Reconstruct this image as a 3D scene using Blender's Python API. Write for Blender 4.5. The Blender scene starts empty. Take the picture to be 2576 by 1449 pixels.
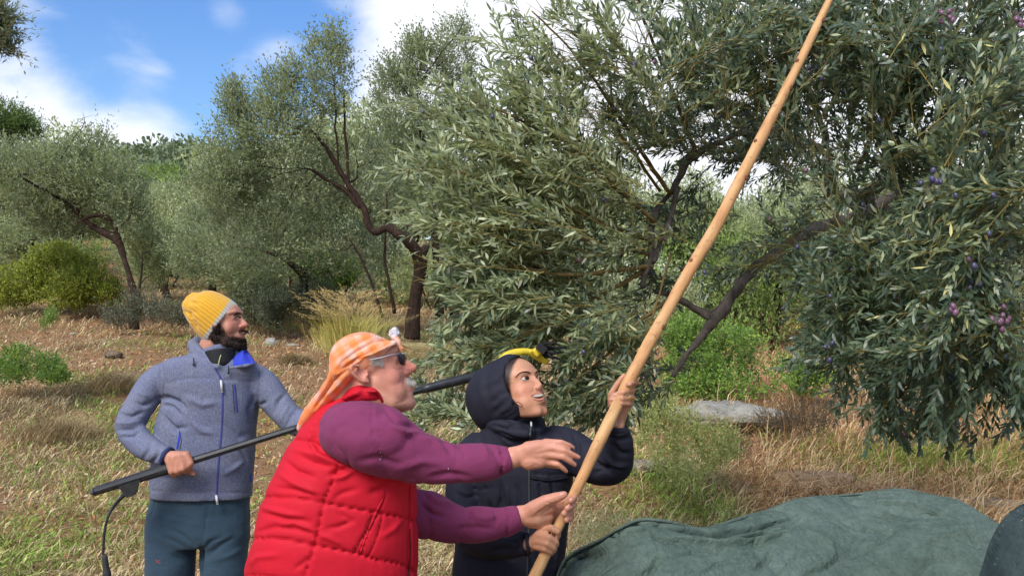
import bpy, math, random
import numpy as np
from mathutils import Vector
from mathutils.bvhtree import BVHTree

rng = np.random.default_rng(7)
random.seed(7)
SC = bpy.context.scene
COL = SC.collection
R = math.radians

# ------------------------------------------------------------------ camera
FOC = 2474.0                      # focal length in units of a 2576-wide picture
PITCH = R(4.07)
CAMPOS = np.array([0.0, 0.0, 1.5])
cam_d = bpy.data.cameras.new('camera')
cam_d.sensor_width = 36.0
cam_d.lens = 36.0 * FOC / 2576.0
cam_d.clip_start = 0.05
cam_d.clip_end = 2000.0
cam = bpy.data.objects.new('camera', cam_d)
COL.objects.link(cam)
cam.location = CAMPOS
cam.rotation_euler = (R(90) + PITCH, 0, 0)
SC.camera = cam
RT = np.array([1.0, 0, 0])
FW = np.array([0, math.cos(PITCH), math.sin(PITCH)])
UP = np.array([0, -math.sin(PITCH), math.cos(PITCH)])

# ------------------------------------------------------------------ world and sun
SUN_EL, SUN_AZ = R(43), R(207)       # azimuth clockwise from +Y
world = bpy.data.worlds.new('World')
SC.world = world
world.use_nodes = True
wt = world.node_tree
wt.nodes.clear()
W_ = wt.nodes.new
wl = wt.links.new
sky = W_('ShaderNodeTexSky')
sky.sky_type = 'NISHITA'
sky.sun_disc = False
sky.sun_elevation = SUN_EL
sky.sun_rotation = SUN_AZ
sky.air_density = 1.3
sky.dust_density = 0.3
sky.ozone_density = 3.0
hsv = W_('ShaderNodeHueSaturation')
hsv.inputs['Hue'].default_value = 0.515
hsv.inputs['Saturation'].default_value = 1.3
hsv.inputs['Value'].default_value = 0.44
wl(sky.outputs[0], hsv.inputs['Color'])
tc = W_('ShaderNodeTexCoord')
nz = W_('ShaderNodeTexNoise')
nz.inputs['Scale'].default_value = 9.0
nz.inputs['Detail'].default_value = 7.0
nz.inputs['Roughness'].default_value = 0.55
nz.inputs['Distortion'].default_value = 0.35
mp = W_('ShaderNodeMapping')
mp.inputs['Scale'].default_value = (0.8, 0.8, 1.7)
mp.inputs['Location'].default_value = (3.1, 1.7, 0.4)
wl(tc.outputs['Generated'], mp.inputs['Vector'])
wl(mp.outputs[0], nz.inputs['Vector'])

def wmath(op, a, b):
    n = W_('ShaderNodeMath')
    n.operation = op
    for i, v in enumerate((a, b)):
        if isinstance(v, (int, float)):
            n.inputs[i].default_value = v
        else:
            wl(v, n.inputs[i])
    return n.outputs[0]

def pxdir(px, py):
    v = FW + (px - 1288) / FOC * RT - (py - 724.5) / FOC * UP
    return v / np.linalg.norm(v)

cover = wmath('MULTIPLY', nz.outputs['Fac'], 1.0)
# cloud banks in view, negative ones keep it blue: direction, angular size, strength
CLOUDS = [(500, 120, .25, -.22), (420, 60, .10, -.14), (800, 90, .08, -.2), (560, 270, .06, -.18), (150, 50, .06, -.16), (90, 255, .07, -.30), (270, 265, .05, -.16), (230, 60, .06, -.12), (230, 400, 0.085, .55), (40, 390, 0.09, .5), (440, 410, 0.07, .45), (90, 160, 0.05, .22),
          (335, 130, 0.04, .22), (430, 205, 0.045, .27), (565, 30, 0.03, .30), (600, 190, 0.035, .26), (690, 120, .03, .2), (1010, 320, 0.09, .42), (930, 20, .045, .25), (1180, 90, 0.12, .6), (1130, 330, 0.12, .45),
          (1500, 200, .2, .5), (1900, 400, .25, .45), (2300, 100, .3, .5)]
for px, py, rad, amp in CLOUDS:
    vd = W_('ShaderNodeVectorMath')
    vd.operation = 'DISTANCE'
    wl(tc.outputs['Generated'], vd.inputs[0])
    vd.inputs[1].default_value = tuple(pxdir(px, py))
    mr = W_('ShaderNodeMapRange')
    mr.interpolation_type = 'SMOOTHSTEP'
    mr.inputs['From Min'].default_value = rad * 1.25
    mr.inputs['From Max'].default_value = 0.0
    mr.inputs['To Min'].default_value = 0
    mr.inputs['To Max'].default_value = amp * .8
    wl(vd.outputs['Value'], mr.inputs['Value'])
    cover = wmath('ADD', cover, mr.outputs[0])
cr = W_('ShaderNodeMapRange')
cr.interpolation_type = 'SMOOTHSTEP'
cr.inputs['From Min'].default_value = 0.30  # low threshold: extra unseen cloud added outside the view to whiten the fill light
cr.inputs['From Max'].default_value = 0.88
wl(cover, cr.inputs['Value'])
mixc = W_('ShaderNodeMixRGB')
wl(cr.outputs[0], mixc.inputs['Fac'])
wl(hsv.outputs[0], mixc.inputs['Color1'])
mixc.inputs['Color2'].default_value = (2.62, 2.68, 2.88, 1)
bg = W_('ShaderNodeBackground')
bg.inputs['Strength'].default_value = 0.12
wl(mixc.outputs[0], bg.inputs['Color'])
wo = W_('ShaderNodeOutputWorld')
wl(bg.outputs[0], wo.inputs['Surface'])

sun_d = bpy.data.lights.new('sun', 'SUN')
sun_d.energy = 1.2
sun_d.angle = R(28)
sun_d.color = (1.0, 0.96, 0.90)
sun = bpy.data.objects.new('sun', sun_d)
COL.objects.link(sun)
sdir = Vector((math.sin(SUN_AZ) * math.cos(SUN_EL), math.cos(SUN_AZ) * math.cos(SUN_EL), math.sin(SUN_EL)))
sun.rotation_euler = sdir.to_track_quat('Z', 'Y').to_euler()
SC.view_settings.view_transform = 'Standard'
SC.view_settings.look = 'None'
SC.view_settings.gamma = 1.0
SC.view_settings.use_curve_mapping = False
SC.view_settings.exposure = 1.8
SC.render.engine = 'CYCLES'
SC.cycles.max_bounces = 5
SC.cycles.transparent_max_bounces = 8

# ------------------------------------------------------------------ helpers
def PX(px, py, D):
    """point at depth D (metres in front of the camera) that the photograph shows at (px, py)"""
    return CAMPOS + D * (FW + (px - 1288) / FOC * RT - (py - 724.5) / FOC * UP)

def to_px(v):
    d = v - CAMPOS
    D = d @ FW
    return np.stack([1288 + FOC * (d @ RT) / D, 724.5 - FOC * (d @ UP) / D], -1), D

def vnoise(p, seed=0):
    """3-D value noise, -1..1"""
    p = np.asarray(p, float)
    i = np.floor(p).astype(np.int64)
    f = p - i
    f = f * f * (3 - 2 * f)
    out = np.zeros(len(p))
    for dx in (0, 1):
        for dy in (0, 1):
            for dz in (0, 1):
                h = (i[:, 0] + dx) * 73856093 ^ (i[:, 1] + dy) * 19349663 ^ (i[:, 2] + dz) * 83492791 ^ (seed * 2654435761)
                h = (h ^ (h >> 13)) * 1274126177 & 0x7fffffff
                h = (h ^ (h >> 15)) & 0xffff
                w = (f[:, 0] if dx else 1 - f[:, 0]) * (f[:, 1] if dy else 1 - f[:, 1]) * (f[:, 2] if dz else 1 - f[:, 2])
                out += w * (h / 32767.5 - 1)
    return out

def fbm(p, oct=3, seed=0):
    s, a, t = 0, 1, 0
    for k in range(oct):
        s = s + a * vnoise(p * 2 ** k + 17.3 * k, seed + k)
        t += a
        a *= .5
    return s / t

def norm(v):
    return v / np.maximum(np.linalg.norm(v, axis=-1, keepdims=True), 1e-9)

class Buf:
    def __init__(s):
        s.v, s.f, s.n, s.c = [], [], 0, []
    def add(s, v, f, c=0.0):
        v = np.asarray(v, float)
        s.v.append(v)
        s.f.extend([tuple(int(i) + s.n for i in q) for q in f])
        s.c.append(np.broadcast_to(np.asarray(c, float), (len(v),)))
        s.n += len(v)
        return s
    def sphere(s, c, r, A=None, seg=20, rings=12):
        r = np.broadcast_to(np.asarray(r, float), (3,))
        th = np.linspace(0, math.pi, rings + 1)[1:-1]
        ph = np.arange(seg) * 2 * math.pi / seg
        v = [[0, 0, 1]]
        for t in th:
            for p in ph:
                v.append([math.sin(t) * math.cos(p), math.sin(t) * math.sin(p), math.cos(t)])
        v.append([0, 0, -1])
        v = np.array(v) * r
        if A is not None:
            v = v @ np.asarray(A)
        f = []
        nr = rings - 1
        for j in range(seg):
            f.append((0, 1 + j, 1 + (j + 1) % seg))
            f.append((len(v) - 1, 1 + (nr - 1) * seg + (j + 1) % seg, 1 + (nr - 1) * seg + j))
            for i in range(nr - 1):
                a, b = 1 + i * seg + j, 1 + i * seg + (j + 1) % seg
                f.append((a, a + seg, b + seg, b))
        return s.add(v + np.asarray(c), f)
    def tube(s, pts, rad, seg=8, ref=None, cap=True, c=0.0):
        """rad: n or n x 2 (across, along ref)"""
        P = np.asarray(pts, float)
        n = len(P)
        r = np.asarray(rad, float)
        if r.ndim == 0:
            r = np.full(n, float(r))
        if r.ndim == 1:
            r = np.stack([r, r], 1)
        T = norm(np.gradient(P, axis=0))
        ph = np.arange(seg) * 2 * math.pi / seg
        rings = []
        if ref is None:
            up = np.array([0, 0, 1.0]) if abs(T[0][2]) < .8 else np.array([1.0, 0, 0])
        else:
            up = np.asarray(ref, float)
        for i in range(n):
            a = np.cross(T[i], up)
            a = a / max(np.linalg.norm(a), 1e-9)
            b = np.cross(a, T[i])
            if ref is None:
                up = b
            rings.append(P[i] + np.outer(np.cos(ph) * r[i, 0], a) + np.outer(np.sin(ph) * r[i, 1], b))
        v = np.concatenate(rings)
        f = []
        for i in range(n - 1):
            for j in range(seg):
                a, b = i * seg + j, i * seg + (j + 1) % seg
                f.append((a, b, b + seg, a + seg))
        if cap:
            f.append(tuple(range(seg - 1, -1, -1)))
            f.append(tuple((n - 1) * seg + j for j in range(seg)))
        return s.add(v, f, c)
    def chain(s, pts, rad, seg=14):
        """round-ended tapered limb"""
        P = np.asarray(pts, float)
        r = np.broadcast_to(np.asarray(rad, float), (len(P),))
        for i in range(len(P)):
            s.sphere(P[i], r[i], seg=seg, rings=max(8, seg // 2 + 2))
        for i in range(len(P) - 1):
            if np.linalg.norm(P[i + 1] - P[i]) > 1e-5:
                s.tube([P[i], P[i + 1]], [r[i], r[i + 1]], seg=seg)
        return s
    def loft(s, rings, seg=32, power=2.3):
        """rings: list of (centre, half width vector, half depth vector)"""
        ph = np.arange(seg) * 2 * math.pi / seg
        cs = np.sign(np.cos(ph)) * np.abs(np.cos(ph)) ** (2 / power)
        sn = np.sign(np.sin(ph)) * np.abs(np.sin(ph)) ** (2 / power)
        v = np.concatenate([c + np.outer(cs, a) + np.outer(sn, b) for c, a, b in rings])
        n = len(rings)
        f = []
        for i in range(n - 1):
            for j in range(seg):
                a, b = i * seg + j, i * seg + (j + 1) % seg
                f.append((a, b, b + seg, a + seg))
        f.append(tuple(range(seg - 1, -1, -1)))
        f.append(tuple((n - 1) * seg + j for j in range(seg)))
        return s.add(v, f)
    def box(s, c, h, A=None):
        v = np.array([[x, y, z] for x in (-1, 1) for y in (-1, 1) for z in (-1, 1)], float) * np.asarray(h)
        if A is not None:
            v = v @ np.asarray(A)
        return s.add(v + np.asarray(c), [(0, 1, 3, 2), (4, 6, 7, 5), (0, 4, 5, 1), (2, 3, 7, 6), (0, 2, 6, 4), (1, 5, 7, 3)])
    def arr(s):
        return np.concatenate(s.v), s.f

def mesh_from(name, v, f, attr=None, smooth=True, colors=None):
    me = bpy.data.meshes.new(name)
    v = np.asarray(v, np.float32)
    me.vertices.add(len(v))
    me.vertices.foreach_set('co', v.ravel())
    if isinstance(f, np.ndarray):
        k = f.shape[1]
        tot = np.full(len(f), k, np.int32)
        idx = f.astype(np.int32).ravel()
    else:
        tot = np.array([len(q) for q in f], np.int32)
        idx = np.array([i for q in f for i in q], np.int32)
    me.loops.add(len(idx))
    me.loops.foreach_set('vertex_index', idx)
    me.polygons.add(len(tot))
    me.polygons.foreach_set('loop_start', np.concatenate([[0], np.cumsum(tot)[:-1]]).astype(np.int32))
    me.polygons.foreach_set('loop_total', tot)
    me.polygons.foreach_set('use_smooth', np.full(len(tot), smooth, bool))
    if attr is not None:
        a = me.attributes.new('tone', 'FLOAT', 'POINT')
        a.data.foreach_set('value', np.asarray(attr, np.float32))
    if colors is not None:
        a = me.attributes.new('tint', 'FLOAT_COLOR', 'POINT')
        cc = np.ones((len(v), 4), np.float32)
        cc[:, :3] = colors
        a.data.foreach_set('color', cc.ravel())
    me.update(calc_edges=True)
    return me

def put(name, v, f, mat, parent=None, attr=None, smooth=True, colors=None, loc=None):
    """one mesh object; geometry given in world space"""
    base = np.zeros(3)
    if parent is not None:
        base = np.array(parent['_base'])
        if loc is not None:
            base = np.asarray(loc, float)
    elif loc is not None:
        base = np.asarray(loc, float)
    me = mesh_from(name, np.asarray(v) - base, f, attr, smooth, colors)
    me.materials.append(mat)
    o = bpy.data.objects.new(name, me)
    COL.objects.link(o)
    if parent is not None:
        o.parent = parent
        o.location = Vector(base - np.array(parent['_base']))
    else:
        o.location = Vector(base)
    o['_base'] = tuple(float(x) for x in base)
    return o

def slim(o, ratio):
    m = o.modifiers.new('slim', 'DECIMATE')
    m.ratio = ratio
    return o

def putb(name, buf, mat, parent=None, attr=False, **k):
    v, f = buf.arr()
    return put(name, v, f, mat, parent, attr=np.concatenate(buf.c) if attr else None, **k)

def tag(o, label=None, cat=None, group=None, kind=None):
    for k, val in (('label', label), ('category', cat), ('group', group), ('kind', kind)):
        if val:
            o[k] = val
    return o

def thing(name, label, cat, loc, group=None):
    o = bpy.data.objects.new(name, None)
    COL.objects.link(o)
    o.location = Vector(loc)
    o.empty_display_size = .1
    o['_base'] = tuple(float(x) for x in loc)
    return tag(o, label, cat, group)

def fused(buf, voxel, smooth=4, factor=.5):
    """union of overlapping closed shapes as one skin (numpy verts, quads)"""
    v, f = buf.arr()
    me = mesh_from('tmp', v, f)
    o = bpy.data.objects.new('tmp', me)
    COL.objects.link(o)
    m = o.modifiers.new('r', 'REMESH')
    m.mode = 'VOXEL'
    m.voxel_size = voxel
    if smooth:
        m = o.modifiers.new('s', 'SMOOTH')
        m.factor = factor
        m.iterations = smooth
    dg = bpy.context.evaluated_depsgraph_get()
    dg.update()
    e = o.evaluated_get(dg)
    m2 = e.to_mesh()
    V = np.empty(len(m2.vertices) * 3)
    m2.vertices.foreach_get('co', V)
    V = V.reshape(-1, 3)
    lt = np.empty(len(m2.polygons), np.int32)
    m2.polygons.foreach_get('loop_total', lt)
    li = np.empty(len(m2.loops), np.int32)
    m2.loops.foreach_get('vertex_index', li)
    e.to_mesh_clear()
    bpy.data.objects.remove(o)
    bpy.data.meshes.remove(me)
    if (lt == 4).all():
        F = li.reshape(-1, 4)
    else:
        F, k = [], 0
        for t in lt:
            F.append(tuple(li[k:k + t]))
            k += t
        F = np.array([q if len(q) == 4 else (*q, q[-1]) for q in F])
    return V, F

def vnormals(V, F):
    n = np.cross(V[F[:, 2]] - V[F[:, 0]], V[F[:, 3]] - V[F[:, 1]])
    out = np.zeros_like(V)
    for k in range(4):
        np.add.at(out, F[:, k], n)
    return norm(out)

def laplace(V, F, it=2, fac=.5, w=None):
    for _ in range(it):
        s = np.zeros_like(V)
        c = np.zeros(len(V))
        for k in range(4):
            a, b = F[:, k], F[:, (k + 1) % 4]
            np.add.at(s, a, V[b])
            np.add.at(s, b, V[a])
            np.add.at(c, a, 1)
            np.add.at(c, b, 1)
        d = s / np.maximum(c, 1)[:, None] - V
        V = V + d * (fac if w is None else (fac * w)[:, None])
    return V

def seg_dist(P, line, closed=False):
    """distance of 2-D points to a polyline, with the position along it (0..1)"""
    L = np.asarray(line, float)
    if closed:
        L = np.vstack([L, L[:1]])
    best = np.full(len(P), 1e9)
    pos = np.zeros(len(P))
    tot = np.linalg.norm(np.diff(L, axis=0), axis=1)
    cum = np.concatenate([[0], np.cumsum(tot)])
    for i in range(len(L) - 1):
        a, b = L[i], L[i + 1]
        ab = b - a
        t = np.clip(((P - a) @ ab) / max(ab @ ab, 1e-9), 0, 1)
        d = np.linalg.norm(P - a - t[:, None] * ab, axis=1)
        m = d < best
        best[m] = d[m]
        pos[m] = (cum[i] + t[m] * tot[i]) / cum[-1]
    return best, pos

def sculpt(V, F, strokes, side=1):
    """press or raise folds and seams into a cloth or skin surface.
    stroke: (points, width, height in metres[, 'sharp'])"""
    N = vnormals(V, F)
    p, D = to_px(V)
    view = norm(CAMPOS - V)
    facing = np.clip((N * view).sum(1) * 3, 0, 1)
    off = np.zeros(len(V))
    for st in strokes:
        pts, wd, h = st[:3]
        pts = np.asarray(pts, float)
        lo, hi = pts.min(0) - wd * 3, pts.max(0) + wd * 3
        m = np.where((p[:, 0] > lo[0]) & (p[:, 0] < hi[0]) & (p[:, 1] > lo[1]) & (p[:, 1] < hi[1]) & (facing > 0))[0]
        if not len(m):
            continue
        d, t = seg_dist(p[m], pts)
        if len(st) > 3 and st[3] == 'even':
            e = 1
        else:
            e = np.sqrt(np.clip(np.sin(np.clip(t, 0.02, .98) * math.pi), 0, 1))
        off[m] += h * np.exp(-(d / wd) ** 2 * 1.2) * e
    return V + N * (off * facing)[:, None]

def bvh_of(V, F):
    return BVHTree.FromPolygons([tuple(x) for x in V], [tuple(int(i) for i in q) for q in F])

def cast(bvh, px, py, fallback=None):
    d = PX(px, py, 1.0) - CAMPOS
    d = d / np.linalg.norm(d)
    h = bvh.ray_cast(Vector(CAMPOS), Vector(d))
    if h[0] is None:
        return None, None
    n = np.array(h[1])
    if n @ d > 0:
        n = -n
    return np.array(h[0]), n

def resample(line, n):
    L = np.asarray(line, float)
    s = np.concatenate([[0], np.cumsum(np.linalg.norm(np.diff(L, axis=0), axis=1))])
    t = np.linspace(0, s[-1], n)
    return np.stack([np.interp(t, s, L[:, k]) for k in range(L.shape[1])], 1)

def smoothline(line, n):
    """Catmull-Rom through the points"""
    L = np.asarray(line, float)
    if len(L) < 3:
        return resample(L, n)
    Q = np.vstack([2 * L[0] - L[1], L, 2 * L[-1] - L[-2]])
    out = []
    for i in range(1, len(Q) - 2):
        for t in np.linspace(0, 1, 12, endpoint=False):
            a, b, c, d = Q[i - 1], Q[i], Q[i + 1], Q[i + 2]
            out.append(.5 * (2 * b + (c - a) * t + (2 * a - 5 * b + 4 * c - d) * t * t + (3 * b - a - 3 * c + d) * t ** 3))
    out.append(L[-1])
    return resample(out, n)

def ribbon(bvh, line, width, lift=.0015, thick=.0015, n=None):
    """raised strip (a zip, a seam, a brow) lying on a surface; width in picture units, or list of widths"""
    L = smoothline(line, n or max(6, int(np.linalg.norm(np.diff(np.asarray(line, float), axis=0), axis=1).sum() / 3)))
    w = np.interp(np.linspace(0, 1, len(L)), np.linspace(0, 1, len(np.atleast_1d(width))), np.atleast_1d(width))
    T = norm(np.gradient(L, axis=0))
    Nn = np.stack([-T[:, 1], T[:, 0]], 1)
    rows = []
    for i in range(len(L)):
        row = []
        for s_, hgt in ((-.5, 0), (-.3, 1), (.3, 1), (.5, 0)):
            q = L[i] + Nn[i] * w[i] * s_
            h, nn = cast(bvh, *q)
            if h is None:
                row = None
                break
            row.append(h + nn * (lift + thick * hgt if hgt else -.001))
        if row:
            rows.append(row)
    if len(rows) < 2:
        return None
    v = np.array(rows).reshape(-1, 3)
    f = []
    for i in range(len(rows) - 1):
        for k in range(3):
            a = i * 4 + k
            f.append((a, a + 1, a + 5, a + 4))
    return v, f

def inside(pt, poly):
    x, y = pt
    c = False
    j = len(poly) - 1
    for i in range(len(poly)):
        if (poly[i][1] > y) != (poly[j][1] > y) and x < (poly[j][0] - poly[i][0]) * (y - poly[i][1]) / (poly[j][1] - poly[i][1]) + poly[i][0]:
            c = not c
        j = i
    return c

def patch(bvh, outline, lift=.0008, bulge=.0, rings=4, n=28):
    """a small raised piece (lip, eye, pocket) whose outline lies on a surface"""
    L = smoothline(list(outline) + [outline[0]], n + 1)[:-1]
    c = L.mean(0)
    v, f = [], []
    ks = np.linspace(1, 0, rings + 1)
    for k in ks[:-1]:
        for q in L:
            p = c + (q - c) * k
            h, nn = cast(bvh, *p)
            if h is None:
                h, nn = cast(bvh, *(c + (q - c) * k * .8))
            if h is None:
                return None
            v.append(h + nn * ((-.0012 if k == 1 else lift) + bulge * (1 - k * k)))
    h, nn = cast(bvh, *c)
    v.append(h + nn * (lift + bulge))
    m = len(L)
    for r in range(rings - 1):
        for j in range(m):
            a, b = r * m + j, r * m + (j + 1) % m
            f.append((a, b, b + m, a + m))
    for j in range(m):
        f.append(((rings - 1) * m + j, (rings - 1) * m + (j + 1) % m, rings * m))
    return np.array(v), f

# ------------------------------------------------------------------ materials
def new_mat(name, rough=.6, spec=.3, sheen=0.0, sss=0.0):
    m = bpy.data.materials.new(name)
    m.use_nodes = True
    b = m.node_tree.nodes['Principled BSDF']
    b.inputs['Roughness'].default_value = rough
    b.inputs['Specular IOR Level'].default_value = spec
    if sheen:
        b.inputs['Sheen Weight'].default_value = sheen
        b.inputs['Sheen Roughness'].default_value = .5
    if sss:
        b.inputs['Subsurface Weight'].default_value = sss
        b.inputs['Subsurface Radius'].default_value = (.012, .005, .003)
        b.inputs['Subsurface Scale'].default_value = 1.0
    return m, m.node_tree, b

def node(nt, kind, **kw):
    n = nt.nodes.new(kind)
    for k, val in kw.items():
        if k in n.inputs.keys():
            n.inputs[k].default_value = val
        else:
            setattr(n, k, val)
    return n

def coords(nt, scale=(1, 1, 1), rot=(0, 0, 0), space='Object'):
    t = node(nt, 'ShaderNodeTexCoord')
    m = node(nt, 'ShaderNodeMapping')
    m.inputs['Scale'].default_value = scale
    m.inputs['Rotation'].default_value = rot
    nt.links.new(t.outputs[space], m.inputs['Vector'])
    return m.outputs[0]

def noise_tex(nt, vec, scale, detail=3, rough=.5):
    n = node(nt, 'ShaderNodeTexNoise', Scale=scale, Detail=detail, Roughness=rough)
    nt.links.new(vec, n.inputs['Vector'])
    return n.outputs['Fac']

def ramp(nt, fac, stops):
    r = node(nt, 'ShaderNodeValToRGB')
    nt.links.new(fac, r.inputs[0])
    el = r.color_ramp.elements
    while len(el) < len(stops):
        el.new(.5)
    for e, (p, c) in zip(el, stops):
        e.position = p
        e.color = (*c, 1) if len(c) == 3 else c
    return r.outputs[0]

def mix(nt, fac, a, b, mode='MIX'):
    n = node(nt, 'ShaderNodeMixRGB', blend_type=mode)
    for i, x in ((0, fac), (1, a), (2, b)):
        if isinstance(x, (int, float)):
            n.inputs[i].default_value = x
        elif isinstance(x, tuple):
            n.inputs[i].default_value = (*x, 1)
        else:
            nt.links.new(x, n.inputs[i])
    return n.outputs[0]

def bump(nt, b, h, strength=.3, dist=.01):
    n = node(nt, 'ShaderNodeBump', Strength=strength, Distance=dist)
    nt.links.new(h, n.inputs['Height'])
    nt.links.new(n.outputs[0], b.inputs['Normal'])

def flat_mat(name, col, rough=.6, spec=.3, var=.15, scale=30, bumpv=0, **k):
    m, nt, b = new_mat(name, rough, spec, **k)
    v = coords(nt)
    n = noise_tex(nt, v, scale, 4, .6)
    c0 = tuple(max(0, x * (1 - var)) for x in col)
    c1 = tuple(min(1, x * (1 + var)) for x in col)
    nt.links.new(ramp(nt, n, [(.3, c0), (.7, c1)]), b.inputs['Base Color'])
    if bumpv:
        bump(nt, b, n, bumpv, .01)
    return m
# ------------------------------------------------------------------ ground and hill
def sstep(a, b, x):
    t = np.clip((x - a) / (b - a), 0, 1)
    return t * t * (3 - 2 * t)

def ground_h(x, y):
    x = np.asarray(x, float)
    y = np.asarray(y, float)
    s = .166 - .040 * sstep(-1.0, 4.0, x)
    t = np.clip(y - 4.6, 0, None)
    t = t * t / (t + .8)
    far = 46.0
    t = np.where(t > far, far + 9 * (1 - np.exp(-(t - far) / 9)), t)
    z = s * t
    p = np.stack([x, y, x * 0], 1) if x.ndim == 1 else None
    n = fbm(np.stack([x.ravel() * .45, y.ravel() * .45, x.ravel() * 0], 1), 3, 31).reshape(x.shape)
    n2 = fbm(np.stack([x.ravel() * 2.2, y.ravel() * 2.2, x.ravel() * 0], 1), 3, 33).reshape(x.shape)
    z = z + (n * .14 + n2 * .035) * sstep(5.0, 8.0, y)
    hx = np.exp(-((x + 42) / 30) ** 2 - ((y - 128) / 30) ** 2) * 14.8 + np.exp(-((x + 10) / 60) ** 2 - ((y - 150) / 40) ** 2) * 3
    return z + hx

def build_ground():
    ys = np.concatenate([np.linspace(-60, 2, 12), np.linspace(2.5, 22, 150), np.linspace(22.6, 80, 50), np.linspace(82, 240, 34)])
    xs = np.concatenate([np.linspace(-190, -18, 22), np.linspace(-16, 16, 150), np.linspace(18, 190, 22)])
    Xg, Yg = np.meshgrid(xs, ys)
    Z = ground_h(Xg, Yg)
    v = np.stack([Xg, Yg, Z], -1).reshape(-1, 3)
    nx, ny = len(xs), len(ys)
    i, j = np.meshgrid(np.arange(nx - 1), np.arange(ny - 1))
    a = (j * nx + i).ravel()
    F = np.stack([a, a + 1, a + nx + 1, a + nx], 1)
    m, nt, b = new_mat('dry hillside soil', .95, .1)
    cv = coords(nt)
    n1 = noise_tex(nt, cv, .9, 4, .6)
    n2 = noise_tex(nt, cv, 9, 5, .7)
    n3 = noise_tex(nt, cv, 70, 3, .7)
    c = ramp(nt, n1, [(.35, (.20, .14, .07)), (.48, (.28, .20, .10)), (.56, (.34, .155, .07)), (.66, (.36, .17, .08)), (.74, (.15, .145, .05))])
    c = mix(nt, .7, c, ramp(nt, n2, [(.3, (.45, .42, .38)), (.7, (1.15, 1.1, 1.0))]), 'MULTIPLY')
    c = mix(nt, .5, c, ramp(nt, n3, [(.3, (.5, .5, .5)), (.7, (1.3, 1.25, 1.15))]), 'MULTIPLY')
    for k, (rot, sc_) in enumerate(((.5, 1.0), (1.7, 1.2), (2.6, .9))):
        vv = coords(nt, (140 * sc_, 14 * sc_, 1), (0, 0, rot))
        st = noise_tex(nt, vv, 1.0, 3, .6)
        c = mix(nt, ramp(nt, st, [(.56, (0, 0, 0)), (.62, (.8, .8, .8))]), c, ((.50, .36, .18), (.40, .26, .12), (.56, .44, .26))[k])
    at = node(nt, 'ShaderNodeAttribute', attribute_name='tone')
    red = ramp(nt, n3, [(.3, (.20, .10, .05)), (.55, (.40, .23, .12)), (.75, (.58, .40, .24))])
    c = mix(nt, at.outputs['Fac'], c, red)
    nt.links.new(c, b.inputs['Base Color'])
    b1 = node(nt, 'ShaderNodeBump', Strength=.8, Distance=.05)
    nt.links.new(n3, b1.inputs['Height'])
    nt.links.new(b1.outputs[0], b.inputs['Normal'])
    o = put('ground', v, F, m, attr=soil_mask(v[:, 0], v[:, 1]))
    tag(o, kind='structure')

def tint_mat(name, rough=.85, spec=.1, var=.3, scale=20, trans=0.0):
    m, nt, b = new_mat(name, rough, spec)
    a = node(nt, 'ShaderNodeAttribute', attribute_name='tint')
    if var:
        n = noise_tex(nt, coords(nt), scale, 3, .6)
        c = mix(nt, 1.0, a.outputs['Color'], ramp(nt, n, [(.3, (1 - var,) * 3), (.7, (1 + var * .4,) * 3)]), 'MULTIPLY')
    else:
        c = a.outputs['Color']
    nt.links.new(c, b.inputs['Base Color'])
    return m

def blades(X, Y, h, lean, az, w, z0=None):
    n = len(X)
    z = ground_h(X, Y) if z0 is None else z0
    p0 = np.stack([X, Y, z - .01], 1)
    d = np.stack([np.cos(az), np.sin(az), az * 0], 1)
    s = np.stack([-np.sin(az + .9), np.cos(az + .9), az * 0], 1)
    up = np.array([0, 0, 1.0])
    p1 = p0 + up * (h * .62)[:, None] + d * (h * lean * .35)[:, None]
    p2 = p0 + up * (h * (1 - .25 * lean))[:, None] + d * (h * lean)[:, None]
    w = w[:, None]
    v = np.stack([p0, p1 - s * w * 1.2, p1 + s * w * 1.2, p2], 1).reshape(-1, 3)
    i = np.arange(n)[:, None] * 4
    f = np.concatenate([i + [0, 2, 1], i + [1, 2, 3]])
    return v, f

def frustum_xy(n, d0, d1, g, power=1.0, margin=1.12):
    u = g.uniform(0, 1, n)
    y = d0 * (d1 / d0) ** u if power == 1.0 else (d0 ** power + u * (d1 ** power - d0 ** power)) ** (1 / power)
    x = g.uniform(-1, 1, n) * y * .521 * margin
    return x, y

def soil_mask(x, y):
    p = np.stack([x * .55, y * .42, x * 0], 1)
    n = fbm(p, 3, 44)
    m = sstep(.10, .32, n)
    for cx, cy, rx, ry in ((-7.2, 16.5, 2.2, 1.2), (-4.8, 14, 2.0, 1.0), (-2.0, 9.4, .8, 1.8), (-4.3, 7.3, 1.2, .7), (-6.8, 8.4, 1.1, .8), (-1.7, 6.8, .5, 1.0), (-2.9, 12.4, 1.6, .8), (-5.0, 6.3, .9, .5)):
        m = np.maximum(m, np.exp(-((x - cx) / rx) ** 2 - ((y - cy) / ry) ** 2) * 1.25)
    return np.clip(m * np.where(x < 0, 1.15, .85), 0, 1) * .9

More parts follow.
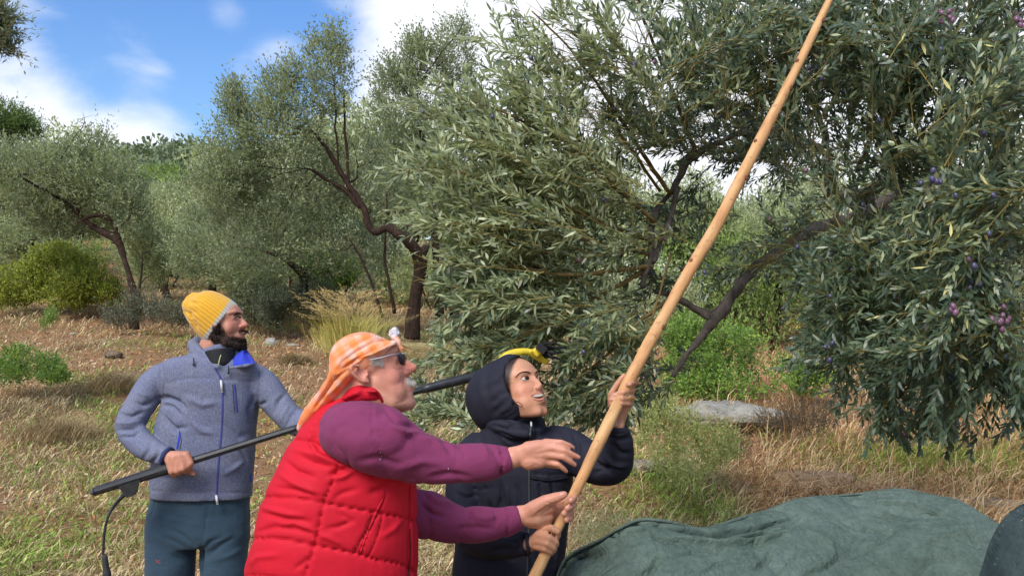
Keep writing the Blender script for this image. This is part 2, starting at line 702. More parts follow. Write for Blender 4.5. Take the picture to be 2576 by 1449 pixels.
def build_grass():
    g = np.random.default_rng(11)
    M = tint_mat('dry grass blade', .85, .08, 0)
    n = 225000
    x, y = frustum_xy(n, 5.0, 25.0, g)
    ex, ey = frustum_xy(38000, 3.0, 26.0, g, margin=1.8)
    kx = (np.abs(ex) > ey * .58) | (ey < 5.0)
    x, y = np.concatenate([x, ex[kx]]), np.concatenate([y, ey[kx]])
    n = len(x)
    soil = soil_mask(x, y)
    clump = fbm(np.stack([x * 2.6, y * 2.6, x * 0], 1), 2, 51)
    keep = (g.uniform(0, 1, n) > soil * .93) & (g.uniform(-1, 1.2, n) < clump * 1.5 + .85)
    x, y, clump = x[keep], y[keep], clump[keep]
    n = len(x)
    right = sstep(0.5, 3.0, x)
    h = (.05 + .09 * g.uniform(0, 1, n) ** 1.5) * (1 + .9 * np.clip(clump, 0, 1)) * (1 + 1.0 * right)
    h *= 1 + .5 * sstep(12, 22, y)
    az = g.uniform(0, 2 * math.pi, n) + .8 * clump
    lean = g.uniform(.3, 2.3, n)
    w = g.uniform(.0013, .0030, n) * (1 + y / 14)
    v, f = blades(x, y, h, lean, az, w)
    zone = fbm(np.stack([x * .9, y * .9, x * 0], 1), 3, 61)
    green = sstep(.02, .40, zone) * .75
    green = np.maximum(green, np.exp(-((x + 2.6) / 2.4) ** 2 - ((y - 8.2) / 2.0) ** 2) * .45)
    green = np.maximum(green, np.exp(-((x - 3.9) / 1.1) ** 2 - ((y - 9.0) / .8) ** 2) * .9)
    c_dry = np.array([.62, .48, .25])
    c_pale = np.array([.72, .59, .36])
    c_brown = np.array([.40, .235, .11])
    c_grn = np.array([.20, .28, .055])
    u = g.uniform(0, 1, n)[:, None]
    col = np.where(u < .5, c_dry, np.where(u < .78, c_pale, c_brown))
    gm = (g.uniform(0, 1, n) < green)[:, None]
    col = np.where(gm, c_grn * (1 + .8 * g.uniform(0, 1, (n, 1))), col)
    col = col * g.uniform(.6, 1.15, (n, 1)) * np.where(right[:, None] > .5, [1.02, .86, .80], [1, 1, 1])
    cc = np.repeat(col, 4, 0)
    o = put('dry_grass', v, f, M, colors=cc, smooth=False)
    tag(o, 'dry straw coloured grass with green tufts over the slope', 'grass', kind='stuff')
    # dead leaves, chips and pebbles
    n = 46000
    x, y = frustum_xy(n, 5.0, 20.0, g)
    s = soil_mask(x, y)
    keep = g.uniform(0, 1, n) < .12 + s
    x, y = x[keep], y[keep]
    n = len(x)
    z = ground_h(x, y) + g.uniform(.002, .03, n)
    c = np.stack([x, y, z], 1)
    a = norm(g.normal(0, 1, (n, 3)) * [1, 1, .45])
    b = norm(np.cross(a, g.normal(0, 1, (n, 3))))
    L = (g.uniform(.006, .022, n) * (1 + y / 30))[:, None]
    v = np.stack([c - a * L, c - b * L * .45, c + a * L, c + b * L * .45], 1).reshape(-1, 3)
    f = (np.arange(n)[:, None] * 4 + [0, 1, 2, 3])
    u = g.uniform(0, 1, n)[:, None]
    col = np.where(u < .4, [.55, .29, .12], np.where(u < .75, [.38, .19, .085], [.66, .52, .34])) * g.uniform(.6, 1.2, (n, 1))
    o = put('leaf_litter', v, f, M, colors=np.repeat(col, 4, 0), smooth=False)
    tag(o, 'orange brown dead leaves and chips on bare soil', 'leaf litter', kind='stuff')
    # low green weeds
    n = 5200
    x, y = frustum_xy(n, 5.2, 16.0, g)
    zn = fbm(np.stack([x * 1.3, y * 1.3, x * 0], 1), 2, 71)
    keep = zn > .12
    x, y = x[keep], y[keep]
    n = len(x)
    P = np.stack([x, y, ground_h(x, y) + g.uniform(.0, .05, n)], 1)
    k = 5
    d = norm(g.normal(0, 1, (n, k, 3)) * [1, 1, .5] + [0, 0, .5])
    nr = norm(g.normal(0, .4, (n * k, 3)) + [0, -.4, 1])
    v, f, q = leaf_geo(np.repeat(P, k, 0), d.reshape(-1, 3), nr, g.uniform(.02, .055, n * k), g.uniform(.008, .018, n * k), False, .2, g)
    col = np.array([.22, .32, .06]) * g.uniform(.55, 1.3, (n * k, 1))
    o = put('low_weeds', v, f, M, colors=np.repeat(col, q, 0), smooth=False)
    tag(o, 'fresh green weeds in patches between the dry grass', 'weeds', kind='stuff')
    # taller bleached stalks
    n = 2600
    x, y = frustum_xy(n, 5.4, 20.0, g)
    keep = g.uniform(0, 1, n) < .25 + .75 * sstep(0, 2.5, x)
    x, y = x[keep], y[keep]
    n = len(x)
    h = g.uniform(.18, .55, n) * (1 - .35 * (x < 0))
    v, f = blades(x, y, h, g.uniform(0, .55, n), g.uniform(0, 6.28, n), g.uniform(.0012, .0022, n) * (1 + y / 14))
    col = np.where(g.uniform(0, 1, (n, 1)) < .5, [.66, .52, .30], [.46, .24, .11]) * g.uniform(.7, 1.1, (n, 1))
    o = put('dry_stalks', v, f, M, colors=np.repeat(col, 4, 0), smooth=False)
    tag(o, 'tall thin bleached stalks standing in the grass', 'stalks', kind='stuff')

def rock(name_label, px, py, D, w, h, dpt, seed, col, label, lift=0.0):
    g = np.random.default_rng(seed)
    b = Buf()
    c = PX(px, py, D)
    b.sphere((0, 0, 0), (1, 1, 1), None, 44, 26)
    v, f = b.arr()
    n = fbm(v * 1.6 + seed * 7, 3, seed)
    n2 = (1 - np.abs(fbm(v * 3.1 + seed, 3, seed + 1)))
    v = v * (1 + .38 * n + .16 * n2 + .07 * fbm(v * 6, 3, seed) + .05 * fbm(v * 14, 2, seed))[:, None]
    if seed == 3:
        v[:, 2] *= (1 - .38 * np.clip(v[:, 0], -.2, 1)) * (1 + .35 * fbm(v * 3.3 + 5, 3, 9))
        v[:, 0] *= 1 + .12 * fbm(v * 4 + 2, 2, 19)
    else:
        v[:, 2] = np.where(v[:, 2] > .6, .6 + (v[:, 2] - .6) * .4, v[:, 2])
    v = v * [w, dpt, h]
    m, nt, bb = new_mat('rock ' + str(seed), .9, .15)
    cv = coords(nt)
    n1 = noise_tex(nt, cv, 7, 5, .7)
    n3 = noise_tex(nt, cv, 40, 4, .7)
    cc = ramp(nt, n1, [(.3, tuple(x * .45 for x in col)), (.5, col), (.72, tuple(min(1, x * 1.35) for x in col))])
    cc = mix(nt, .6, cc, ramp(nt, n3, [(.3, (.55, .5, .45)), (.7, (1.1, 1.1, 1.1))]), 'MULTIPLY')
    nt.links.new(cc, bb.inputs['Base Color'])
    bump(nt, bb, n3, 1.0, .04)
    z = float(ground_h(np.array([c[0]]), np.array([c[1]]))[0])
    zc = c[2]
    o = put('rock' if w > .12 else 'stone', v + np.array([c[0], c[1], zc]), f, m, loc=(c[0], c[1], zc))
    tag(o, label, 'rock' if w > .12 else 'stone')
    return o

def on_ground(px, py):
    """distance at which the slope shows at (px, py)"""
    D = np.linspace(4, 40, 1500)
    P = CAMPOS + D[:, None] * (FW + (px - 1288) / FOC * RT - (py - 724.5) / FOC * UP)
    below = P[:, 2] < ground_h(P[:, 0], P[:, 1])
    return float(D[np.argmax(below)]) if below.any() else 40.0

def build_rocks():
    for px, py, w, h, dp, seed, col, lab in (
        (1835, 1066, 140, 50, .5, 3, (.43, .41, .34), 'broad flat pale lichen covered boulder in front of the green bush'),
        (2050, 1240, 92, 66, .22, 5, (.46, .31, .18), 'tan rounded rock in the grass just above the green net'),
        (1055, 905, 50, 52, .2, 8, (.40, .32, .15), 'ochre mossy rock just beyond the orange headscarf'),
        (1130, 1015, 50, 34, .16, 10, (.52, .49, .43), 'whitish rock seen between the two heads beside the black pole'),
        (1255, 900, 52, 34, .16, 12, (.52, .49, .43), 'pale rock partly hidden by leaves above the yellow pole head'),
        (1625, 1190, 40, 40, .12, 14, (.42, .37, .30), 'grey rock behind the raised navy sleeve'),
        (2480, 1290, 80, 44, .2, 16, (.38, .30, .20), 'low brown rock right of the large net'),
        (681, 868, 13, 22, .06, 18, (.58, .54, .48), 'small upright white stone right of the bearded man'),
        (285, 900, 20, 20, .08, 20, (.24, .18, .13), 'small dark brown stone left of the yellow beanie'),
        (268, 865, 9, 12, .05, 22, (.56, .48, .38), 'little cream stone just above the dark brown stone'),
        (238, 1338, 20, 11, .04, 24, (.50, .34, .20), 'flat tan stone left of the trousers beside the cable'),
        (104, 1430, 34, 20, .06, 26, (.36, .20, .12), 'reddish flat stone at the lower left corner'),
        (735, 872, 18, 10, .05, 28, (.48, .42, .32), 'flat stone right of the upright white stone'),
        (60, 1075, 14, 9, .04, 30, (.44, .33, .22), 'small sandy stone on the left slope'),
        (642, 1338, 12, 8, .03, 32, (.46, .33, .22), 'small stone low between the trousers and the red vest'),
        (185, 842, 9, 7, .04, 34, (.56, .52, .46), 'tiny pale stone on the bare orange soil'),
        (20, 1262, 16, 9, .04, 36, (.46, .32, .20), 'orange tan stone at the left edge below the black pole'),
        (150, 1128, 11, 7, .03, 38, (.50, .42, .32), 'small pale stone left of the blue sleeve')):
        D = on_ground(px, py)
        rock('', px, py - h * .35, D, w * D / FOC, h * .62 * D / FOC, dp, seed, col, lab)

# ------------------------------------------------------------------ foliage
def leaf_material(name, top, top2, under, rough=.42, spec=.5, trans=.12):
    m, nt, b = new_mat(name, rough, spec)
    a = node(nt, 'ShaderNodeAttribute', attribute_name='tone')
    up = ramp(nt, a.outputs['Fac'], [(0, tuple(x * .75 for x in top)), (.55, top), (.93, top2), (1, (min(1, top2[0] * 1.5), top2[1] * 1.25, top2[2] * .9))])
    un = ramp(nt, a.outputs['Fac'], [(0, tuple(x * .8 for x in under)), (1, tuple(min(1, x * 1.2) for x in under))])
    g = node(nt, 'ShaderNodeNewGeometry')
    c = mix(nt, g.outputs['Backfacing'], up, un)
    nt.links.new(c, b.inputs['Base Color'])
    if trans:
        tr = node(nt, 'ShaderNodeBsdfTranslucent')
        nt.links.new(mix(nt, 1.0, c, (1.3, 1.5, .7), 'MULTIPLY'), tr.inputs['Color'])
        ms = node(nt, 'ShaderNodeMixShader')
        ms.inputs[0].default_value = trans
        nt.links.new(b.outputs[0], ms.inputs[1])
        nt.links.new(tr.outputs[0], ms.inputs[2])
        nt.links.new(ms.outputs[0], nt.nodes['Material Output'].inputs['Surface'])
    return m

def bark_material(name, c0, c1, scale=8):
    m, nt, b = new_mat(name, .9, .15)
    v = coords(nt, (1, 1, .35))
    n = noise_tex(nt, v, scale * 4, 5, .7)
    n2 = noise_tex(nt, coords(nt), scale, 3, .6)
    c = ramp(nt, n, [(.3, c0), (.7, c1)])
    c = mix(nt, .5, c, ramp(nt, n2, [(.3, (.6, .6, .6)), (.7, (1.2, 1.2, 1.2))]), 'MULTIPLY')
    nt.links.new(c, b.inputs['Base Color'])
    bump(nt, b, n, 1.0, .03)
    return m

ML_NEAR = leaf_material('olive leaf near', (.070, .108, .062), (.185, .228, .120), (.32, .36, .26), .36, .5, .2)
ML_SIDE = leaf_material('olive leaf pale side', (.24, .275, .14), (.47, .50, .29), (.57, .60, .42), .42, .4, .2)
ML_DARK = leaf_material('olive leaf mid', (.155, .185, .095), (.32, .35, .18), (.40, .43, .28), .5, .3, .2)
ML_PALE = leaf_material('olive leaf pale', (.25, .29, .14), (.43, .48, .21), (.50, .52, .34), .55, .25, .2)
ML_YEL = leaf_material('lentisk leaf', (.19, .23, .03), (.44, .46, .06), (.36, .38, .10), .5, .25, .2)
ML_GRN = leaf_material('green shrub leaf', (.12, .21, .035), (.30, .42, .06), (.25, .33, .10), .5, .3, .2)
ML_GREY = leaf_material('grey shrub leaf', (.13, .155, .10), (.25, .28, .17), (.3, .33, .23), .6, .2, .2)
ML_PINE = leaf_material('pine green leaf', (.08, .14, .03), (.17, .25, .06), (.13, .19, .07), .6, .2, .2)
MB_DARK = bark_material('dark olive bark', (.018, .012, .009), (.075, .045, .032))
MB_GREY = bark_material('grey olive bark', (.055, .045, .038), (.19, .155, .135), 6)
MB_TWIG = flat_mat('yellow green twig', (.20, .16, .05), .7, .2)
MB_TWIG2 = flat_mat('grey twig', (.10, .085, .06), .8, .2)

def twigs_to_leaves(P, T, L, K, leafL, leafW, g, droop=.1, splay=.75, curl=.2, up=(0, 0, 1), jitter=.22, detail=True, cup=.0):
    """P, T, L: twig start, direction, length; K leaf pairs each. Leaves in opposite pairs, alternate pairs turned a quarter."""
    n = len(P)
    t = (np.arange(K) + .6) / K
    side0 = norm(np.cross(T, g.normal(0, 1, (n, 3)) * .5 + np.asarray(up)))
    side1 = np.cross(T, side0)
    pos = P[:, None] + T[:, None] * (L[:, None] * t)[:, :, None]
    pos = pos - np.array([0, 0, 1.0]) * (droop * (L[:, None] * t ** 2))[:, :, None]
    tang = norm(T[:, None] - np.array([0, 0, 2.0]) * (droop * t)[None, :, None])
    alt = (np.arange(K) % 2)[None, :, None]
    sd = side0[:, None] * (1 - alt) + side1[:, None] * alt
    base, dr = [], []
    for sg in (-1, 1):
        d = norm(tang + sd * sg * splay * (1.05 - .6 * t)[None, :, None] + g.normal(0, jitter, (n, K, 3)))
        base.append(pos)
        dr.append(d)
    base = np.concatenate(base, 1).reshape(-1, 3)
    dr = np.concatenate(dr, 1).reshape(-1, 3)
    N = len(base)
    nr = norm(np.array([-.25, -.55, .75]) + g.normal(0, .5, (N, 3)))
    sz = g.uniform(.6, 1.22, N)
    return base, dr, nr, leafL * sz, leafW * g.uniform(.8, 1.2, N)

def leaf_geo(base, d, nrm, L, W, detail=True, curl=.12, g=None):
    s = norm(np.cross(d, nrm))
    n = np.cross(s, d)
    L = L[:, None]
    W = W[:, None]
    c = (g.uniform(-.5, 1.0, len(L)) if g is not None else np.ones(len(L)))[:, None] * curl
    if detail:
        p1 = base + d * L * .34 + n * L * c * .5
        p2 = base + d * L * .70 + n * L * c * .45
        tip = base + d * L
        v = np.stack([base, p1 - s * W * .5, p1 + s * W * .5, p2 - s * W * .38, p2 + s * W * .38, tip], 1).reshape(-1, 3)
        i = np.arange(len(L))[:, None] * 6
        f = np.concatenate([i + [0, 2, 1], i + [1, 2, 4], i + [1, 4, 3], i + [3, 4, 5]])
        return v, f, 6
    p1 = base + d * L * .5 + n * L * c * .5
    tip = base + d * L
    v = np.stack([base, p1 - s * W * .5, p1 + s * W * .5, tip], 1).reshape(-1, 3)
    i = np.arange(len(L))[:, None] * 4
    f = np.concatenate([i + [0, 2, 1], i + [1, 2, 3]])
    return v, f, 4

def thin_tubes(A, B, Cc, r0, r1):
    """three-sided twigs from A to C (n x 3 each)"""
    T = norm(Cc - A)
    s = norm(np.cross(T, np.array([.3, .2, 1.0])))
    u = np.cross(s, T)
    out = []
    for P, r in ((A, r0), (Cc, r1)):
        for k in range(3):
            a = k * 2.0944
            out.append(P + (s * math.cos(a) + u * math.sin(a)) * np.reshape(r, (-1, 1)))
    v = np.stack(out, 1).reshape(-1, 3)
    i = np.arange(len(A))[:, None] * 6
    f = [i + [k, (k + 1) % 3, 3 + (k + 1) % 3, 3 + k] for k in range(3)]
    return v, np.concatenate(f)

GAPS = [(1425, 110, 40, 55), (1500, 250, 32, 50), (1478, 325, 24, 40), (1600, 90, 42, 45), (1570, 172, 22, 28), (1860, 250, 34, 16), (1775, 305, 30, 16), (1915, 420, 34, 20), (1985, 410, 24, 14), (2130, 455, 30, 18), (2200, 430, 14, 16),
        (1345, 20, 40, 30), (1690, 40, 30, 26)]

def thin_out(P, g, lines, reach=13, p_line=.7, gaps=()):
    """leaves that would hide a limb or fill a gap in the crown are dropped by chance"""
    px, D = to_px(P)
    keep = np.ones(len(P), bool)
    r = g.uniform(0, 1, len(P))
    for ln in lines:
        L = np.array(ln, float)
        d, t = seg_dist(px, L[:, :2])
        dl = np.interp(t, np.linspace(0, 1, len(L)), L[:, 2])
        keep &= ~((d < reach + np.interp(t, np.linspace(0, 1, len(L)), L[:, 3]) * .7) & (D < dl + .3) & (r < p_line))
    r = g.uniform(0, 1, len(P))
    for x, y, rx, ry in gaps:
        q = ((px[:, 0] - x) / rx) ** 2 + ((px[:, 1] - y) / ry) ** 2
        keep &= ~(r < .96 * np.clip(1.5 - q, 0, 1))
    return keep

def crown_twigs(blobs, n, g, length, outward=.6, upward=.5, lo=.35, wind=(0, 0, 0)):
    """blobs: (centre, radii, weight). returns twig starts and directions through the crown's volume"""
    w = np.array([b[2] for b in blobs], float)
    k = g.choice(len(blobs), n, p=w / w.sum())
    C_ = np.array([b[0] for b in blobs])[k]
    Rr = np.array([b[1] for b in blobs])[k]
    d = norm(g.normal(0, 1, (n, 3)))
    r = g.uniform(lo ** 3, 1, n) ** (1 / 3)
    lump = 1 + .28 * fbm(d * 2.3 + k[:, None] * 3.7, 2, 77)
    P = C_ + d * Rr * (r * lump)[:, None]
    T = norm(d * outward + np.array([0, 0, upward]) + np.asarray(wind) + g.normal(0, .38, (n, 3)))
    L = length * g.uniform(.6, 1.3, n)
    return P - T * L[:, None] * .5, T, L, k

def pxblob(px, py, D, rx, ry, rd, w=1.0):
    return (PX(px, py, D), np.array([rx * D / FOC, rd, ry * D / FOC]), w)

def limbs_geo(lines, seg=10, seed=1, rough=.12):
    b = Buf()
    for ln in lines:
        L = smoothline(np.array(ln, float), max(8, len(ln) * 6))
        P = np.array([PX(a, b_, d) for a, b_, d, r in L])
        r = L[:, 3] * L[:, 2] / FOC
        b.tube(P, r, seg=seg)
    v, f = b.arr()
    return v, f

def roughen(v, f, amt, freq, seed):
    V = v + fbm(v * freq, 3, seed)[:, None] * norm(fbm3(v * freq * .7, seed)) * amt
    return V

def fbm3(p, seed):
    return np.stack([vnoise(p, seed + 11), vnoise(p, seed + 12), vnoise(p, seed + 13)], 1)

def make_tree(name, label, cat, blobs, lines, n_twigs, K, tw_len, leafL, leafW, mat, bark, seed, detail=False, group=None, outward=.5, upward=.55, lo=.3, twig_r=0, base=None, tone_by=None, droop=.05, curl=.12, wind=(0, 0, 0), jitter=.22, reveal=0):
    g = np.random.default_rng(seed)
    if base is None:
        l0 = lines[0][0]
        base = PX(l0[0], l0[1], l0[2])
    t = thing(name, label, cat, base, group)
    if lines and cat == 'tree':
        allp = np.concatenate([smoothline(np.array(l_, float), 14)[3:] for l_ in lines])
        extra = []
        for cc_, rr_, w_ in blobs:
            (q_,), (Dq,) = to_px(cc_[None])
            j_ = int(np.argmin(np.hypot(allp[:, 0] - q_[0], allp[:, 1] - q_[1] - 25)))
            a_ = allp[j_]
            r0 = max(1.6, a_[3] * .45) * 1.0
            rx_ = rr_[0] / Dq * FOC
            ry_ = rr_[2] / Dq * FOC
            extra.append([(a_[0], a_[1], a_[2], r0), ((a_[0] + q_[0]) / 2 + g.uniform(-12, 12), (a_[1] + q_[1]) / 2 + g.uniform(-4, 14), (a_[2] + Dq) / 2 - .25, r0 * .75), (q_[0], q_[1], Dq - .2, r0 * .5), (q_[0] + g.uniform(-.3, .3) * rx_, q_[1] - ry_ * .75, Dq, r0 * .18)])
            extra.append([(q_[0], q_[1], Dq - .2, r0 * .45), (q_[0] + g.choice([-1, 1]) * .45 * rx_, q_[1] - ry_ * .2, Dq - .35, r0 * .3), (q_[0] + g.choice([-1, 1]) * .8 * rx_, q_[1] - ry_ * .6, Dq - .2, r0 * .12)])
        lines = list(lines) + extra
    if lines:
        v, f = limbs_geo(lines, 7 if len(lines) > 8 else 10)
        v = v + fbm3(v * 9, seed) * .012 + fbm3(v * 3, seed + 5) * .02
        put('trunk' if cat == 'tree' else 'stem', v, f, bark, t)
    P, T, L, k = crown_twigs(blobs, int(n_twigs * 1.15), g, tw_len, outward, upward, lo, wind)
    sc_ = np.mean([b_[1][0] for b_ in blobs])
    cl = fbm(P * (.95 / sc_), 2, seed)
    kp = cl > -.13 + .16 * g.normal(0, 1, len(P)) * .5
    P, T, L, cl = P[kp][:n_twigs], T[kp][:n_twigs], L[kp][:n_twigs], cl[kp][:n_twigs]
    n_twigs = len(P)
    L = L * (1 + .5 * (g.uniform(0, 1, n_twigs) > .85))
    b, d, nr, LL, WW = twigs_to_leaves(P, T, L, K, leafL, leafW, g, droop=droop, jitter=jitter)
    tw = np.concatenate([np.repeat(g.uniform(0, 1, n_twigs)[:, None], K, 1)] * 2, 1).reshape(-1)
    if reveal:
        kp = thin_out(b, g, lines[:reveal], 8, .86)
        b, d, nr, LL, WW, tw = b[kp], d[kp], nr[kp], LL[kp], WW[kp], tw[kp]
    v, f, m = leaf_geo(b, d, nr, LL, WW, detail, curl, g)
    tw = np.repeat(tw, m)
    tone = np.clip(.7 * tw + .3 * np.repeat(g.uniform(0, 1, len(b)), m), 0, 1)
    o = put('crown' if cat == 'tree' else 'foliage', v, f, mat, t, attr=tone, smooth=False)
    o['kind'] = 'stuff'
    if twig_r:
        v, f = thin_tubes(P, P + T * L[:, None] * .5, P + T * L[:, None] * .9 - np.array([0, 0, droop]) * L[:, None], np.full(n_twigs, twig_r), np.full(n_twigs, twig_r * .4))
        o = put('twigs', v, f, MB_TWIG2, t)
        o['kind'] = 'stuff'
        o.name = 'twig'
    return t

def build_mid_trees():
    O = 'tree'
    # the central olive with the bent dark trunk
    make_tree('olive_tree', 'central olive tree with thick dark bent trunk behind the men', O,
        [pxblob(700, 330, 15, 120, 110, .9, 3), pxblob(600, 400, 15, 80, 120, .8, 2), pxblob(830, 200, 15, 62, 100, .6, 1.5), pxblob(700, 240, 15, 70, 60, .6, 1), pxblob(570, 470, 14.6, 75, 90, .7, 1.6),
         pxblob(760, 470, 15.6, 130, 110, .9, 2.2), pxblob(640, 600, 15.2, 130, 90, .9, 1.8), pxblob(900, 420, 15.8, 90, 90, .8, 1.2), pxblob(820, 620, 16, 130, 80, .8, 1.4), pxblob(600, 260, 15, 45, 60, .5, .7), pxblob(960, 600, 16.4, 80, 100, .6, .9),
         pxblob(845, 110, 15, 32, 50, .3, .35), pxblob(790, 130, 15, 30, 50, .3, .3), pxblob(590, 240, 15, 28, 45, .3, .25), pxblob(735, 190, 15, 30, 50, .3, .3)],
        [[(1036, 850, 15.5, 21), (1042, 760, 15.4, 18), (1055, 690, 15.3, 16), (1052, 640, 15.2, 17), (1010, 595, 15, 13), (975, 572, 15, 11), (945, 585, 15, 9), (925, 560, 15, 9), (910, 515, 15, 9), (880, 470, 15, 8), (850, 420, 15, 7), (815, 365, 15, 5), (790, 335, 15, 3)],
         [(905, 520, 15, 7), (870, 480, 15, 6), (820, 450, 15, 5), (775, 425, 15, 3)], [(1050, 650, 15.2, 15), (1070, 622, 15.2, 10), (1078, 615, 15.2, 5)], [(1000, 590, 15, 8), (985, 575, 15, 8), (970, 560, 15, 3)],
         [(880, 470, 15, 4), (868, 330, 15, 3), (865, 240, 15, 2)], [(850, 430, 15, 3), (845, 300, 15, 2.4), (840, 200, 15, 1.6)], [(960, 800, 15.4, 4), (930, 700, 15.3, 3), (880, 600, 15.2, 2)], [(990, 790, 15.4, 5), (970, 640, 15.3, 3), (975, 480, 15.2, 2)]],
        7600, 5, .34, .066, .019, ML_DARK, MB_DARK, 101, base=(PX(1036, 850, 15.5)), reveal=4)
    make_tree('olive_tree', 'tall dense olive behind the central trunk, its top beside the white cloud', O,
        [pxblob(1010, 260, 17, 85, 110, .9, 2.5), pxblob(1060, 150, 17, 45, 55, .6, 1), pxblob(990, 190, 17, 45, 50, .6, .8), pxblob(1000, 420, 17, 95, 110, .9, 2), pxblob(1140, 130, 17.5, 60, 80, .8, 1.2), pxblob(1160, 300, 18, 80, 160, .9, 1.5), pxblob(1100, 500, 17.5, 80, 110, .8, 1.4), pxblob(1048, 120, 17, 30, 42, .4, .5), pxblob(1160, 70, 17, 26, 34, .3, .4)],
        [[(1105, 800, 17, 12), (1100, 650, 17, 11), (1090, 540, 17, 9), (1075, 400, 17, 7), (1030, 250, 17, 4)], [(1140, 800, 17.4, 10), (1145, 640, 17.4, 9), (1140, 520, 17.4, 6), (1150, 300, 17.4, 4)]],
        3900, 5, .34, .068, .020, ML_DARK, MB_DARK, 103)
    make_tree('olive_tree', 'left olive tree with thin dark leaning trunk beside the yellow green bush', O,
        [pxblob(260, 460, 18, 110, 90, 1.0, 2.5), pxblob(120, 440, 18, 120, 90, 1.0, 2.2), pxblob(225, 350, 18, 50, 60, .6, 1), pxblob(210, 310, 18, 30, 38, .4, .5), pxblob(330, 540, 17.6, 60, 70, .7, .9), pxblob(60, 520, 18, 110, 90, 1, 1.6), pxblob(180, 540, 18.4, 130, 60, 1, 1.4), pxblob(20, 420, 18, 60, 70, .8, 1)],
        [[(338, 830, 17.2, 13), (337, 770, 17.2, 12), (328, 700, 17.3, 8), (312, 650, 17.4, 7), (298, 610, 17.5, 11), (270, 590, 17.6, 10), (235, 570, 17.7, 8), (205, 545, 17.8, 5), (150, 500, 17.9, 4), (60, 450, 18, 3)],
         [(300, 605, 17.5, 7), (290, 575, 17.5, 6), (270, 548, 17.5, 5), (235, 545, 17.5, 4), (195, 560, 17.5, 3)], [(205, 545, 17.8, 3), (140, 450, 17.9, 3), (40, 440, 18, 2), (0, 460, 18, 2)]],
        5000, 5, .36, .076, .022, ML_DARK, MB_DARK, 105, reveal=2)
    make_tree('olive_tree', 'small pale olive sapling growing round the thin leaning trunk', O,
        [pxblob(385, 610, 18.2, 60, 65, .5, 2), pxblob(378, 690, 18.2, 42, 50, .4, 1)],
        [[(350, 800, 16.6, 4), (352, 720, 16.6, 3), (358, 640, 16.6, 2)]], 1100, 5, .28, .058, .016, ML_PALE, MB_DARK, 107, upward=.8)
    make_tree('olive_tree', 'olive tree with short broken dark trunk stump left of the grass tuft', O,
        [pxblob(620, 680, 17, 110, 60, .9, 1.4), pxblob(500, 640, 17.4, 80, 70, .8, 1.2), pxblob(700, 560, 17.6, 120, 60, .9, 1.4)],
        [[(768, 760, 16.4, 13), (765, 700, 16.4, 11), (748, 680, 16.4, 8), (725, 660, 16.4, 7), (700, 645, 16.4, 6), (684, 638, 16.4, 5), (640, 630, 16.4, 2.4), (590, 622, 16.4, 1.6)], [(765, 700, 16.4, 8), (772, 678, 16.4, 6), (788, 674, 16.4, 2)], [(760, 690, 16.4, 6), (758, 668, 16.4, 4)]],
        2200, 5, .34, .068, .019, ML_DARK, MB_DARK, 109, reveal=3)
    # the branch that enters at the top left belongs to a tree beside the camera
    make_tree('olive_tree', 'olive branch hanging into the top left corner of the sky', O,
        [pxblob(-30, 40, 9, 60, 70, .4, 1), pxblob(8, 100, 9, 28, 34, .2, .35), pxblob(-150, 250, 9.5, 60, 180, .6, 1.5), pxblob(12, 30, 9, 30, 40, .25, .5), pxblob(-230, 200, 9.5, 110, 200, .9, 3)],
        [[(-260, 1150, 9.5, 40), (-250, 900, 9.5, 34), (-230, 600, 9.4, 26), (-180, 350, 9.3, 16), (-100, 150, 9.1, 8), (-20, 60, 9, 3)]],
        2000, 6, .26, .058, .014, ML_DARK, MB_DARK, 111, twig_r=.0016)
    make_tree('pine_tree', 'bright green tree crown at the left edge above the olive', O,
        [pxblob(20, 300, 24, 60, 40, 1, 1.5), pxblob(70, 320, 24, 40, 24, .6, .6), pxblob(-40, 330, 24, 80, 60, 1.2, 2)],
        [[(-60, 760, 24, 14), (-50, 550, 24, 12), (-20, 330, 24, 6)]], 1700, 5, .34, .09, .02, ML_PINE, MB_DARK, 113)
    rows = [('pale olive tree in the middle distance just right of the left trunk', 430, 620, 22, 90, 100, ML_PALE, 121), ('grey green olive tree above the yellow beanie', 530, 600, 20, 70, 90, ML_DARK, 123),
            ('rounded pale olive tree below the wooded hill', 455, 520, 30, 85, 60, ML_PALE, 125), ('olive tree behind the left trunk, mostly hidden', 80, 600, 23, 110, 70, ML_PALE, 127),
            ('pale olive tree seen through the gap right of the dark bent trunk', 1180, 640, 21, 90, 120, ML_PALE, 129), ('pale olive tree behind the long left branches of the near olive', 1420, 600, 22, 130, 130, ML_PALE, 131),
            ('pale olive tree directly behind the wooden pole', 1720, 560, 19, 150, 130, ML_PALE, 133), ('pale olive tree in the open gap right of the wooden pole', 1950, 620, 18, 130, 130, ML_PALE, 135),
            ('pale olive tree behind the drooping right branches', 2160, 720, 20, 150, 120, ML_PALE, 137), ('pale olive tree at the far right behind the near leaves', 2450, 760, 21, 150, 120, ML_PALE, 139),
            ('low grey olive behind the black pole head', 1500, 780, 18, 150, 80, ML_DARK, 141), ('olive tree just right of the hill, behind the central crown', 620, 470, 28, 80, 70, ML_DARK, 143)]
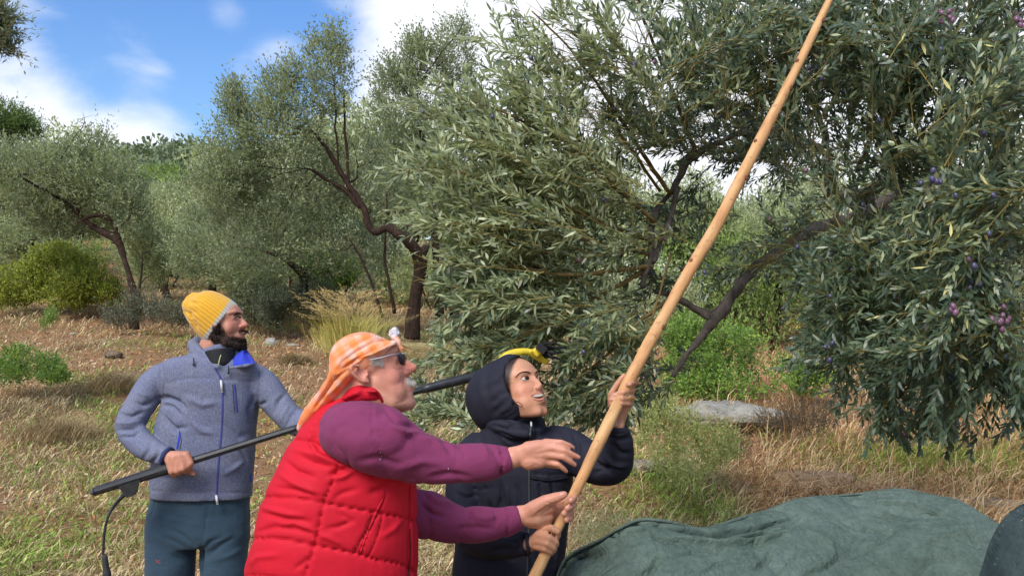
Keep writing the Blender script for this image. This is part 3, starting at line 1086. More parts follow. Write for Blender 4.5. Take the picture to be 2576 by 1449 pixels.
    for lab, px, py, D, rx, ry, mt, sd in rows:
        g = np.random.default_rng(sd)
        bl = [pxblob(px, py, D, rx * .75, ry * .75, rx * .75 * D / FOC, 2)] + [pxblob(px + g.uniform(-.7, .7) * rx, py + g.uniform(-.7, .6) * ry, D + g.uniform(-.5, .5), rx * .42, ry * .45, rx * .42 * D / FOC, .7) for _ in range(6)]
        gz = float(ground_h(np.array([PX(px, py, D)[0]]), np.array([PX(px, py, D)[1]]))[0])
        gy = to_px(np.array([[PX(px, py, D)[0], PX(px, py, D)[1], gz]]))[0][0][1]
        ln = [[(px + g.uniform(-20, 20), gy + 8, D, 11), (px + g.uniform(-25, 25), (gy + py) / 2, D, 9), (px, py, D, 6), (px + g.uniform(-30, 30), py - ry * .6, D, 2)],
              [(px, (gy + py) / 2, D, 6), (px + rx * .4, py, D, 4), (px + rx * .6, py - ry * .3, D, 2)], [(px, (gy + py) / 2 - 8, D, 6), (px - rx * .4, py + 5, D, 4), (px - rx * .65, py - ry * .2, D, 2)]]
        make_tree('olive_tree', lab, O, bl, ln, int(1150 * (rx * ry / 9000) ** .7) + 500, 5, .42, .085, .024, mt, MB_DARK, sd)

def build_bushes():
    g = np.random.default_rng(5)
    make_tree('lentisk_bush', 'dense yellow green bush at the left edge of the slope', 'bush',
        [pxblob(150, 680, 19.5, 95, 60, .8, 2.2), pxblob(60, 710, 19.5, 80, 50, .7, 1.5), pxblob(215, 720, 19, 80, 45, .7, 1.5), pxblob(140, 640, 19.7, 60, 30, .5, .8), pxblob(170, 745, 19, 100, 30, .7, 1), pxblob(30, 740, 19.3, 60, 30, .5, .8), pxblob(270, 745, 19, 45, 28, .4, .6)],
        [], 4300, 4, .16, .05, .030, ML_YEL, MB_DARK, 201, base=PX(150, 780, 19.5), upward=.7, outward=.6, jitter=.4, lo=.5)
    make_tree('green_bush', 'bright green bush with rusty tips behind the flat pale boulder', 'bush',
        [pxblob(1830, 890, 12.2, 110, 80, .8, 2.2), pxblob(1740, 930, 12.2, 80, 60, .6, 1.4), pxblob(1950, 930, 12.0, 100, 60, .7, 1.6), pxblob(1730, 850, 12.6, 60, 60, .5, 1), pxblob(2040, 960, 12, 60, 45, .5, .8), pxblob(1800, 975, 12, 130, 40, .6, 1.2)],
        [], 4200, 4, .15, .042, .024, ML_GRN, MB_DARK, 203, base=PX(1840, 1010, 12.2), upward=.7, jitter=.4, lo=.5)
    make_tree('shrub', 'grey green twiggy shrub behind the bearded face', 'bush',
        [pxblob(720, 780, 16.2, 75, 55, .6, 2), pxblob(790, 760, 16.4, 60, 60, .6, 1.2), pxblob(650, 760, 16.8, 70, 50, .6, 1.2), pxblob(600, 720, 17.5, 90, 50, .6, 1.2)],
        [], 2900, 4, .22, .06, .018, ML_GREY, MB_DARK, 205, base=PX(720, 840, 16.2), upward=.9, lo=.4, twig_r=.003)
    make_tree('shrub', 'low dark green herb bush on the left slope', 'bush',
        [pxblob(95, 925, 11, 55, 32, .5, 1.4), pxblob(40, 905, 11, 60, 42, .4, 1.6), pxblob(130, 945, 10.8, 35, 20, .3, .5), pxblob(0, 940, 11, 50, 30, .4, .8)],
        [], 1900, 4, .13, .036, .016, ML_GRN, MB_DARK, 207, base=PX(70, 955, 11), upward=.8, lo=.4)
    make_tree('sapling', 'small bright green sapling on the bare soil at left', 'plant',
        [pxblob(131, 800, 14.5, 18, 24, .14, 1), pxblob(125, 815, 14.5, 22, 16, .14, .8)],
        [], 260, 4, .14, .05, .013, ML_GRN, MB_DARK, 209, base=PX(131, 830, 14.5), upward=1.4, lo=.1)
    make_tree('shrub', 'leafless brown grey shrub round the foot of the left trunk', 'bush',
        [pxblob(370, 770, 16.3, 60, 45, .5, 1.5), pxblob(430, 790, 16, 60, 30, .4, 1), pxblob(300, 790, 16.3, 45, 30, .4, .8)],
        [], 900, 3, .30, .05, .012, ML_GREY, MB_DARK, 211, base=PX(370, 820, 16.3), upward=.9, lo=.1, twig_r=.0045)
    make_tree('shrub', 'pale small leaved shrub beside the raised navy sleeve', 'bush',
        [pxblob(1680, 1080, 7.6, 90, 75, .45, 2.5), pxblob(1790, 1120, 7.6, 75, 60, .4, 1.5), pxblob(1640, 1020, 7.8, 50, 40, .3, .8), pxblob(1720, 1160, 7.3, 80, 50, .35, 1)],
        [], 1700, 4, .12, .028, .013, leaf_material('pale herb leaf', (.30, .32, .11), (.50, .50, .20), (.48, .48, .26), .6, .2, .25), MB_TWIG, 213, base=PX(1690, 1190, 7.6), upward=.8, lo=.0, jitter=.4)
    make_tree('herb_plant', 'white flecked herb tuft left of the large net', 'plant',
        [pxblob(1530, 1320, 5.9, 65, 35, .25, 1.5), pxblob(1480, 1350, 5.8, 45, 24, .2, .8)],
        [], 420, 3, .08, .014, .009, leaf_material('whitish bract', (.55, .50, .24), (.75, .70, .42), (.65, .6, .36), .7, .1), MB_TWIG, 215, base=PX(1520, 1370, 5.9), upward=.8, lo=.0, jitter=.5)
    make_tree('shrub', 'reddish brown thorny shrub right of the flat boulder', 'bush',
        [pxblob(2010, 1040, 9.5, 110, 40, .4, 1.5), pxblob(2140, 1060, 9.5, 90, 40, .4, 1), pxblob(1900, 1110, 8.6, 80, 30, .3, .8)],
        [], 1300, 3, .20, .02, .008, leaf_material('rusty leaf', (.17, .09, .035), (.30, .16, .07), (.25, .15, .08), .8, .1), MB_DARK, 217, base=PX(2040, 1080, 9.5), upward=.9, lo=.0, twig_r=.0028, jitter=.4)
    make_tree('green_bush', 'fresh green undergrowth beneath the olives left of the grass tuft', 'bush',
        [pxblob(640, 720, 18.5, 60, 40, .5, 1), pxblob(830, 690, 18.5, 70, 40, .5, 1), pxblob(430, 440, 40, 60, 14, 2, .8), pxblob(330, 430, 42, 40, 14, 2, .6)],
        [], 1500, 4, .26, .09, .05, ML_GRN, MB_DARK, 219, base=PX(700, 790, 18.5), upward=.7, lo=.4, jitter=.4)
    # tall yellow grass tuft
    n = 1100
    c = PX(880, 855, 14)
    gz = float(ground_h(np.array([c[0]]), np.array([c[1]]))[0])
    x = c[0] + g.normal(0, .17, n)
    y = c[1] + g.normal(0, .16, n)
    az = np.where(g.uniform(0, 1, n) < .6, math.pi, 0) + g.normal(0, .7, n)
    off = (x - c[0])
    az = np.arctan2(g.normal(0, .5, n), off * 3 + g.normal(0, .7, n) - .3)
    h = g.uniform(.40, .85, n)
    v, f = blades(x, y, h, g.uniform(.1, 1.0, n), az, np.full(n, .0028), np.full(n, gz))
    col = np.where(g.uniform(0, 1, (n, 1)) < .65, [.56, .45, .13], [.34, .36, .09]) * g.uniform(.7, 1.2, (n, 1))
    o = put('grass_tuft', v, f, tint_mat('yellow tuft grass', .8, .1, 0), colors=np.repeat(col, 4, 0), smooth=False, loc=(c[0], c[1], gz))
    tag(o, 'tall feathery yellow grass tuft beyond the orange headscarf', 'grass tuft')
    # plume heads
    n = 230
    x = c[0] + g.normal(-.06, .27, n)
    b = np.stack([x, c[1] + g.normal(0, .15, n), gz + g.uniform(.50, .92, n)], 1)
    T = norm(np.stack([np.sign(x - c[0] - .05) * g.uniform(.3, .9, n), g.normal(0, .2, n), g.uniform(.3, .8, n)], 1))
    bs, d, nr, LL, WW = twigs_to_leaves(b, T, np.full(n, .22), 8, .03, .006, g, droop=.25)
    v, f, m = leaf_geo(bs, d, nr, LL, WW, False, .1, g)
    pl = put('plume', v, f, flat_mat('straw plume', (.50, .36, .14), .9, .1), o, attr=np.zeros(len(v)), smooth=False)
    pl['kind'] = 'stuff'
    # straw mound and fine bushes
    for px, py, D, w, lab in ((745, 852, 13.6, .22, 'domed straw coloured mound of dead grass left of the tuft'), (300, 930, 11.5, .34, 'pale tangled mound of dry grass behind the blue shoulder'), (150, 1060, 9.4, .42, 'brownish mound of dry grass on the left slope')):
        n = 1500
        c = PX(px, py, D)
        gz = float(ground_h(np.array([c[0]]), np.array([c[1]]))[0])
        x = c[0] + g.normal(0, w * .6, n)
        y = c[1] + g.normal(0, w * .5, n)
        v, f = blades(x, y, w * .75 * np.exp(-((x - c[0]) / w) ** 2) * g.uniform(.5, 1.2, n) + .03, g.uniform(.5, 1.8, n), g.uniform(0, 6.28, n), np.full(n, .0022), np.full(n, gz))
        col = np.array([.42, .31, .16]) * g.uniform(.5, 1.1, (n, 1))
        o = put('grass_mound', v, f, tint_mat('mound grass', .85, .08, 0), colors=np.repeat(col, 4, 0), smooth=False, loc=(c[0], c[1], gz))
        tag(o, lab, 'grass mound')

def build_far():
    # distant olives: three kinds, each copied
    protos = []
    for k, mt in enumerate((ML_PALE, ML_DARK, ML_PALE)):
        sd = 300 + k
        g = np.random.default_rng(sd)
        bl = [((0, 0, 2.6), np.array([1.5, 1.5, 1.1]), 2)] + [((g.uniform(-1.2, 1.2), g.uniform(-1, 1), 2.6 + g.uniform(-.7, 1.0)), np.array([.8, .8, .7]), .8) for _ in range(7)]
        t = thing('olive_tree', 'pale grey green olive tree far up the slope among the others', 'tree', (0, 0, 0), 'distant olive trees on the upper slope')
        b = Buf()
        b.tube([(0, 0, -.2), (.1, 0, .9), (-.1, .1, 1.8), (.1, .1, 3.0)], [.16, .13, .10, .03], seg=8)
        b.tube([(0, 0, 1.0), (.5, .1, 1.9), (.9, .1, 2.6)], [.09, .06, .03], seg=6)
        b.tube([(0, 0, 1.1), (-.5, -.1, 1.9), (-.9, .1, 2.7)], [.09, .06, .03], seg=6)
        putb('trunk', b, MB_DARK, t)
        P, T, L, _ = crown_twigs(bl, 900, g, .5, .5, .5, .4)
        bs, d, nr, LL, WW = twigs_to_leaves(P, T, L, 3, .17, .055, g)
        v, f, m = leaf_geo(bs, d, nr, LL, WW, False, .1, g)
        o = put('crown', v, f, mt, t, attr=np.repeat(g.uniform(0, 1, len(bs)), m), smooth=False)
        o['kind'] = 'stuff'
        protos.append(t)
    g = np.random.default_rng(9)
    spots = []
    for D in (27, 31, 36, 42, 49, 57):
        hw = D * .68
        step = 3.6 + D * .02
        for x in np.arange(-hw, hw, step):
            spots.append((x + g.uniform(-.9, .9), D + g.uniform(-1.6, 1.6)))
    for i, (x, y) in enumerate(spots):
        src = protos[i % 3]
        z = float(ground_h(np.array([x]), np.array([y]))[0])
        if i < 3:
            r = src
        else:
            r = src.copy()
            COL.objects.link(r)
            for ch in src.children:
                if ch.type == 'MESH':
                    c2 = ch.copy()
                    COL.objects.link(c2)
                    c2.parent = r
        r.location = (x, y, z - .1)
        r.rotation_euler = (0, 0, g.uniform(0, 6.28))
        s = g.uniform(.8, 1.25)
        pq = to_px(np.array([[x, y, z]]))[0][0][0]
        if 270 < pq < 560:
            s *= .62
        r.scale = (s, s, s * g.uniform(.9, 1.15))
    # undergrowth between and below the olives
    pr = []
    for k, (mt, nm) in enumerate(((ML_PALE, 'pale'), (ML_GREY, 'grey'), (ML_GRN, 'green'))):
        bl = [((0, 0, .8), np.array([1.3, .8, .8]), 2)] + [((g.uniform(-1.2, 1.2), g.uniform(-.4, .4), g.uniform(.5, 1.5)), np.array([.6, .5, .5]), .7) for _ in range(5)]
        t = thing('shrub', 'low undergrowth shrub filling the space beneath the middle olives', 'bush', (0, 0, 0), 'undergrowth shrubs beneath the olives')
        P, T, L, _ = crown_twigs(bl, 900, g, .35, .5, .8, .3)
        bs, d, nr, LL, WW = twigs_to_leaves(P, T, L, 4, .075, .026, g)
        v, f, m = leaf_geo(bs, d, nr, LL, WW, False, .1, g)
        o = put('foliage', v, f, mt, t, attr=np.repeat(g.uniform(0, 1, len(bs)), m), smooth=False)
        o['kind'] = 'stuff'
        b = Buf()
        for q in range(4):
            b.tube([(0, 0, -.1), (g.uniform(-.3, .3), 0, .5), (g.uniform(-.8, .8), 0, 1.1)], [.03, .02, .008], seg=5)
        putb('stem', b, MB_DARK, t)
        pr.append(t)
    sp2 = [(x, D) for D, lo_, hi_, st in ((21.5, -4.8, -1.0, 1.35), (24.5, -13, 13, 2.0), (20.5, -1.2, 9.5, 1.7), (17.5, 2.2, 9.5, 1.9)) for x in np.arange(lo_, hi_, st)]
    for i, (x, y) in enumerate(sp2):
        src = pr[(i * 7 + i // 3) % 3]
        x, y = x + g.uniform(-.5, .5), y + g.uniform(-.5, .5)
        if i < 3:
            r = src = pr[i]
        else:
            r = src.copy()
            COL.objects.link(r)
            for ch in src.children:
                c2 = ch.copy()
                COL.objects.link(c2)
                c2.parent = r
        r.location = (x, y, float(ground_h(np.array([x]), np.array([y]))[0]) - .1)
        r.rotation_euler = (0, 0, g.uniform(-.5, .5) + (math.pi if g.uniform() < .5 else 0))
        s = g.uniform(.8, 1.3)
        r.scale = (s, s, s * g.uniform(.8, 1.25))
    # wood on the hill
    n = 420
    x = np.concatenate([g.normal(-38, 13, 300), g.uniform(-110, 90, 120)])
    y = np.concatenate([g.uniform(70, 128, 300), g.uniform(66, 130, 120)])
    z = ground_h(x, y)
    R_ = g.uniform(1.4, 2.9, n)
    k = 90
    d = norm(g.normal(0, 1, (n, k, 3)))
    d[..., 2] = np.abs(d[..., 2]) * 1.1 - .25
    P = np.stack([x, y, z + R_ * .9], 1)[:, None] + d * R_[:, None, None] * g.uniform(.7, 1.12, (n, k, 1)) * [1, 1, .85]
    P = P.reshape(-1, 3)
    dd = norm(np.repeat(0, len(P))[:, None] + d.reshape(-1, 3) * .5 + g.normal(0, .5, (len(P), 3)) + [0, 0, .3])
    nr = norm(d.reshape(-1, 3) + g.normal(0, .4, (len(P), 3)))
    v, f, m = leaf_geo(P, dd, nr, g.uniform(.45, .95, len(P)), g.uniform(.3, .6, len(P)), False, .1, g)
    tone = np.repeat(np.repeat(g.uniform(0, 1, n), k) * .7 + g.uniform(0, .3, n * k), m)
    o = put('woodland', v, f, leaf_material('far wood leaf', (.17, .215, .13), (.30, .37, .16), (.22, .27, .15), .7, .1), None, attr=tone, smooth=False)
    tag(o, 'wooded green hill under the white cloud bank', 'woodland', kind='stuff')

# ------------------------------------------------------------------ the near olive
def build_near_olive():
    g = np.random.default_rng(42)
    base = PX(2372, 1090, 10.0)
    base[2] = float(ground_h(np.array([base[0]]), np.array([base[1]]))[0])
    t = thing('olive_tree', 'large near olive tree with dark fruit whose branches fill the right half', 'tree', base)
    trunk = [[(2372, 1100, 10, 40), (2365, 1040, 9.9, 34), (2350, 940, 9.6, 30), (2330, 820, 9.2, 28), (2300, 700, 8.8, 26), (2260, 600, 8.2, 24), (2200, 520, 7.6, 24), (2130, 500, 7.0, 24), (2095, 500, 6.8, 22)],
             [(2350, 900, 9.5, 20), (2420, 760, 8.5, 18), (2480, 560, 7, 18), (2520, 300, 5.6, 14), (2540, 80, 5.0, 9), (2500, -120, 4.7, 3)]]
    limbs = [[(2095, 505, 6.8, 18), (2088, 440, 6.6, 15), (2080, 390, 6.5, 12), (2072, 330, 6.3, 9), (2040, 240, 6, 6), (2010, 120, 5.6, 4)],
             [(2110, 500, 6.8, 16), (2190, 480, 6.6, 13), (2250, 430, 6.4, 9), (2200, 390, 6.3, 7)],
             [(2085, 385, 6.5, 13), (2010, 360, 6.2, 13), (1960, 340, 5.9, 13), (1900, 335, 5.7, 10), (1840, 345, 5.5, 8), (1770, 380, 5.4, 8), (1730, 400, 5.4, 11), (1712, 440, 5.4, 9), (1680, 490, 5.3, 7), (1645, 540, 5.2, 8), (1640, 600, 5.1, 9), (1630, 660, 5.0, 9), (1620, 720, 5.0, 5)],
             [(1700, 470, 5.3, 7), (1690, 540, 5.2, 6), (1665, 600, 5.1, 7), (1640, 660, 5, 8)],
             [(2250, 490, 7.4, 12), (2160, 540, 6.6, 13), (2060, 572, 6.0, 13), (1990, 610, 5.7, 14), (1905, 672, 5.5, 14), (1850, 735, 5.4, 14), (1797, 800, 5.3, 14), (1770, 835, 5.3, 10), (1730, 885, 5.3, 9), (1692, 945, 5.3, 6)],
             [(1795, 800, 5.3, 12), (1750, 775, 5.3, 10), (1705, 748, 5.3, 10), (1650, 735, 5.2, 5)],
             [(2160, 430, 5.8, 8), (2175, 380, 5.6, 7), (2205, 310, 5.4, 6), (2280, 270, 5.2, 4)],
             [(2330, 820, 9, 14), (2200, 640, 7.5, 10), (2120, 560, 6.6, 8)]]
    v, f = limbs_geo(trunk, 14)
    v = v + fbm3(v * 7, 3) * .03 + fbm3(v * 25, 5) * .008
    put('trunk', v, f, MB_DARK, t)
    v, f = limbs_geo(limbs, 12)
    v = v + fbm3(v * 12, 4) * .014 + fbm3(v * 40, 6) * .004
    put('branches', v, f, MB_GREY, t)
    bpy.data.objects[-1] if False else None
    long_stems = [[(1640, 670, 5.0, 7), (1560, 680, 4.9, 6), (1480, 690, 4.8, 5), (1400, 690, 4.75, 4), (1300, 672, 4.7, 3), (1180, 640, 4.6, 2)],
                  [(1620, 680, 5.0, 6), (1500, 750, 4.9, 5), (1400, 800, 4.8, 3.5), (1300, 850, 4.7, 2.5)],
                  [(1650, 560, 5.1, 6), (1560, 480, 5.0, 5), (1430, 380, 4.9, 4), (1300, 300, 4.8, 3), (1150, 240, 4.7, 2)],
                  [(1690, 490, 5.3, 6), (1610, 380, 5.1, 5), (1520, 240, 4.9, 4), (1430, 120, 4.8, 3), (1340, 30, 4.7, 2)],
                  [(1750, 390, 5.4, 6), (1700, 250, 5.1, 5), (1640, 100, 4.9, 4), (1600, -20, 4.7, 3)],
                  [(1640, 610, 5.1, 6), (1520, 560, 4.95, 4.5), (1380, 500, 4.8, 3.5), (1230, 450, 4.7, 2.5), (1090, 420, 4.6, 1.6)],
                  [(1630, 640, 5.0, 5), (1500, 610, 4.9, 4), (1350, 590, 4.8, 3), (1200, 580, 4.7, 2), (1080, 560, 4.6, 1.4)],
                  [(1700, 745, 5.2, 5), (1620, 800, 5.0, 4), (1540, 880, 4.9, 3), (1440, 960, 4.8, 2)],
                  [(1690, 640, 5.1, 3), (1640, 800, 5.0, 3), (1600, 920, 4.9, 2)],
                  [(1660, 480, 5.3, 4.5), (1560, 330, 5.2, 4), (1540, 240, 5.1, 3), (1530, 140, 5, 2)]]
    v, f = limbs_geo(long_stems, 7)
    v = v + fbm3(v * 14, 8) * .008
    o = put('branch_stems', v, f, flat_mat('ochre young bark', (.19, .13, .05), .8, .2, var=.35, scale=18), t)
    o.name = 'young_branch'
    # zones: px, py, D, sx, sy, sD, angle (deg, 0 right, 90 up), spread, branchlets, length, pale
    Z = [(1340, 240, 4.85, 130, 100, .30, 146, 18, 26, .55, 1), (1215, 320, 4.8, 80, 70, .25, 152, 14, 15, .5, 1), (1270, 440, 4.75, 120, 80, .28, 158, 16, 24, .55, 1), (1190, 540, 4.7, 80, 60, .2, 162, 12, 12, .5, 1), (1140, 430, 4.7, 45, 40, .15, 165, 10, 4, .45, 1),
         (1470, 170, 4.9, 90, 100, .3, 135, 22, 11, .5, 1), (1400, 60, 4.8, 60, 50, .25, 140, 18, 5, .5, 1), (1440, 350, 4.9, 120, 90, .35, 140, 22, 24, .55, 1), (1380, 520, 4.85, 170, 90, .35, 158, 20, 32, .55, 1),
         (1260, 650, 4.7, 130, 55, .25, 166, 18, 22, .5, 1), (1450, 650, 4.9, 150, 60, .3, 165, 24, 22, .5, 0.85), (1280, 765, 4.75, 120, 60, .3, 178, 22, 24, .45, 0.85), (1450, 790, 4.9, 140, 70, .35, 185, 28, 26, .45, 0.65),
         (1240, 875, 4.8, 100, 50, .25, 185, 22, 15, .42, 0.85), (1420, 910, 4.9, 150, 55, .3, 195, 28, 20, .42, 0.55), (1560, 940, 4.9, 70, 60, .25, 235, 30, 8, .36, 0.45), (1150, 1020, 4.8, 60, 40, .2, 180, 24, 9, .36, 0.75), (1420, 1000, 4.9, 120, 40, .25, 200, 28, 12, .38, 0.55),
         (1570, 130, 4.8, 90, 110, .3, 115, 28, 11, .5, 0.95), (1620, 320, 5.2, 110, 110, .35, 120, 35, 10, .45, 0.75), (1560, 480, 5.2, 100, 90, .3, 140, 35, 11, .45, 0.75),
         (1760, 110, 4.6, 130, 110, .35, 100, 35, 26, .5, .3), (1960, 120, 4.4, 150, 110, .4, 85, 40, 34, .48, .2), (2180, 130, 4.2, 140, 120, .4, 80, 45, 34, .45, .1), (2400, 110, 3.9, 150, 120, .4, 70, 50, 36, .45, .0),
         (1800, 230, 4.9, 110, 50, .35, 150, 50, 10, .4, .3), (2080, 250, 4.7, 130, 60, .35, 100, 60, 18, .42, .1), (1720, 420, 5.3, 60, 60, .3, 120, 60, 5, .4, .3),
         (2300, 320, 4.3, 120, 110, .35, 60, 60, 28, .45, .1), (2500, 350, 3.6, 90, 130, .35, 50, 50, 20, .42, .3), (2070, 620, 4.9, 90, 50, .3, 200, 50, 10, .4, .1), (1950, 640, 5.0, 90, 45, .25, 185, 40, 7, .36, .2),
         (2250, 560, 4.3, 150, 90, .35, 160, 70, 34, .45, .2), (2450, 560, 3.7, 120, 110, .35, 150, 55, 28, .42, .4), (2200, 720, 4.3, 140, 80, .35, 185, 65, 32, .42, .0), (2430, 760, 3.8, 130, 100, .35, 180, 70, 34, .42, .1),
         (2090, 770, 4.5, 70, 60, .25, 215, 30, 8, .36, .0), (2240, 870, 4.2, 110, 60, .3, 215, 60, 20, .38, .0), (2430, 910, 3.9, 130, 60, .3, 225, 60, 24, .38, .0), (2260, 990, 4.1, 40, 40, .2, 262, 20, 4, .32, .0), (2400, 1010, 3.9, 50, 25, .2, 258, 22, 4, .32, .0), (2570, 960, 3.7, 30, 50, .2, 262, 20, 5, .35, .0),
         (1160, 760, 4.75, 40, 50, .2, 172, 14, 4, .4, 0.95), (1930, 360, 5.9, 110, 50, .3, 150, 60, 22, .45, .1), (1960, 420, 5.6, 110, 45, .3, 150, 60, 12, .42, .1), (1700, 280, 5.6, 110, 80, .3, 125, 50, 14, .45, .4), (1560, 260, 5.6, 90, 90, .3, 130, 40, 10, .45, .6), (1640, 900, 5.4, 90, 60, .3, 200, 50, 7, .36, .2), (2090, 400, 6.0, 110, 60, .3, 110, 60, 14, .45, .1), (1880, 480, 6.0, 110, 50, .3, 190, 60, 12, .45, .1), (2060, 520, 6.0, 110, 40, .3, 190, 60, 9, .42, .0), (1790, 330, 5.3, 90, 50, .3, 150, 50, 9, .42, .2), (1960, 250, 5.0, 80, 50, .3, 120, 60, 10, .42, .1), (1760, 560, 5.6, 60, 60, .3, 190, 60, 6, .4, .1), (1640, 640, 5.2, 60, 90, .3, 240, 50, 6, .35, 0.55), (2380, 420, 6.3, 230, 180, .6, 100, 80, 26, .6, .1), (2330, 780, 6.3, 200, 150, .6, 220, 60, 20, .6, .0), (1400, 500, 6.0, 180, 200, .4, 150, 50, 20, .6, 0.75), (2150, 130, 6.0, 330, 120, .5, 90, 60, 24, .6, .2)]
    S, Dr, LN, PALE, LIGHT = [], [], [], [], []
    Z = [z_ for z_ in Z if not (z_[2] >= 6.0 and z_[1] > 350 and z_[0] < 2200)]
    for px, py, D, sx, sy, sD, ang, spr, n, ln, pale in Z:
        n = max(2, int(n * (.62 if px < 1750 else .80) + .5))
        x = px + g.uniform(-1, 1, n) * sx
        y = py + g.uniform(-1, 1, n) * sy
        d = D + g.uniform(-1, 1, n) * sD
        a = np.radians(ang + g.normal(0, spr, n))
        dr = np.cos(a)[:, None] * RT + np.sin(a)[:, None] * UP + g.normal(0, .22, n)[:, None] * FW
        dr = norm(dr)
        L = ln * g.uniform(.75, 1.2, n)
        p = np.stack([PX(*q) for q in zip(x, y, d)])
        S.append(p - dr * L[:, None] * .5)
        Dr.append(dr)
        LN.append(L)
        PALE.append(np.full(n, pale))
    S, Dr, LN, PALE = np.concatenate(S), np.concatenate(Dr), np.concatenate(LN), np.concatenate(PALE)
    nb = len(S)
    # main stems of branchlets
    side = norm(np.cross(Dr, g.normal(0, 1, (nb, 3))))
    bow = side * (LN * g.uniform(-.10, .10, nb))[:, None] + np.array([0, 0, 1]) * (LN * g.uniform(-.12, .04, nb))[:, None]
    def along(u):
        return S + Dr * (LN * u)[:, None] + bow * (u ** 2)
    v1, f1 = thin_tubes(S, along(.5), along(.97), np.full(nb, .0032), np.full(nb, .0012))
    # side twigs
    TP, TD, TL, TPale, TB = [], [], [], [], []
    nt_ = 11
    for k in range(nt_):
        u = (k + g.uniform(.2, .8, nb)) / nt_
        P0 = S + Dr * (LN * u)[:, None] + bow * (u ** 2)[:, None]
        sd = norm(np.cross(Dr, norm(g.normal(0, 1, (nb, 3)))))
        d = norm(Dr + bow / LN[:, None] * 1.5 + sd * g.uniform(.4, 1.05, nb)[:, None] + g.normal(0, .12, (nb, 3)))
        TP.append(P0)
        TD.append(d)
        TL.append(LN * .38 * g.uniform(.6, 1.2, nb) * (1.1 - .35 * u))
        TPale.append(PALE)
    # the leader itself carries leaves as well
    TP.append(along(.35)); TD.append(norm(Dr + bow / LN[:, None])); TL.append(LN * .62); TPale.append(PALE)
    TP, TD, TL, TPale = map(np.concatenate, (TP, TD, TL, TPale))
    v2, f2 = thin_tubes(TP, TP + TD * TL[:, None] * .5, TP + TD * TL[:, None] * .95 - np.array([0, 0, .08]) * TL[:, None], np.full(len(TP), .0019), np.full(len(TP), .0008))
    o = put('twig', np.concatenate([v1, v2]), np.concatenate([f1, f2 + len(v1)]), MB_TWIG, t)
    o['kind'] = 'stuff'
    K = 7
    cl = cr_ = None
    droop = .04
    b, d, nr, LL, WW = twigs_to_leaves(TP, TD, TL, K, .057, .0128, g, droop=droop, splay=.85, jitter=.26)
    WW = WW * 1.0
    pale = np.concatenate([np.repeat(TPale[:, None], K, 1)] * 2, 1).reshape(-1)
    twn = np.concatenate([np.repeat(g.uniform(0, 1, len(TP))[:, None], K, 1)] * 2, 1).reshape(-1)
    n = len(b)
    tone = np.clip(.5 * twn + .5 * g.uniform(0, 1, n), 0, 1) ** 1.3
    # keep the front people and the grip area clear of leaves
    pc, Dc = to_px(b + d * .03)
    rgt = pc[:, 0] > 1700
    LL = LL * np.where(rgt, .84, 1.0)
    WW = WW * np.where(rgt, .95, 1.0)
    keep = ~((Dc < 3.55) & (pc[:, 0] < 1700) & (pc[:, 1] > 700))
    # pick out the leaves that show largest
    size = LL / Dc * FOC
    keep &= thin_out(b, g, limbs[4:6], 9, .9) & thin_out(b, g, limbs[:4] + limbs[6:], 6, .45) & thin_out(b, g, long_stems, 6, .6, GAPS)
    keep &= ~((pc[:, 0] < 1078) & (pc[:, 1] > 655) & (pc[:, 1] < 905))
    keep &= ~((pc[:, 0] < 1095) & (pc[:, 1] > 585) & (pc[:, 1] < 660) & (g.uniform(0, 1, n) < .62))
    vis = (pc[:, 0] > 20) & (pc[:, 0] < 2550) & (pc[:, 1] > 20) & (pc[:, 1] < 1150) & keep
    order = np.argsort(-(size - 30 * (~vis) + g.uniform(0, 4, n)))[:300]
    big = np.zeros(n, bool)
    big[order] = True
    rest = keep & ~big
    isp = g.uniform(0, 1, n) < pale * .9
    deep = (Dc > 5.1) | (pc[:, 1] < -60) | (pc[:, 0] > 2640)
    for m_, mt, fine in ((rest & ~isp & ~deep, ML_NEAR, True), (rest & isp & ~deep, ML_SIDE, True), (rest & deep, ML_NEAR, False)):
        v, f, q = leaf_geo(b[m_], d[m_], nr[m_], LL[m_], WW[m_], fine, .16, g)
        o = put('foliage', v, f, mt, t, attr=np.repeat(tone[m_], q), smooth=False)
        o['kind'] = 'stuff'
        o.name = 'foliage'
    units = []
    for k in range(3):
        v, f, q = leaf_geo(np.zeros((1, 3)), np.array([[1.0, 0, 0]]), np.array([[0, 0, 1.0]]), np.array([1.0]), np.array([.21]), True, (.05, .12, -.06)[k])
        me = mesh_from('leaf', v, f, attr=np.full(len(v), (.25, .6, 1.0)[k]), smooth=False)
        me.materials.append(ML_SIDE if k == 2 else ML_NEAR)
        units.append(me)
    from mathutils import Matrix
    bb = np.array(t['_base'])
    for i in order:
        s_ = np.cross(d[i], nr[i])
        s_ = s_ / np.linalg.norm(s_)
        n_ = np.cross(s_, d[i])
        Mx = np.eye(4)
        Mx[:3, 0] = d[i] * LL[i]
        Mx[:3, 1] = -s_ * LL[i]
        Mx[:3, 2] = n_ * LL[i]
        Mx[:3, 3] = b[i] - bb
        o = bpy.data.objects.new('leaf', units[int(g.integers(0, 3))])
        COL.objects.link(o)
        o.parent = t
        o.matrix_local = Matrix(Mx.tolist())
    # fruit
    fm = []
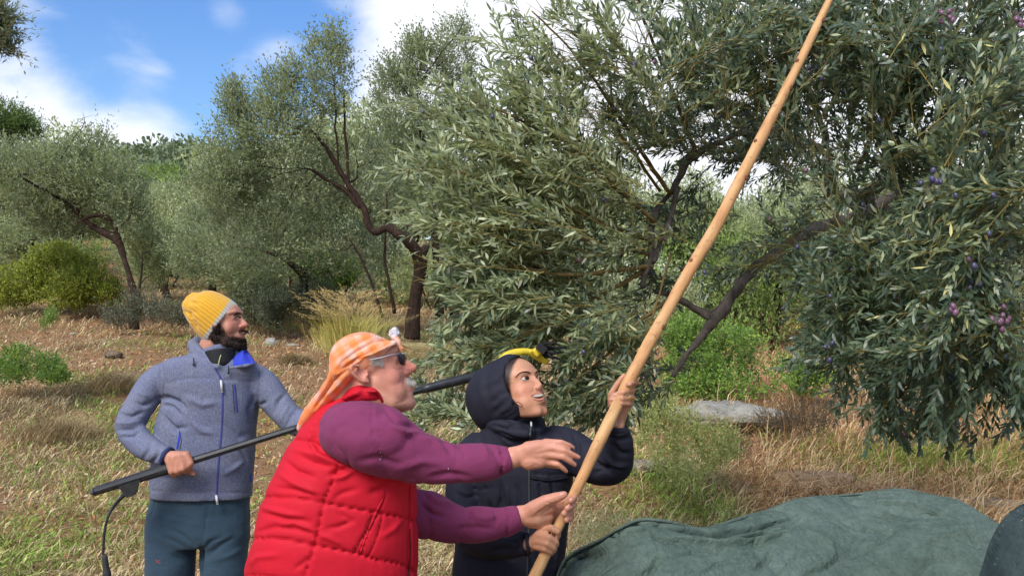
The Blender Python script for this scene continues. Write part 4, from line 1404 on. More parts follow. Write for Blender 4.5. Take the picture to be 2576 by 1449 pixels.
    for nm, c0, c1 in (('ripe olive skin', (.022, .018, .05), (.12, .11, .22)), ('purple olive skin', (.09, .03, .07), (.26, .14, .20)), ('green olive skin', (.16, .17, .06), (.24, .24, .10))):
        m, nt2, b2 = new_mat(nm, .35, .5)
        nn = noise_tex(nt2, coords(nt2), 60, 3, .6)
        nt2.links.new(ramp(nt2, nn, [(.35, c0), (.7, c1)]), b2.inputs['Base Color'])
        q = Buf()
        q.sphere((0, 0, 0), (1, 1, 1.35), None, 10, 7)
        vv, ff = q.arr()
        me = mesh_from('olive', vv, ff)
        me.materials.append(m)
        fm.append(me)
    spots = [(2500, 800), (2496, 812), (2508, 808), (2512, 798), (2398, 762), (2376, 765), (2310, 800), (2413, 720), (2325, 435), (2310, 445), (2330, 452), (2022, 160), (1932, 312), (2440, 310), (2540, 12), (2530, 40), (2380, 10), (2395, 18), (2370, 5), (1360, 400), (2420, 670), (2060, 860), (1800, 260), (1570, 160), (1590, 150)]
    cand = np.where(vis & (Dc < 5.3))[0]
    used = 0
    pick = []
    for s0 in spots:
        dd = np.linalg.norm(pc[cand] - s0, axis=1)
        j = cand[np.argmin(dd + 8 * (Dc[cand] - Dc[cand].min()))]
        for _ in range(3):
            pick.append((j, 1 if s0[0] > 2480 and s0[1] > 700 or s0[1] < 45 else int(g.choice([0, 0, 1]))))
    for j in g.choice(cand, 170, replace=False):
        pick.append((j, int(g.choice([0, 0, 0, 1, 2], p=[.25, .2, .2, .27, .08]))))
    for j, kk in pick:
        o = bpy.data.objects.new('olive', fm[kk])
        COL.objects.link(o)
        o.parent = t
        o.location = Vector(b[j] - bb + g.normal(0, .011, 3) - np.array([0, 0, .010]) - FW * .035)
        r = .0092 * g.uniform(.8, 1.15)
        o.scale = (r, r, r)
        o.rotation_euler = (g.uniform(-.5, .5), g.uniform(-.5, .5), 0)
    return t
# ------------------------------------------------------------------ people
def frame_of(yaw, pitch, roll=0.0):
    """head frame rows (forward, left, up); yaw 0 looks at +X, positive turns away from the camera"""
    F = np.array([math.cos(yaw) * math.cos(pitch), math.sin(yaw) * math.cos(pitch), math.sin(pitch)])
    L = np.array([-math.sin(yaw), math.cos(yaw), 0.0])
    U = np.cross(F, L)
    L2 = L * math.cos(roll) + U * math.sin(roll)
    U2 = U * math.cos(roll) - L * math.sin(roll)
    return np.array([F, L2, U2])

def head_into(b, c, A, s, jaw=1.0, nose=1.0, cheek=1.0, ears=True, smile=0.0, crown=1.0, back=1.0, tip=1.0, full=0.0, chin=1.0):
    def T(p):
        return c + s * (np.asarray(p, float) @ A)
    def ell(p, r):
        b.sphere(T(p), np.asarray(r) * s, A, 28, 18)
    def ch(ps, rs, seg=14):
        b.chain([T(p) for p in ps], np.asarray(rs) * s, seg)
    ell((.004 + .096 * (1 - back), 0, .018 + .027 * crown), (.096 * back, .077, .085 * (.35 + .65 * crown)))
    ell((.042, 0, -.006), (.058, .062 * (.5 + .5 * cheek), .085))
    ell((.038, 0, -.05), (.05, .055 * jaw, .045))
    for k in (-1, 1):
        ch([(0, k * .052 * jaw, -.04), (.045, k * .042 * jaw, -.075), (.08, k * .014, -.088)], (.019, .019, .017))
        ell((.060, k * .036, -.018), (.026 * cheek, .026 * cheek, .032))
        if full:
            ell((.048, k * .028, -.050), (.040 * full, .034 * full, .040))
            ell((.022, k * .040, -.040), (.040 * full, .024 * full, .038))
            ell((.060, k * .010, -.068), (.036, .034, .030))
        ch([(.0945, k * .008, .037), (.088, k * .03, .042), (.07, k * .052, .038)], (.0085, .0095, .008))
        ch([(.105, k * .004, -.02), (.104, k * .013 * nose, -.0165)], (.007, .0078 * nose))
        ell((.078, k * .031, .02), (.0135, .0145, .0125))
        if ears:
            e0 = np.array((-.006, k * .077, .0))
            ch([e0 + (.006, 0, -.02), e0 + (-.008, k * .004, -.006), e0 + (-.012, k * .012, .014), e0 + (-.008, k * .014, .028),
                e0 + (.004, k * .01, .032), e0 + (.011, k * .003, .022)], (.0055, .005, .0045, .0045, .0045, .004), 10)
            ell(e0 + (-.003, k * .002, .006), (.012, .006, .022))
            ell(e0 + (.004, k * .002, -.022), (.0075, .005, .01))
    ell((.083 - (1 - chin) * .03, 0, -.088), (.02 * chin, .024 * chin, .018 * chin))
    ell((.076, 0, -.05), (.031, .034, .03))
    ch([(.092, 0, .03), (.103, 0, .01), (.117 * (.8 + .2 * nose), 0, -.01)], (.0085, .0085 * tip, .0115 * nose * tip))
    w = .023 + smile * .008
    ch([(.094 - smile * .006, -w, -.049 + smile * .004), (.1075, 0, -.0435), (.094 - smile * .006, w, -.049 + smile * .004)], (.0045, .0065, .0045), 10)
    ch([(.093 - smile * .006, -w, -.051 + smile * .003), (.1045, 0, -.0585 - smile * .006), (.093 - smile * .006, w, -.051 + smile * .003)], (.0045, .0065, .0045), 10)
    return T

def face_relief(V, F, T, A, s, c, depth=.006, mouth=.002, crease=.0016):
    q = ((V - c) @ A.T) / s
    off = np.zeros(len(V))
    front = (q[:, 0] > .045)
    for k in (-1, 1):
        d = np.sqrt(((q[:, 1] - k * .0165) / .007) ** 2 + ((q[:, 2] - .026) / .010) ** 2)
        off -= depth * .8 * np.exp(-d ** 2)
        d = np.sqrt(((q[:, 1] - k * .033) / .020) ** 2 + ((q[:, 2] - .032) / .0045) ** 2)
        off -= depth * .55 * np.exp(-d ** 2)
        d = np.sqrt(((q[:, 1] - k * .033) / .017) ** 2 + ((q[:, 2] - .007) / .004) ** 2)
        off -= depth * .28 * np.exp(-d ** 2)
        dd, _ = seg_dist(q[:, 1:3], [(k * .016, -.016), (k * .025, -.03), (k * .031, -.044)])
        off -= crease * np.exp(-(dd / .003) ** 2)
    d = np.sqrt((q[:, 1] / .03) ** 2 + ((q[:, 2] + .050) / .0025) ** 2)
    off -= mouth * np.exp(-d ** 2)
    d = np.sqrt((q[:, 1] / .02) ** 2 + ((q[:, 2] + .071) / .006) ** 2)
    off -= .003 * np.exp(-d ** 2)
    V = V + np.outer(off * front * s, A[0])
    return V

def blob(q, c, r):
    return np.exp(-(((q - np.asarray(c)) / np.asarray(r)) ** 2).sum(1))

def C3(pts, D):
    """(px, py, depth offset, radius in picture units) -> points, radii"""
    P = [PX(p[0], p[1], D + p[2]) for p in pts]
    r = [p[3] * (D + p[2]) / FOC for p in pts]
    return P, r

def pchain(b, pts, D, seg=14):
    P, r = C3(pts, D)
    b.chain(P, r, seg)

def sleeve(b, pts, D, seg=20, n=18):
    P, r = C3(pts, D)
    M = smoothline(np.column_stack([np.array(P), r]), n)
    b.tube(M[:, :3], M[:, 3], seg=seg)

def torso(b, rows, D, depth, yaw=0.0, power=2.4, lean=0.0):
    """rows: (py, left edge, right edge[, D offset, depth factor])"""
    a0 = np.array([math.cos(yaw), math.sin(yaw), 0])
    b0 = np.array([-math.sin(yaw), math.cos(yaw), 0])
    k = smoothline(np.array([list(r) + [0, 1][len(r) - 3:] if len(r) < 5 else list(r) for r in rows], float), len(rows) * 4)
    rings = []
    for py, xl, xr, dd, df in k:
        Dd = D + dd
        cc = PX((xl + xr) / 2, py, Dd)
        hw = (xr - xl) / 2 * Dd / FOC
        rings.append((cc, a0 * hw, b0 * depth * df))
    b.loft(rings, 44, power)

# materials of the people
def skin_mat(name, rough=.5):
    m, nt, b = new_mat(name, rough, .35, sss=.12)
    a = node(nt, 'ShaderNodeAttribute', attribute_name='tint')
    v = coords(nt)
    n = noise_tex(nt, v, 60, 4, .6)
    c = mix(nt, .5, a.outputs['Color'], ramp(nt, n, [(.25, (.76, .66, .62)), (.75, (1.06, 1.05, 1.04))]), 'MULTIPLY')
    n5 = noise_tex(nt, v, 18, 3, .6)
    c = mix(nt, .5, c, ramp(nt, n5, [(.3, (.88, .78, .75)), (.7, (1.08, 1.07, 1.05))]), 'MULTIPLY')
    nt.links.new(c, b.inputs['Base Color'])
    n2 = noise_tex(nt, v, 260, 4, .7)
    bump(nt, b, n2, .22, .003)
    return m
M_SKIN = skin_mat('skin')

def tint_body(V, base, parts):
    col = np.tile(np.asarray(base, float), (len(V), 1))
    n = fbm(V * 25, 3, 5)[:, None]
    col *= 1 + .10 * n
    for w, c in parts:
        w = np.clip(w, 0, 1)[:, None]
        col = col * (1 - w) + np.asarray(c, float) * w
    return col

def cloth_mat(name, col, rough=.75, weave=350, var=.12, bumpv=.2, sheen=.1, spec=.2, folds=.35, fold_scale=9, fold_dist=.02):
    m, nt, b = new_mat(name, rough, spec, sheen=sheen)
    v = coords(nt)
    n = noise_tex(nt, v, 14, 4, .6)
    n2 = noise_tex(nt, v, weave, 2, .5)
    c = ramp(nt, n, [(.25, tuple(x * (1 - var) for x in col)), (.75, tuple(min(1, x * (1 + var)) for x in col))])
    nt.links.new(c, b.inputs['Base Color'])
    nf = node(nt, 'ShaderNodeTexNoise', Scale=fold_scale, Detail=5, Roughness=.55, Distortion=.8)
    nt.links.new(v, nf.inputs['Vector'])
    b1 = node(nt, 'ShaderNodeBump', Strength=folds, Distance=fold_dist)
    nt.links.new(nf.outputs['Fac'], b1.inputs['Height'])
    b2 = node(nt, 'ShaderNodeBump', Strength=bumpv, Distance=.002)
    nt.links.new(n2, b2.inputs['Height'])
    nt.links.new(b1.outputs[0], b2.inputs['Normal'])
    nt.links.new(b2.outputs[0], b.inputs['Normal'])
    return m

def heather_mat():
    m, nt, b = new_mat('heather blue softshell', .8, .2)
    v = coords(nt, (420, 420, 110))
    n = noise_tex(nt, v, 1.0, 4, .7)
    v2 = coords(nt)
    n2 = noise_tex(nt, v2, 7, 3, .6)
    c = ramp(nt, n, [(.30, (.078, .086, .130)), (.5, (.140, .150, .205)), (.72, (.26, .275, .345))])
    c = mix(nt, .55, c, ramp(nt, n2, [(.3, (.82, .90, 1.18)), (.7, (1.1, 1.06, 1.0))]), 'MULTIPLY')
    nt.links.new(c, b.inputs['Base Color'])
    bump(nt, b, n, .12, .003)
    return m

M_JACKET = heather_mat()
M_BLUE = flat_mat('royal blue lining', (.03, .05, .42), .7, .2)
M_ZIP = flat_mat('blue zip tape', (.05, .06, .22), .6, .3)
M_METAL = flat_mat('pale metal', (.55, .56, .58), .35, .6)
M_PANTS = cloth_mat('slate blue trousers', (.030, .058, .086), .8, folds=.5, fold_scale=7)
M_RED = cloth_mat('red quilted nylon', (.52, .009, .024), .72, var=.06, sheen=0, spec=.2, folds=.22, fold_scale=6, bumpv=.04, fold_dist=.02)
M_PURPLE = cloth_mat('plum cotton', (.185, .032, .090), .85, folds=.3, sheen=.05, fold_scale=6, fold_dist=.03)
M_RIB = cloth_mat('plum ribbed cuff', (.20, .028, .11), .85, folds=.1)
M_NAVY = cloth_mat('navy rain shell', (.017, .017, .027), .75, var=.15, sheen=0, spec=.2, folds=.5, fold_scale=5, bumpv=.03, fold_dist=.02)
M_BLACK = flat_mat('black fabric', (.012, .012, .014), .7, .3)
M_SHOE = flat_mat('brown leather shoe', (.05, .03, .02), .6, .3)
M_DARKTR = cloth_mat('dark trousers', (.02, .02, .025), .8)
M_HAIRD = flat_mat('dark hair', (.010, .007, .006), .55, .3, scale=200)
M_BROW = flat_mat('black brow hair', (.014, .009, .008), .7, .1, scale=200)
M_WHITEEYE = flat_mat('eye white', (.40, .37, .36), .25, .5, var=.03)
M_IRIS = flat_mat('dark brown iris', (.02, .008, .005), .35, .3)
M_TEETH = flat_mat('teeth', (.44, .39, .30), .25, .5, var=.04)
M_LIP = flat_mat('lip skin', (.50, .19, .145), .45, .4, var=.1, scale=120)
M_MOUTH = flat_mat('mouth shade', (.06, .015, .012), .6, .2)
M_NAIL = flat_mat('finger nail', (.62, .33, .27), .3, .5, var=.06)
M_GOLD = flat_mat('gold', (.75, .48, .12), .25, .9)
M_GOLD.node_tree.nodes['Principled BSDF'].inputs['Metallic'].default_value = .9

def nail(bvh, cx, cy, dx, dy, w, l):
    d = np.array([dx, dy], float)
    d /= np.linalg.norm(d)
    n = np.array([-d[1], d[0]])
    c = np.array([cx, cy])
    out = [c + n * w * a + d * l * b for a, b in ((-.9, -.8), (-1, .3), (-.5, 1), (.5, 1), (1, .3), (.9, -.8), (0, -1.05))]
    return patch(bvh, out, .0004, .0008, 3, 14)

def add_nails(bvh, person, specs):
    for sp in specs:
        r = nail(bvh, *sp)
        if r:
            put('finger_nail', r[0], r[1], M_NAIL, person)

def leg_into(b, x, y, z_hip, ftx, fty, r=.085, knee=(0, 0)):
    b.chain([(x, y, z_hip), ((x + ftx) / 2 + knee[0], (y + fty) / 2 + knee[1], z_hip * .52), (ftx, fty, .10)], (r, r * .78, r * .62), 18)

def shoe(person, x, y, yaw):
    b = Buf()
    c, s = math.cos(yaw), math.sin(yaw)
    A = np.array([[c, s, 0], [-s, c, 0], [0, 0, 1]])
    z = float(ground_h(np.array([x]), np.array([y]))[0])
    b.sphere((x + c * .06, y + s * .06, z + .045), (.14, .05, .045), A)
    b.sphere((x - c * .03, y - s * .03, z + .07), (.07, .045, .07), A)
    b.box((x + c * .05, y + s * .05, z + .015), (.14, .048, .015), A)
    V, F = fused(b, .008, 3)
    put('shoe', V, F, M_SHOE, person)

def hair_strands(n, sampler, length, width, curl, seed, down=(0, 0, -1), grav=.5):
    """thin curved hair strips grown from sampled roots; returns verts, faces"""
    g = np.random.default_rng(seed)
    P, N = sampler(n, g)
    n = len(P)
    T = norm(N * (1 - grav) + np.asarray(down) * grav + g.normal(0, curl, (n, 3)))
    L = length * g.uniform(.6, 1.25, n)[:, None]
    S = norm(np.cross(T, g.normal(0, 1, (n, 3))))
    w = width
    bend = g.normal(0, curl, (n, 3)) * L * .6
    p0, p1, p2 = P, P + T * L * .5 + bend * .35, P + T * L + bend
    v = np.stack([p0 - S * w, p0 + S * w, p1 - S * w * .8, p1 + S * w * .8, p2], 1).reshape(-1, 3)
    i = np.arange(n)[:, None] * 5
    f = np.concatenate([i + [0, 1, 3], i + [0, 3, 2], i + [2, 3, 4]])
    return v, f

def surf_sampler(V, F, wfun):
    Nn = vnormals(V, F)
    w = wfun(V)
    w = np.clip(w, 0, None)
    p = w / w.sum()
    def s(n, g):
        i = g.choice(len(V), n, p=p)
        return V[i] + g.normal(0, .0012, (n, 3)) - Nn[i] * .001, Nn[i]
    return s

# ---- the bearded man in the blue jacket
def build_bearded():
    D = 4.2
    foot = PX(500, 724, D)
    base = np.array([foot[0], foot[1], 0.0])
    P = thing('person', 'bearded man in yellow knit beanie and heather blue jacket holding a black pole', 'person', base)
    A = frame_of(R(-8), R(4))
    s = 1.06
    c = PX(548, 816, D)
    b = Buf()
    T = head_into(b, c, A, s, nose=1.0, crown=.62, ears=False, tip=.92)
    pchain(b, [(543, 812, -.078, 6), (538, 820, -.084, 5.5), (542, 828, -.080, 5.5)], D, 12)
    pchain(b, [(553, 822, .0, 33), (541, 862, .0, 35), (528, 905, .02, 40)], D)
    b.chain([PX(528, 905, D), PX(520, 980, D)], (.07, .10))
    for q in ([(528, 925, .02, 45), (440, 935, .02, 24), (392, 960, .0, 24), (355, 1015, -.04, 22), (327, 1072, -.08, 22), (352, 1112, -.12, 19), (392, 1137, -.17, 17), (424, 1150, -.205, 17)],
              [(528, 925, .02, 45), (615, 940, .02, 24), (660, 968, .0, 24), (700, 1018, -.02, 22), (745, 1062, -.06, 22), (790, 1062, -.11, 18), (838, 1052, -.16, 17)]):
        pchain(b, q, D)
    h = D - .22
    # right fist round the pole
    w0 = (424, 1150, .005, 17)
    mcp = [(424, 1156, -.012, 9.5), (437, 1150, -.016, 10), (453, 1145.5, -.018, 10.5), (469, 1144, -.016, 10.5)]
    for m in mcp:
        pchain(b, [w0, m], h)
    pchain(b, [(430, 1160, .01, 14), (460, 1155, .01, 15)], h)
    fs = [[(431, 1186, -.022, 8), (437, 1194, .0, 7.3)], [(446, 1184, -.026, 8.6), (450, 1189, .0, 8)],
          [(461, 1178, -.028, 9), (466, 1184, -.002, 8.2)], [(479, 1165, -.024, 9.2), (474, 1178, -.004, 8.4)]]
    for m, ff in zip(mcp, fs):
        pchain(b, [m] + ff, h)
    pchain(b, [(455, 1165, .03, 12), (474, 1182, .022, 8), (488, 1191, .01, 6.6)], h)
    # left fist, further along the pole
    h2 = D - .17
    for k in range(4):
        x = 848 + k * 14
        pchain(b, [(838, 1052, .0, 15), (x, 1036 + k * -3, -.02, 10), (x + 3, 1052 - k * 3, -.03, 9), (x + 2, 1062 - k * 3, -.005, 8)], h2)
    pchain(b, [(567, 838, .0, 26), (590, 856, .0, 27), (603, 866, .0, 16)], D, 24)
    pchain(b, [(552, 826, -.045, 12), (566, 848, -.04, 16), (592, 870, -.02, 15), (606, 872, 0, 13)], D, 20)
    pchain(b, [(552, 826, .045, 12), (566, 848, .04, 16), (592, 870, .02, 15)], D, 20)
    pchain(b, [(610, 838, -.006, 7), (617, 834, 0, 5.5)], D, 16)
    V, F = fused(b, .0040, 3)
    V = face_relief(V, F, T, A, s, c, depth=.007)
    V = sculpt(V, F, [([(430, 1165), (434, 1182)], 3, 0)] + [([(a, 1158 - i * 2), (a + 3, 1182 - i * 4)], 2.2, -.0028) for i, a in enumerate((437, 451, 467))])
    q = ((V - c) @ A.T) / s
    beard = np.clip((blob(q, (.07, .0, -.085), (.06, .08, .045)) + blob(q, (.02, -.06, -.035), (.035, .03, .05)) + blob(q, (.02, .06, -.035), (.035, .03, .05))
                     + blob(q, (.1, 0, -.036), (.02, .03, .008))) * 1.6 - .45, 0, 1)
    lips = blob(q, (.104, 0, -.052), (.012, .022, .009))
    beard = np.clip(beard * (q[:, 2] < .015) - lips * 1.2, 0, 1)
    hands = (to_px(V)[0][:, 1] > 1000)
    col = tint_body(V, (.50, .245, .17), [(blob(q, (.11, 0, -.012), (.02, .02, .014)) * .6, (.55, .16, .12)),
                                        (blob(q, (.08, -.045, -.01), (.03, .025, .025)) * .35, (.55, .18, .14)),
                                        (beard * .9, (.04, .022, .016)), (lips * .7, (.40, .14, .11))])
    col[hands] = col[hands] * np.array([1.02, .98, .95])
    slim(put('body', V, F, M_SKIN, P, colors=col), .42)
    bv = bvh_of(V, F)
    # beard hair
    def wf(X):
        q = ((X - c) @ A.T) / s
        w = (blob(q, (.075, .0, -.085), (.05, .07, .038)) + blob(q, (.02, -.06, -.035), (.032, .03, .045)) + blob(q, (.02, .06, -.035), (.032, .03, .045))
             + .9 * blob(q, (.104, 0, -.034), (.016, .03, .006)) + .5 * blob(q, (.005, -.068, -.005), (.008, .02, .03)))
        w = w - 3 * blob(q, (.106, 0, -.053), (.012, .020, .007))
        w[(q[:, 2] > .03) | (w < .38)] = 0
        w[q[:, 0] < -.012] = 0
        return w
    sm = surf_sampler(V, F, wf)
    hv, hf = hair_strands(15000, sm, .012, .0006, .16, 3, down=norm(np.array([.5, -.05, -1.0])), grav=.8)
    o = put('beard', hv, hf, flat_mat('dark brown beard hair', (.022, .012, .009), .55, .25, var=.5, scale=90), P)
    tag(o, 'full dark brown beard')
    # eye, brow
    for nm, out, m, lf, bu in (('eye', [(595, 799.5), (599, 797.5), (603, 797.5), (606, 799), (602, 801), (598, 801)], M_WHITEEYE, .0005, .001),
                              ('iris', [(600, 797.2), (604.5, 797.2), (606, 799.5), (602, 801.2), (599.5, 799.5)], M_IRIS, .0012, .0012)):
        r = patch(bv, out, lf, bu)
        if r:
            put(nm, *r, m, P)
    for ln, wd, m, nm in (([(587, 795), (596, 789), (604, 788.5), (609, 792)], [2.0, 4.4, 4.2, 2], M_BROW, 'eyebrow'),
                          ([(589, 799), (596, 796), (602, 796.2), (607, 798.8)], [1, 1.6, 1.8, 1], M_BROW, 'eyelid_line')):
        r = ribbon(bv, ln, wd, .0008, .0014)
        if r:
            put(nm, *r, m, P)
    # beanie
    b = Buf()
    out = [(516, 731), (545, 737), (578, 757), (600, 771), (604, 777), (594, 777), (552, 806), (509, 851), (492, 846), (478, 806), (459, 790), (457, 770), (464, 758), (476, 742)]
    rows = []
    ax0, ax1 = np.array([556, 812]), np.array([482, 757])      # from the open edge to the crown
    d = (ax1 - ax0) / np.linalg.norm(ax1 - ax0)
    nn = np.array([-d[1], d[0]])
    # half widths measured across the axis
    prof = [(-6, 60, 0, 1), (8, 60.5, 1, 1), (22, 59, 2, 1), (40, 56, 3, .98), (58, 51, 4, .93), (74, 43, 4, .84), (86, 31, 3, .66), (95, 15, 0, .36), (98, 4, -1, .1)]
    rings = []
    pr = smoothline(prof, 30)
    for t, hw, sh, df in pr:
        m0 = ax0 + d * t + nn * (sh - 1)
        cc = PX(m0[0], m0[1], D + .0)
        av = (nn[0] * RT - nn[1] * UP) * hw * D / FOC
        bvv = FW * .089 * df * (1 if t < 60 else 1)
        rings.append((cc, av, bvv))
    b.loft(rings, 56, 2.05)
    pchain(b, [(477, 768, .0, 19), (478, 782, 0, 17), (484, 800, 0, 14)], D, 20)
    pchain(b, [(477, 768, -.03, 17), (482, 785, -.04, 16), (490, 805, -.045, 14)], D, 20)
    pchain(b, [(490, 752, 0, 17), (480, 758, 0, 16)], D, 20)
    V2, F2 = fused(b, .0034, 3)
    px, _ = to_px(V2)
    tt = (px - ax0) @ d
    uu = (px - ax0) @ nn
    Nn = vnormals(V2, F2)
    ang = np.arctan2((V2 - PX(519, 785, D)) @ FW / .089, uu / 60)
    rib = np.sin(ang * 38)
    V2 = V2 + Nn * (rib * .0013 * np.clip((90 - tt) / 50, 0, 1))[:, None]
    V2 = sculpt(V2, F2, [([(468, 752), (480, 760), (500, 764)], 5, -.008), ([(459, 782), (478, 790), (484, 805)], 5, -.010), ([(478, 806), (490, 812), (497, 828)], 4, -.007), ([(486, 738), (492, 748), (510, 752)], 4, -.005), ([(470, 775), (500, 790)], 5, -.004)])
    m, nt, bb = new_mat('mustard knit with grey band', .9, .15, sheen=.4)
    a = node(nt, 'ShaderNodeAttribute', attribute_name='tint')
    v = coords(nt)
    n = noise_tex(nt, v, 260, 3, .6)
    cc = mix(nt, .6, a.outputs['Color'], ramp(nt, n, [(.3, (.72, .70, .66)), (.7, (1.0, 1.0, 1.0))]), 'MULTIPLY')
    nt.links.new(cc, bb.inputs['Base Color'])
    bump(nt, bb, n, .5, .004)
    col = np.where((tt < 15)[:, None], np.array([.40, .40, .36]), np.array([.68, .36, .028]))
    col = col * (1 + .16 * rib[:, None])
    o = put('beanie', V2, F2, m, P, colors=col)
    tag(o, 'mustard yellow knit beanie with grey band')
    # jacket
    b = Buf()
    torso(b, [(893, 470, 590, 0, .62), (903, 425, 630, 0, .85), (925, 403, 650, 0, .95), (965, 405, 650, 0, 1), (1010, 412, 650), (1071, 392, 644, 0, 1), (1150, 385, 638, 0, 1.02), (1210, 380, 634, 0, 1.04), (1249, 381, 633, 0, 1.05)], D, .135, power=2.35)
    sleeve(b, [(440, 935, .02, 36), (392, 960, .0, 38), (355, 1015, -.04, 37), (327, 1072, -.08, 37), (352, 1112, -.12, 34), (392, 1137, -.17, 29), (420, 1150, -.205, 24)], D)
    sleeve(b, [(615, 940, .02, 34), (660, 968, .0, 40), (700, 1018, -.02, 37), (745, 1062, -.06, 34), (790, 1062, -.11, 29), (836, 1053, -.16, 24)], D)
    # collar and folded hood behind the neck
    b.tube([PX(545, 905, D + .005), PX(537, 880, D - .005), PX(531, 866, D - .01)], [(.128, .098), (.108, .09), (.098, .085)], seg=30, ref=(0, 1, 0))
    pchain(b, [(487, 868, .05, 17), (496, 884, -.04, 19), (520, 905, -.09, 17), (548, 922, -.12, 10)], D)
    pchain(b, [(487, 868, .05, 17), (505, 862, .09, 20), (560, 880, .10, 20)], D)
    V3, F3 = fused(b, .0066, 3)
    nzz = fbm(V3 * np.array([9, 9, 13]), 3, 2)
    V3 = V3 + vnormals(V3, F3) * (nzz * .0045)[:, None]
    # open the neck: press the inside of the collar down
    folds = [([(395, 1003), (420, 1000), (448, 1010), (468, 1030)], 6, -0.0203), ([(407, 1018), (432, 1022), (455, 1045)], 5, -0.0145), ([(412, 1060), (440, 1078), (470, 1075)], 6, -0.0116),
             ([(410, 1045), (430, 1066), (452, 1094)], 5, -0.0130), ([(300, 1040), (330, 1048), (362, 1036)], 5, -0.0145), ([(292, 1062), (322, 1066), (350, 1060)], 5, 0.0116),
             ([(296, 1082), (326, 1080), (352, 1072)], 5, -0.0159), ([(305, 1100), (335, 1098), (352, 1085)], 4, -0.0116), ([(335, 1010), (360, 1020), (388, 1010)], 6, -0.0130), ([(345, 985), (375, 1000)], 6, 0.0087),
             ([(360, 1155), (372, 1132), (380, 1110)], 5, -0.0116), ([(378, 1170), (392, 1150), (402, 1128)], 5, -0.0130), ([(640, 1000), (628, 1030), (636, 1070)], 7, -0.0116),
             ([(690, 1040), (700, 1010), (718, 992)], 5, -0.0130), ([(720, 1075), (730, 1048), (748, 1030)], 5, -0.0130), ([(650, 1020), (672, 1010)], 5, -0.0116), ([(705, 1060), (725, 1020)], 4, 0.0087),
             ([(560, 1195), (590, 1178), (612, 1160)], 6, 0.0101), ([(400, 1195), (440, 1205), (500, 1198)], 6, -0.0087), ([(470, 1000), (510, 1018), (545, 1012)], 8, 0.0101), ([(480, 1060), (510, 1085), (540, 1090)], 7, 0.0087),
             ([(385, 1234), (500, 1240), (630, 1238)], 2.0, -0.0051, 'even'), ([(418, 965), (470, 951), (545, 950)], 1.8, -0.0043, 'even'), ([(562, 955), (610, 958), (650, 960)], 1.8, -0.0043, 'even'),
             ([(405, 912), (413, 960), (408, 1010)], 2.4, -0.0072, 'even'), ([(652, 940), (650, 985), (646, 1030)], 2.4, -0.0072, 'even'),
             ([(488, 868), (500, 888), (520, 905)], 3.5, -0.0116), ([(498, 858), (516, 880), (530, 898)], 3, -0.0087), ([(560, 1060), (600, 1100), (628, 1090)], 9, -0.0072), ([(600, 1120), (625, 1160)], 6, -0.0101)]
    V3 = sculpt(V3, F3, folds)
    slim(put('jacket', V3, F3, M_JACKET, P), .6)
    bj = bvh_of(V3, F3)
    # under jacket, open lapel
    b = Buf()
    b.tube([PX(556, 935, D - .040), PX(556, 905, D - .055), PX(553, 880, D - .050)], [(.07, .075), (.066, .075), (.064, .070)], seg=28, ref=(0, 1, 0))
    Vb, Fb = fused(b, .004, 2)
    put('fleece_collar', Vb, Fb, M_BLACK, P)
    bb_ = bvh_of(Vb, Fb)
    r = ribbon(bb_, [(556, 893), (552, 905), (548, 928)], [3, 3.5, 3.5], .001, .002)
    if r:
        o = put('zip', *r, flat_mat('lime zip', (.45, .47, .2), .5), P)
        tag(o, 'pale yellow zip')
    b = Buf()
    lap = [((582, 921), (640, 915)), ((585, 905), (637, 905)), ((592, 893), (628, 893)), ((606, 882), (620, 880))]
    vv, ff = [], []
    for i, (l, r_) in enumerate(lap):
        for k in range(7):
            t = k / 6
            x, y = l[0] + (r_[0] - l[0]) * t, l[1] + (r_[1] - l[1]) * t
            vv.append(PX(x, y, D - .125 + .05 * abs(t - .45) + i * .012))
    for i in range(3):
        for k in range(6):
            a = i * 7 + k
            ff.append((a, a + 1, a + 8, a + 7))
    vv = np.array(vv)
    n0 = len(vv)
    vv = np.vstack([vv, vv + FW * .012])
    ff = ff + [tuple(reversed([i + n0 for i in f])) for f in ff]
    edge = [k for k in range(7)] + [13, 20, 27] + [26, 25, 24, 23, 22, 21] + [14, 7]
    for i in range(len(edge)):
        a, c2 = edge[i], edge[(i + 1) % len(edge)]
        ff.append((a, c2, c2 + n0, a + n0))
    o = put('collar_lining', vv, ff, M_BLUE, P)
    tag(o, 'royal blue collar lining folded open')
    b = Buf()
    pchain(b, [(580, 925, -.135, 3.5), (612, 921, -.13, 4.5), (638, 916, -.09, 4), (643, 912, -.06, 3)], D)
    putb('collar_edge', b, M_JACKET, P)
    # zips and pockets
    for ln, wd, m, nm in (([(541, 925), (556, 955), (560, 1000), (558, 1070), (553, 1130), (548, 1190), (545, 1246)], 6, M_ZIP, 'front_zip'),
                          ([(590, 966), (592, 990), (596, 1036)], 7, M_ZIP, 'pocket_zip'),
                          ([(453, 1088), (450, 1106), (446, 1128)], 6, M_BLUE, 'pocket_zip'),
                          ([(452, 1084), (456, 1108), (452, 1130)], 1.6, M_BLACK, 'pocket_seam'),
                          ([(585, 966), (587, 1000), (590, 1038)], 1.4, M_BLACK, 'pocket_seam'),
                          ([(632, 1190), (629, 1212)], 3, M_BLUE, 'hem_tab')):
        r = ribbon(bj, ln, wd, .001, .0008)
        if r:
            put(nm, *r, m, P)
    b = Buf()
    for (x, y, x2, y2, w) in ((556, 958, 559, 985, 3.0), (544, 1247, 547, 1266, 3.2)):
        h1, n1 = cast(bj, x, y - (8 if y > 1200 else 0))
        D0 = (h1 - CAMPOS) @ FW - .012
        b = Buf()
        pchain(b, [(x, y, 0, w), (x2, y2, 0, w)], D0, 8)
        putb('zip_pull', b, M_METAL, P)
    b = Buf()
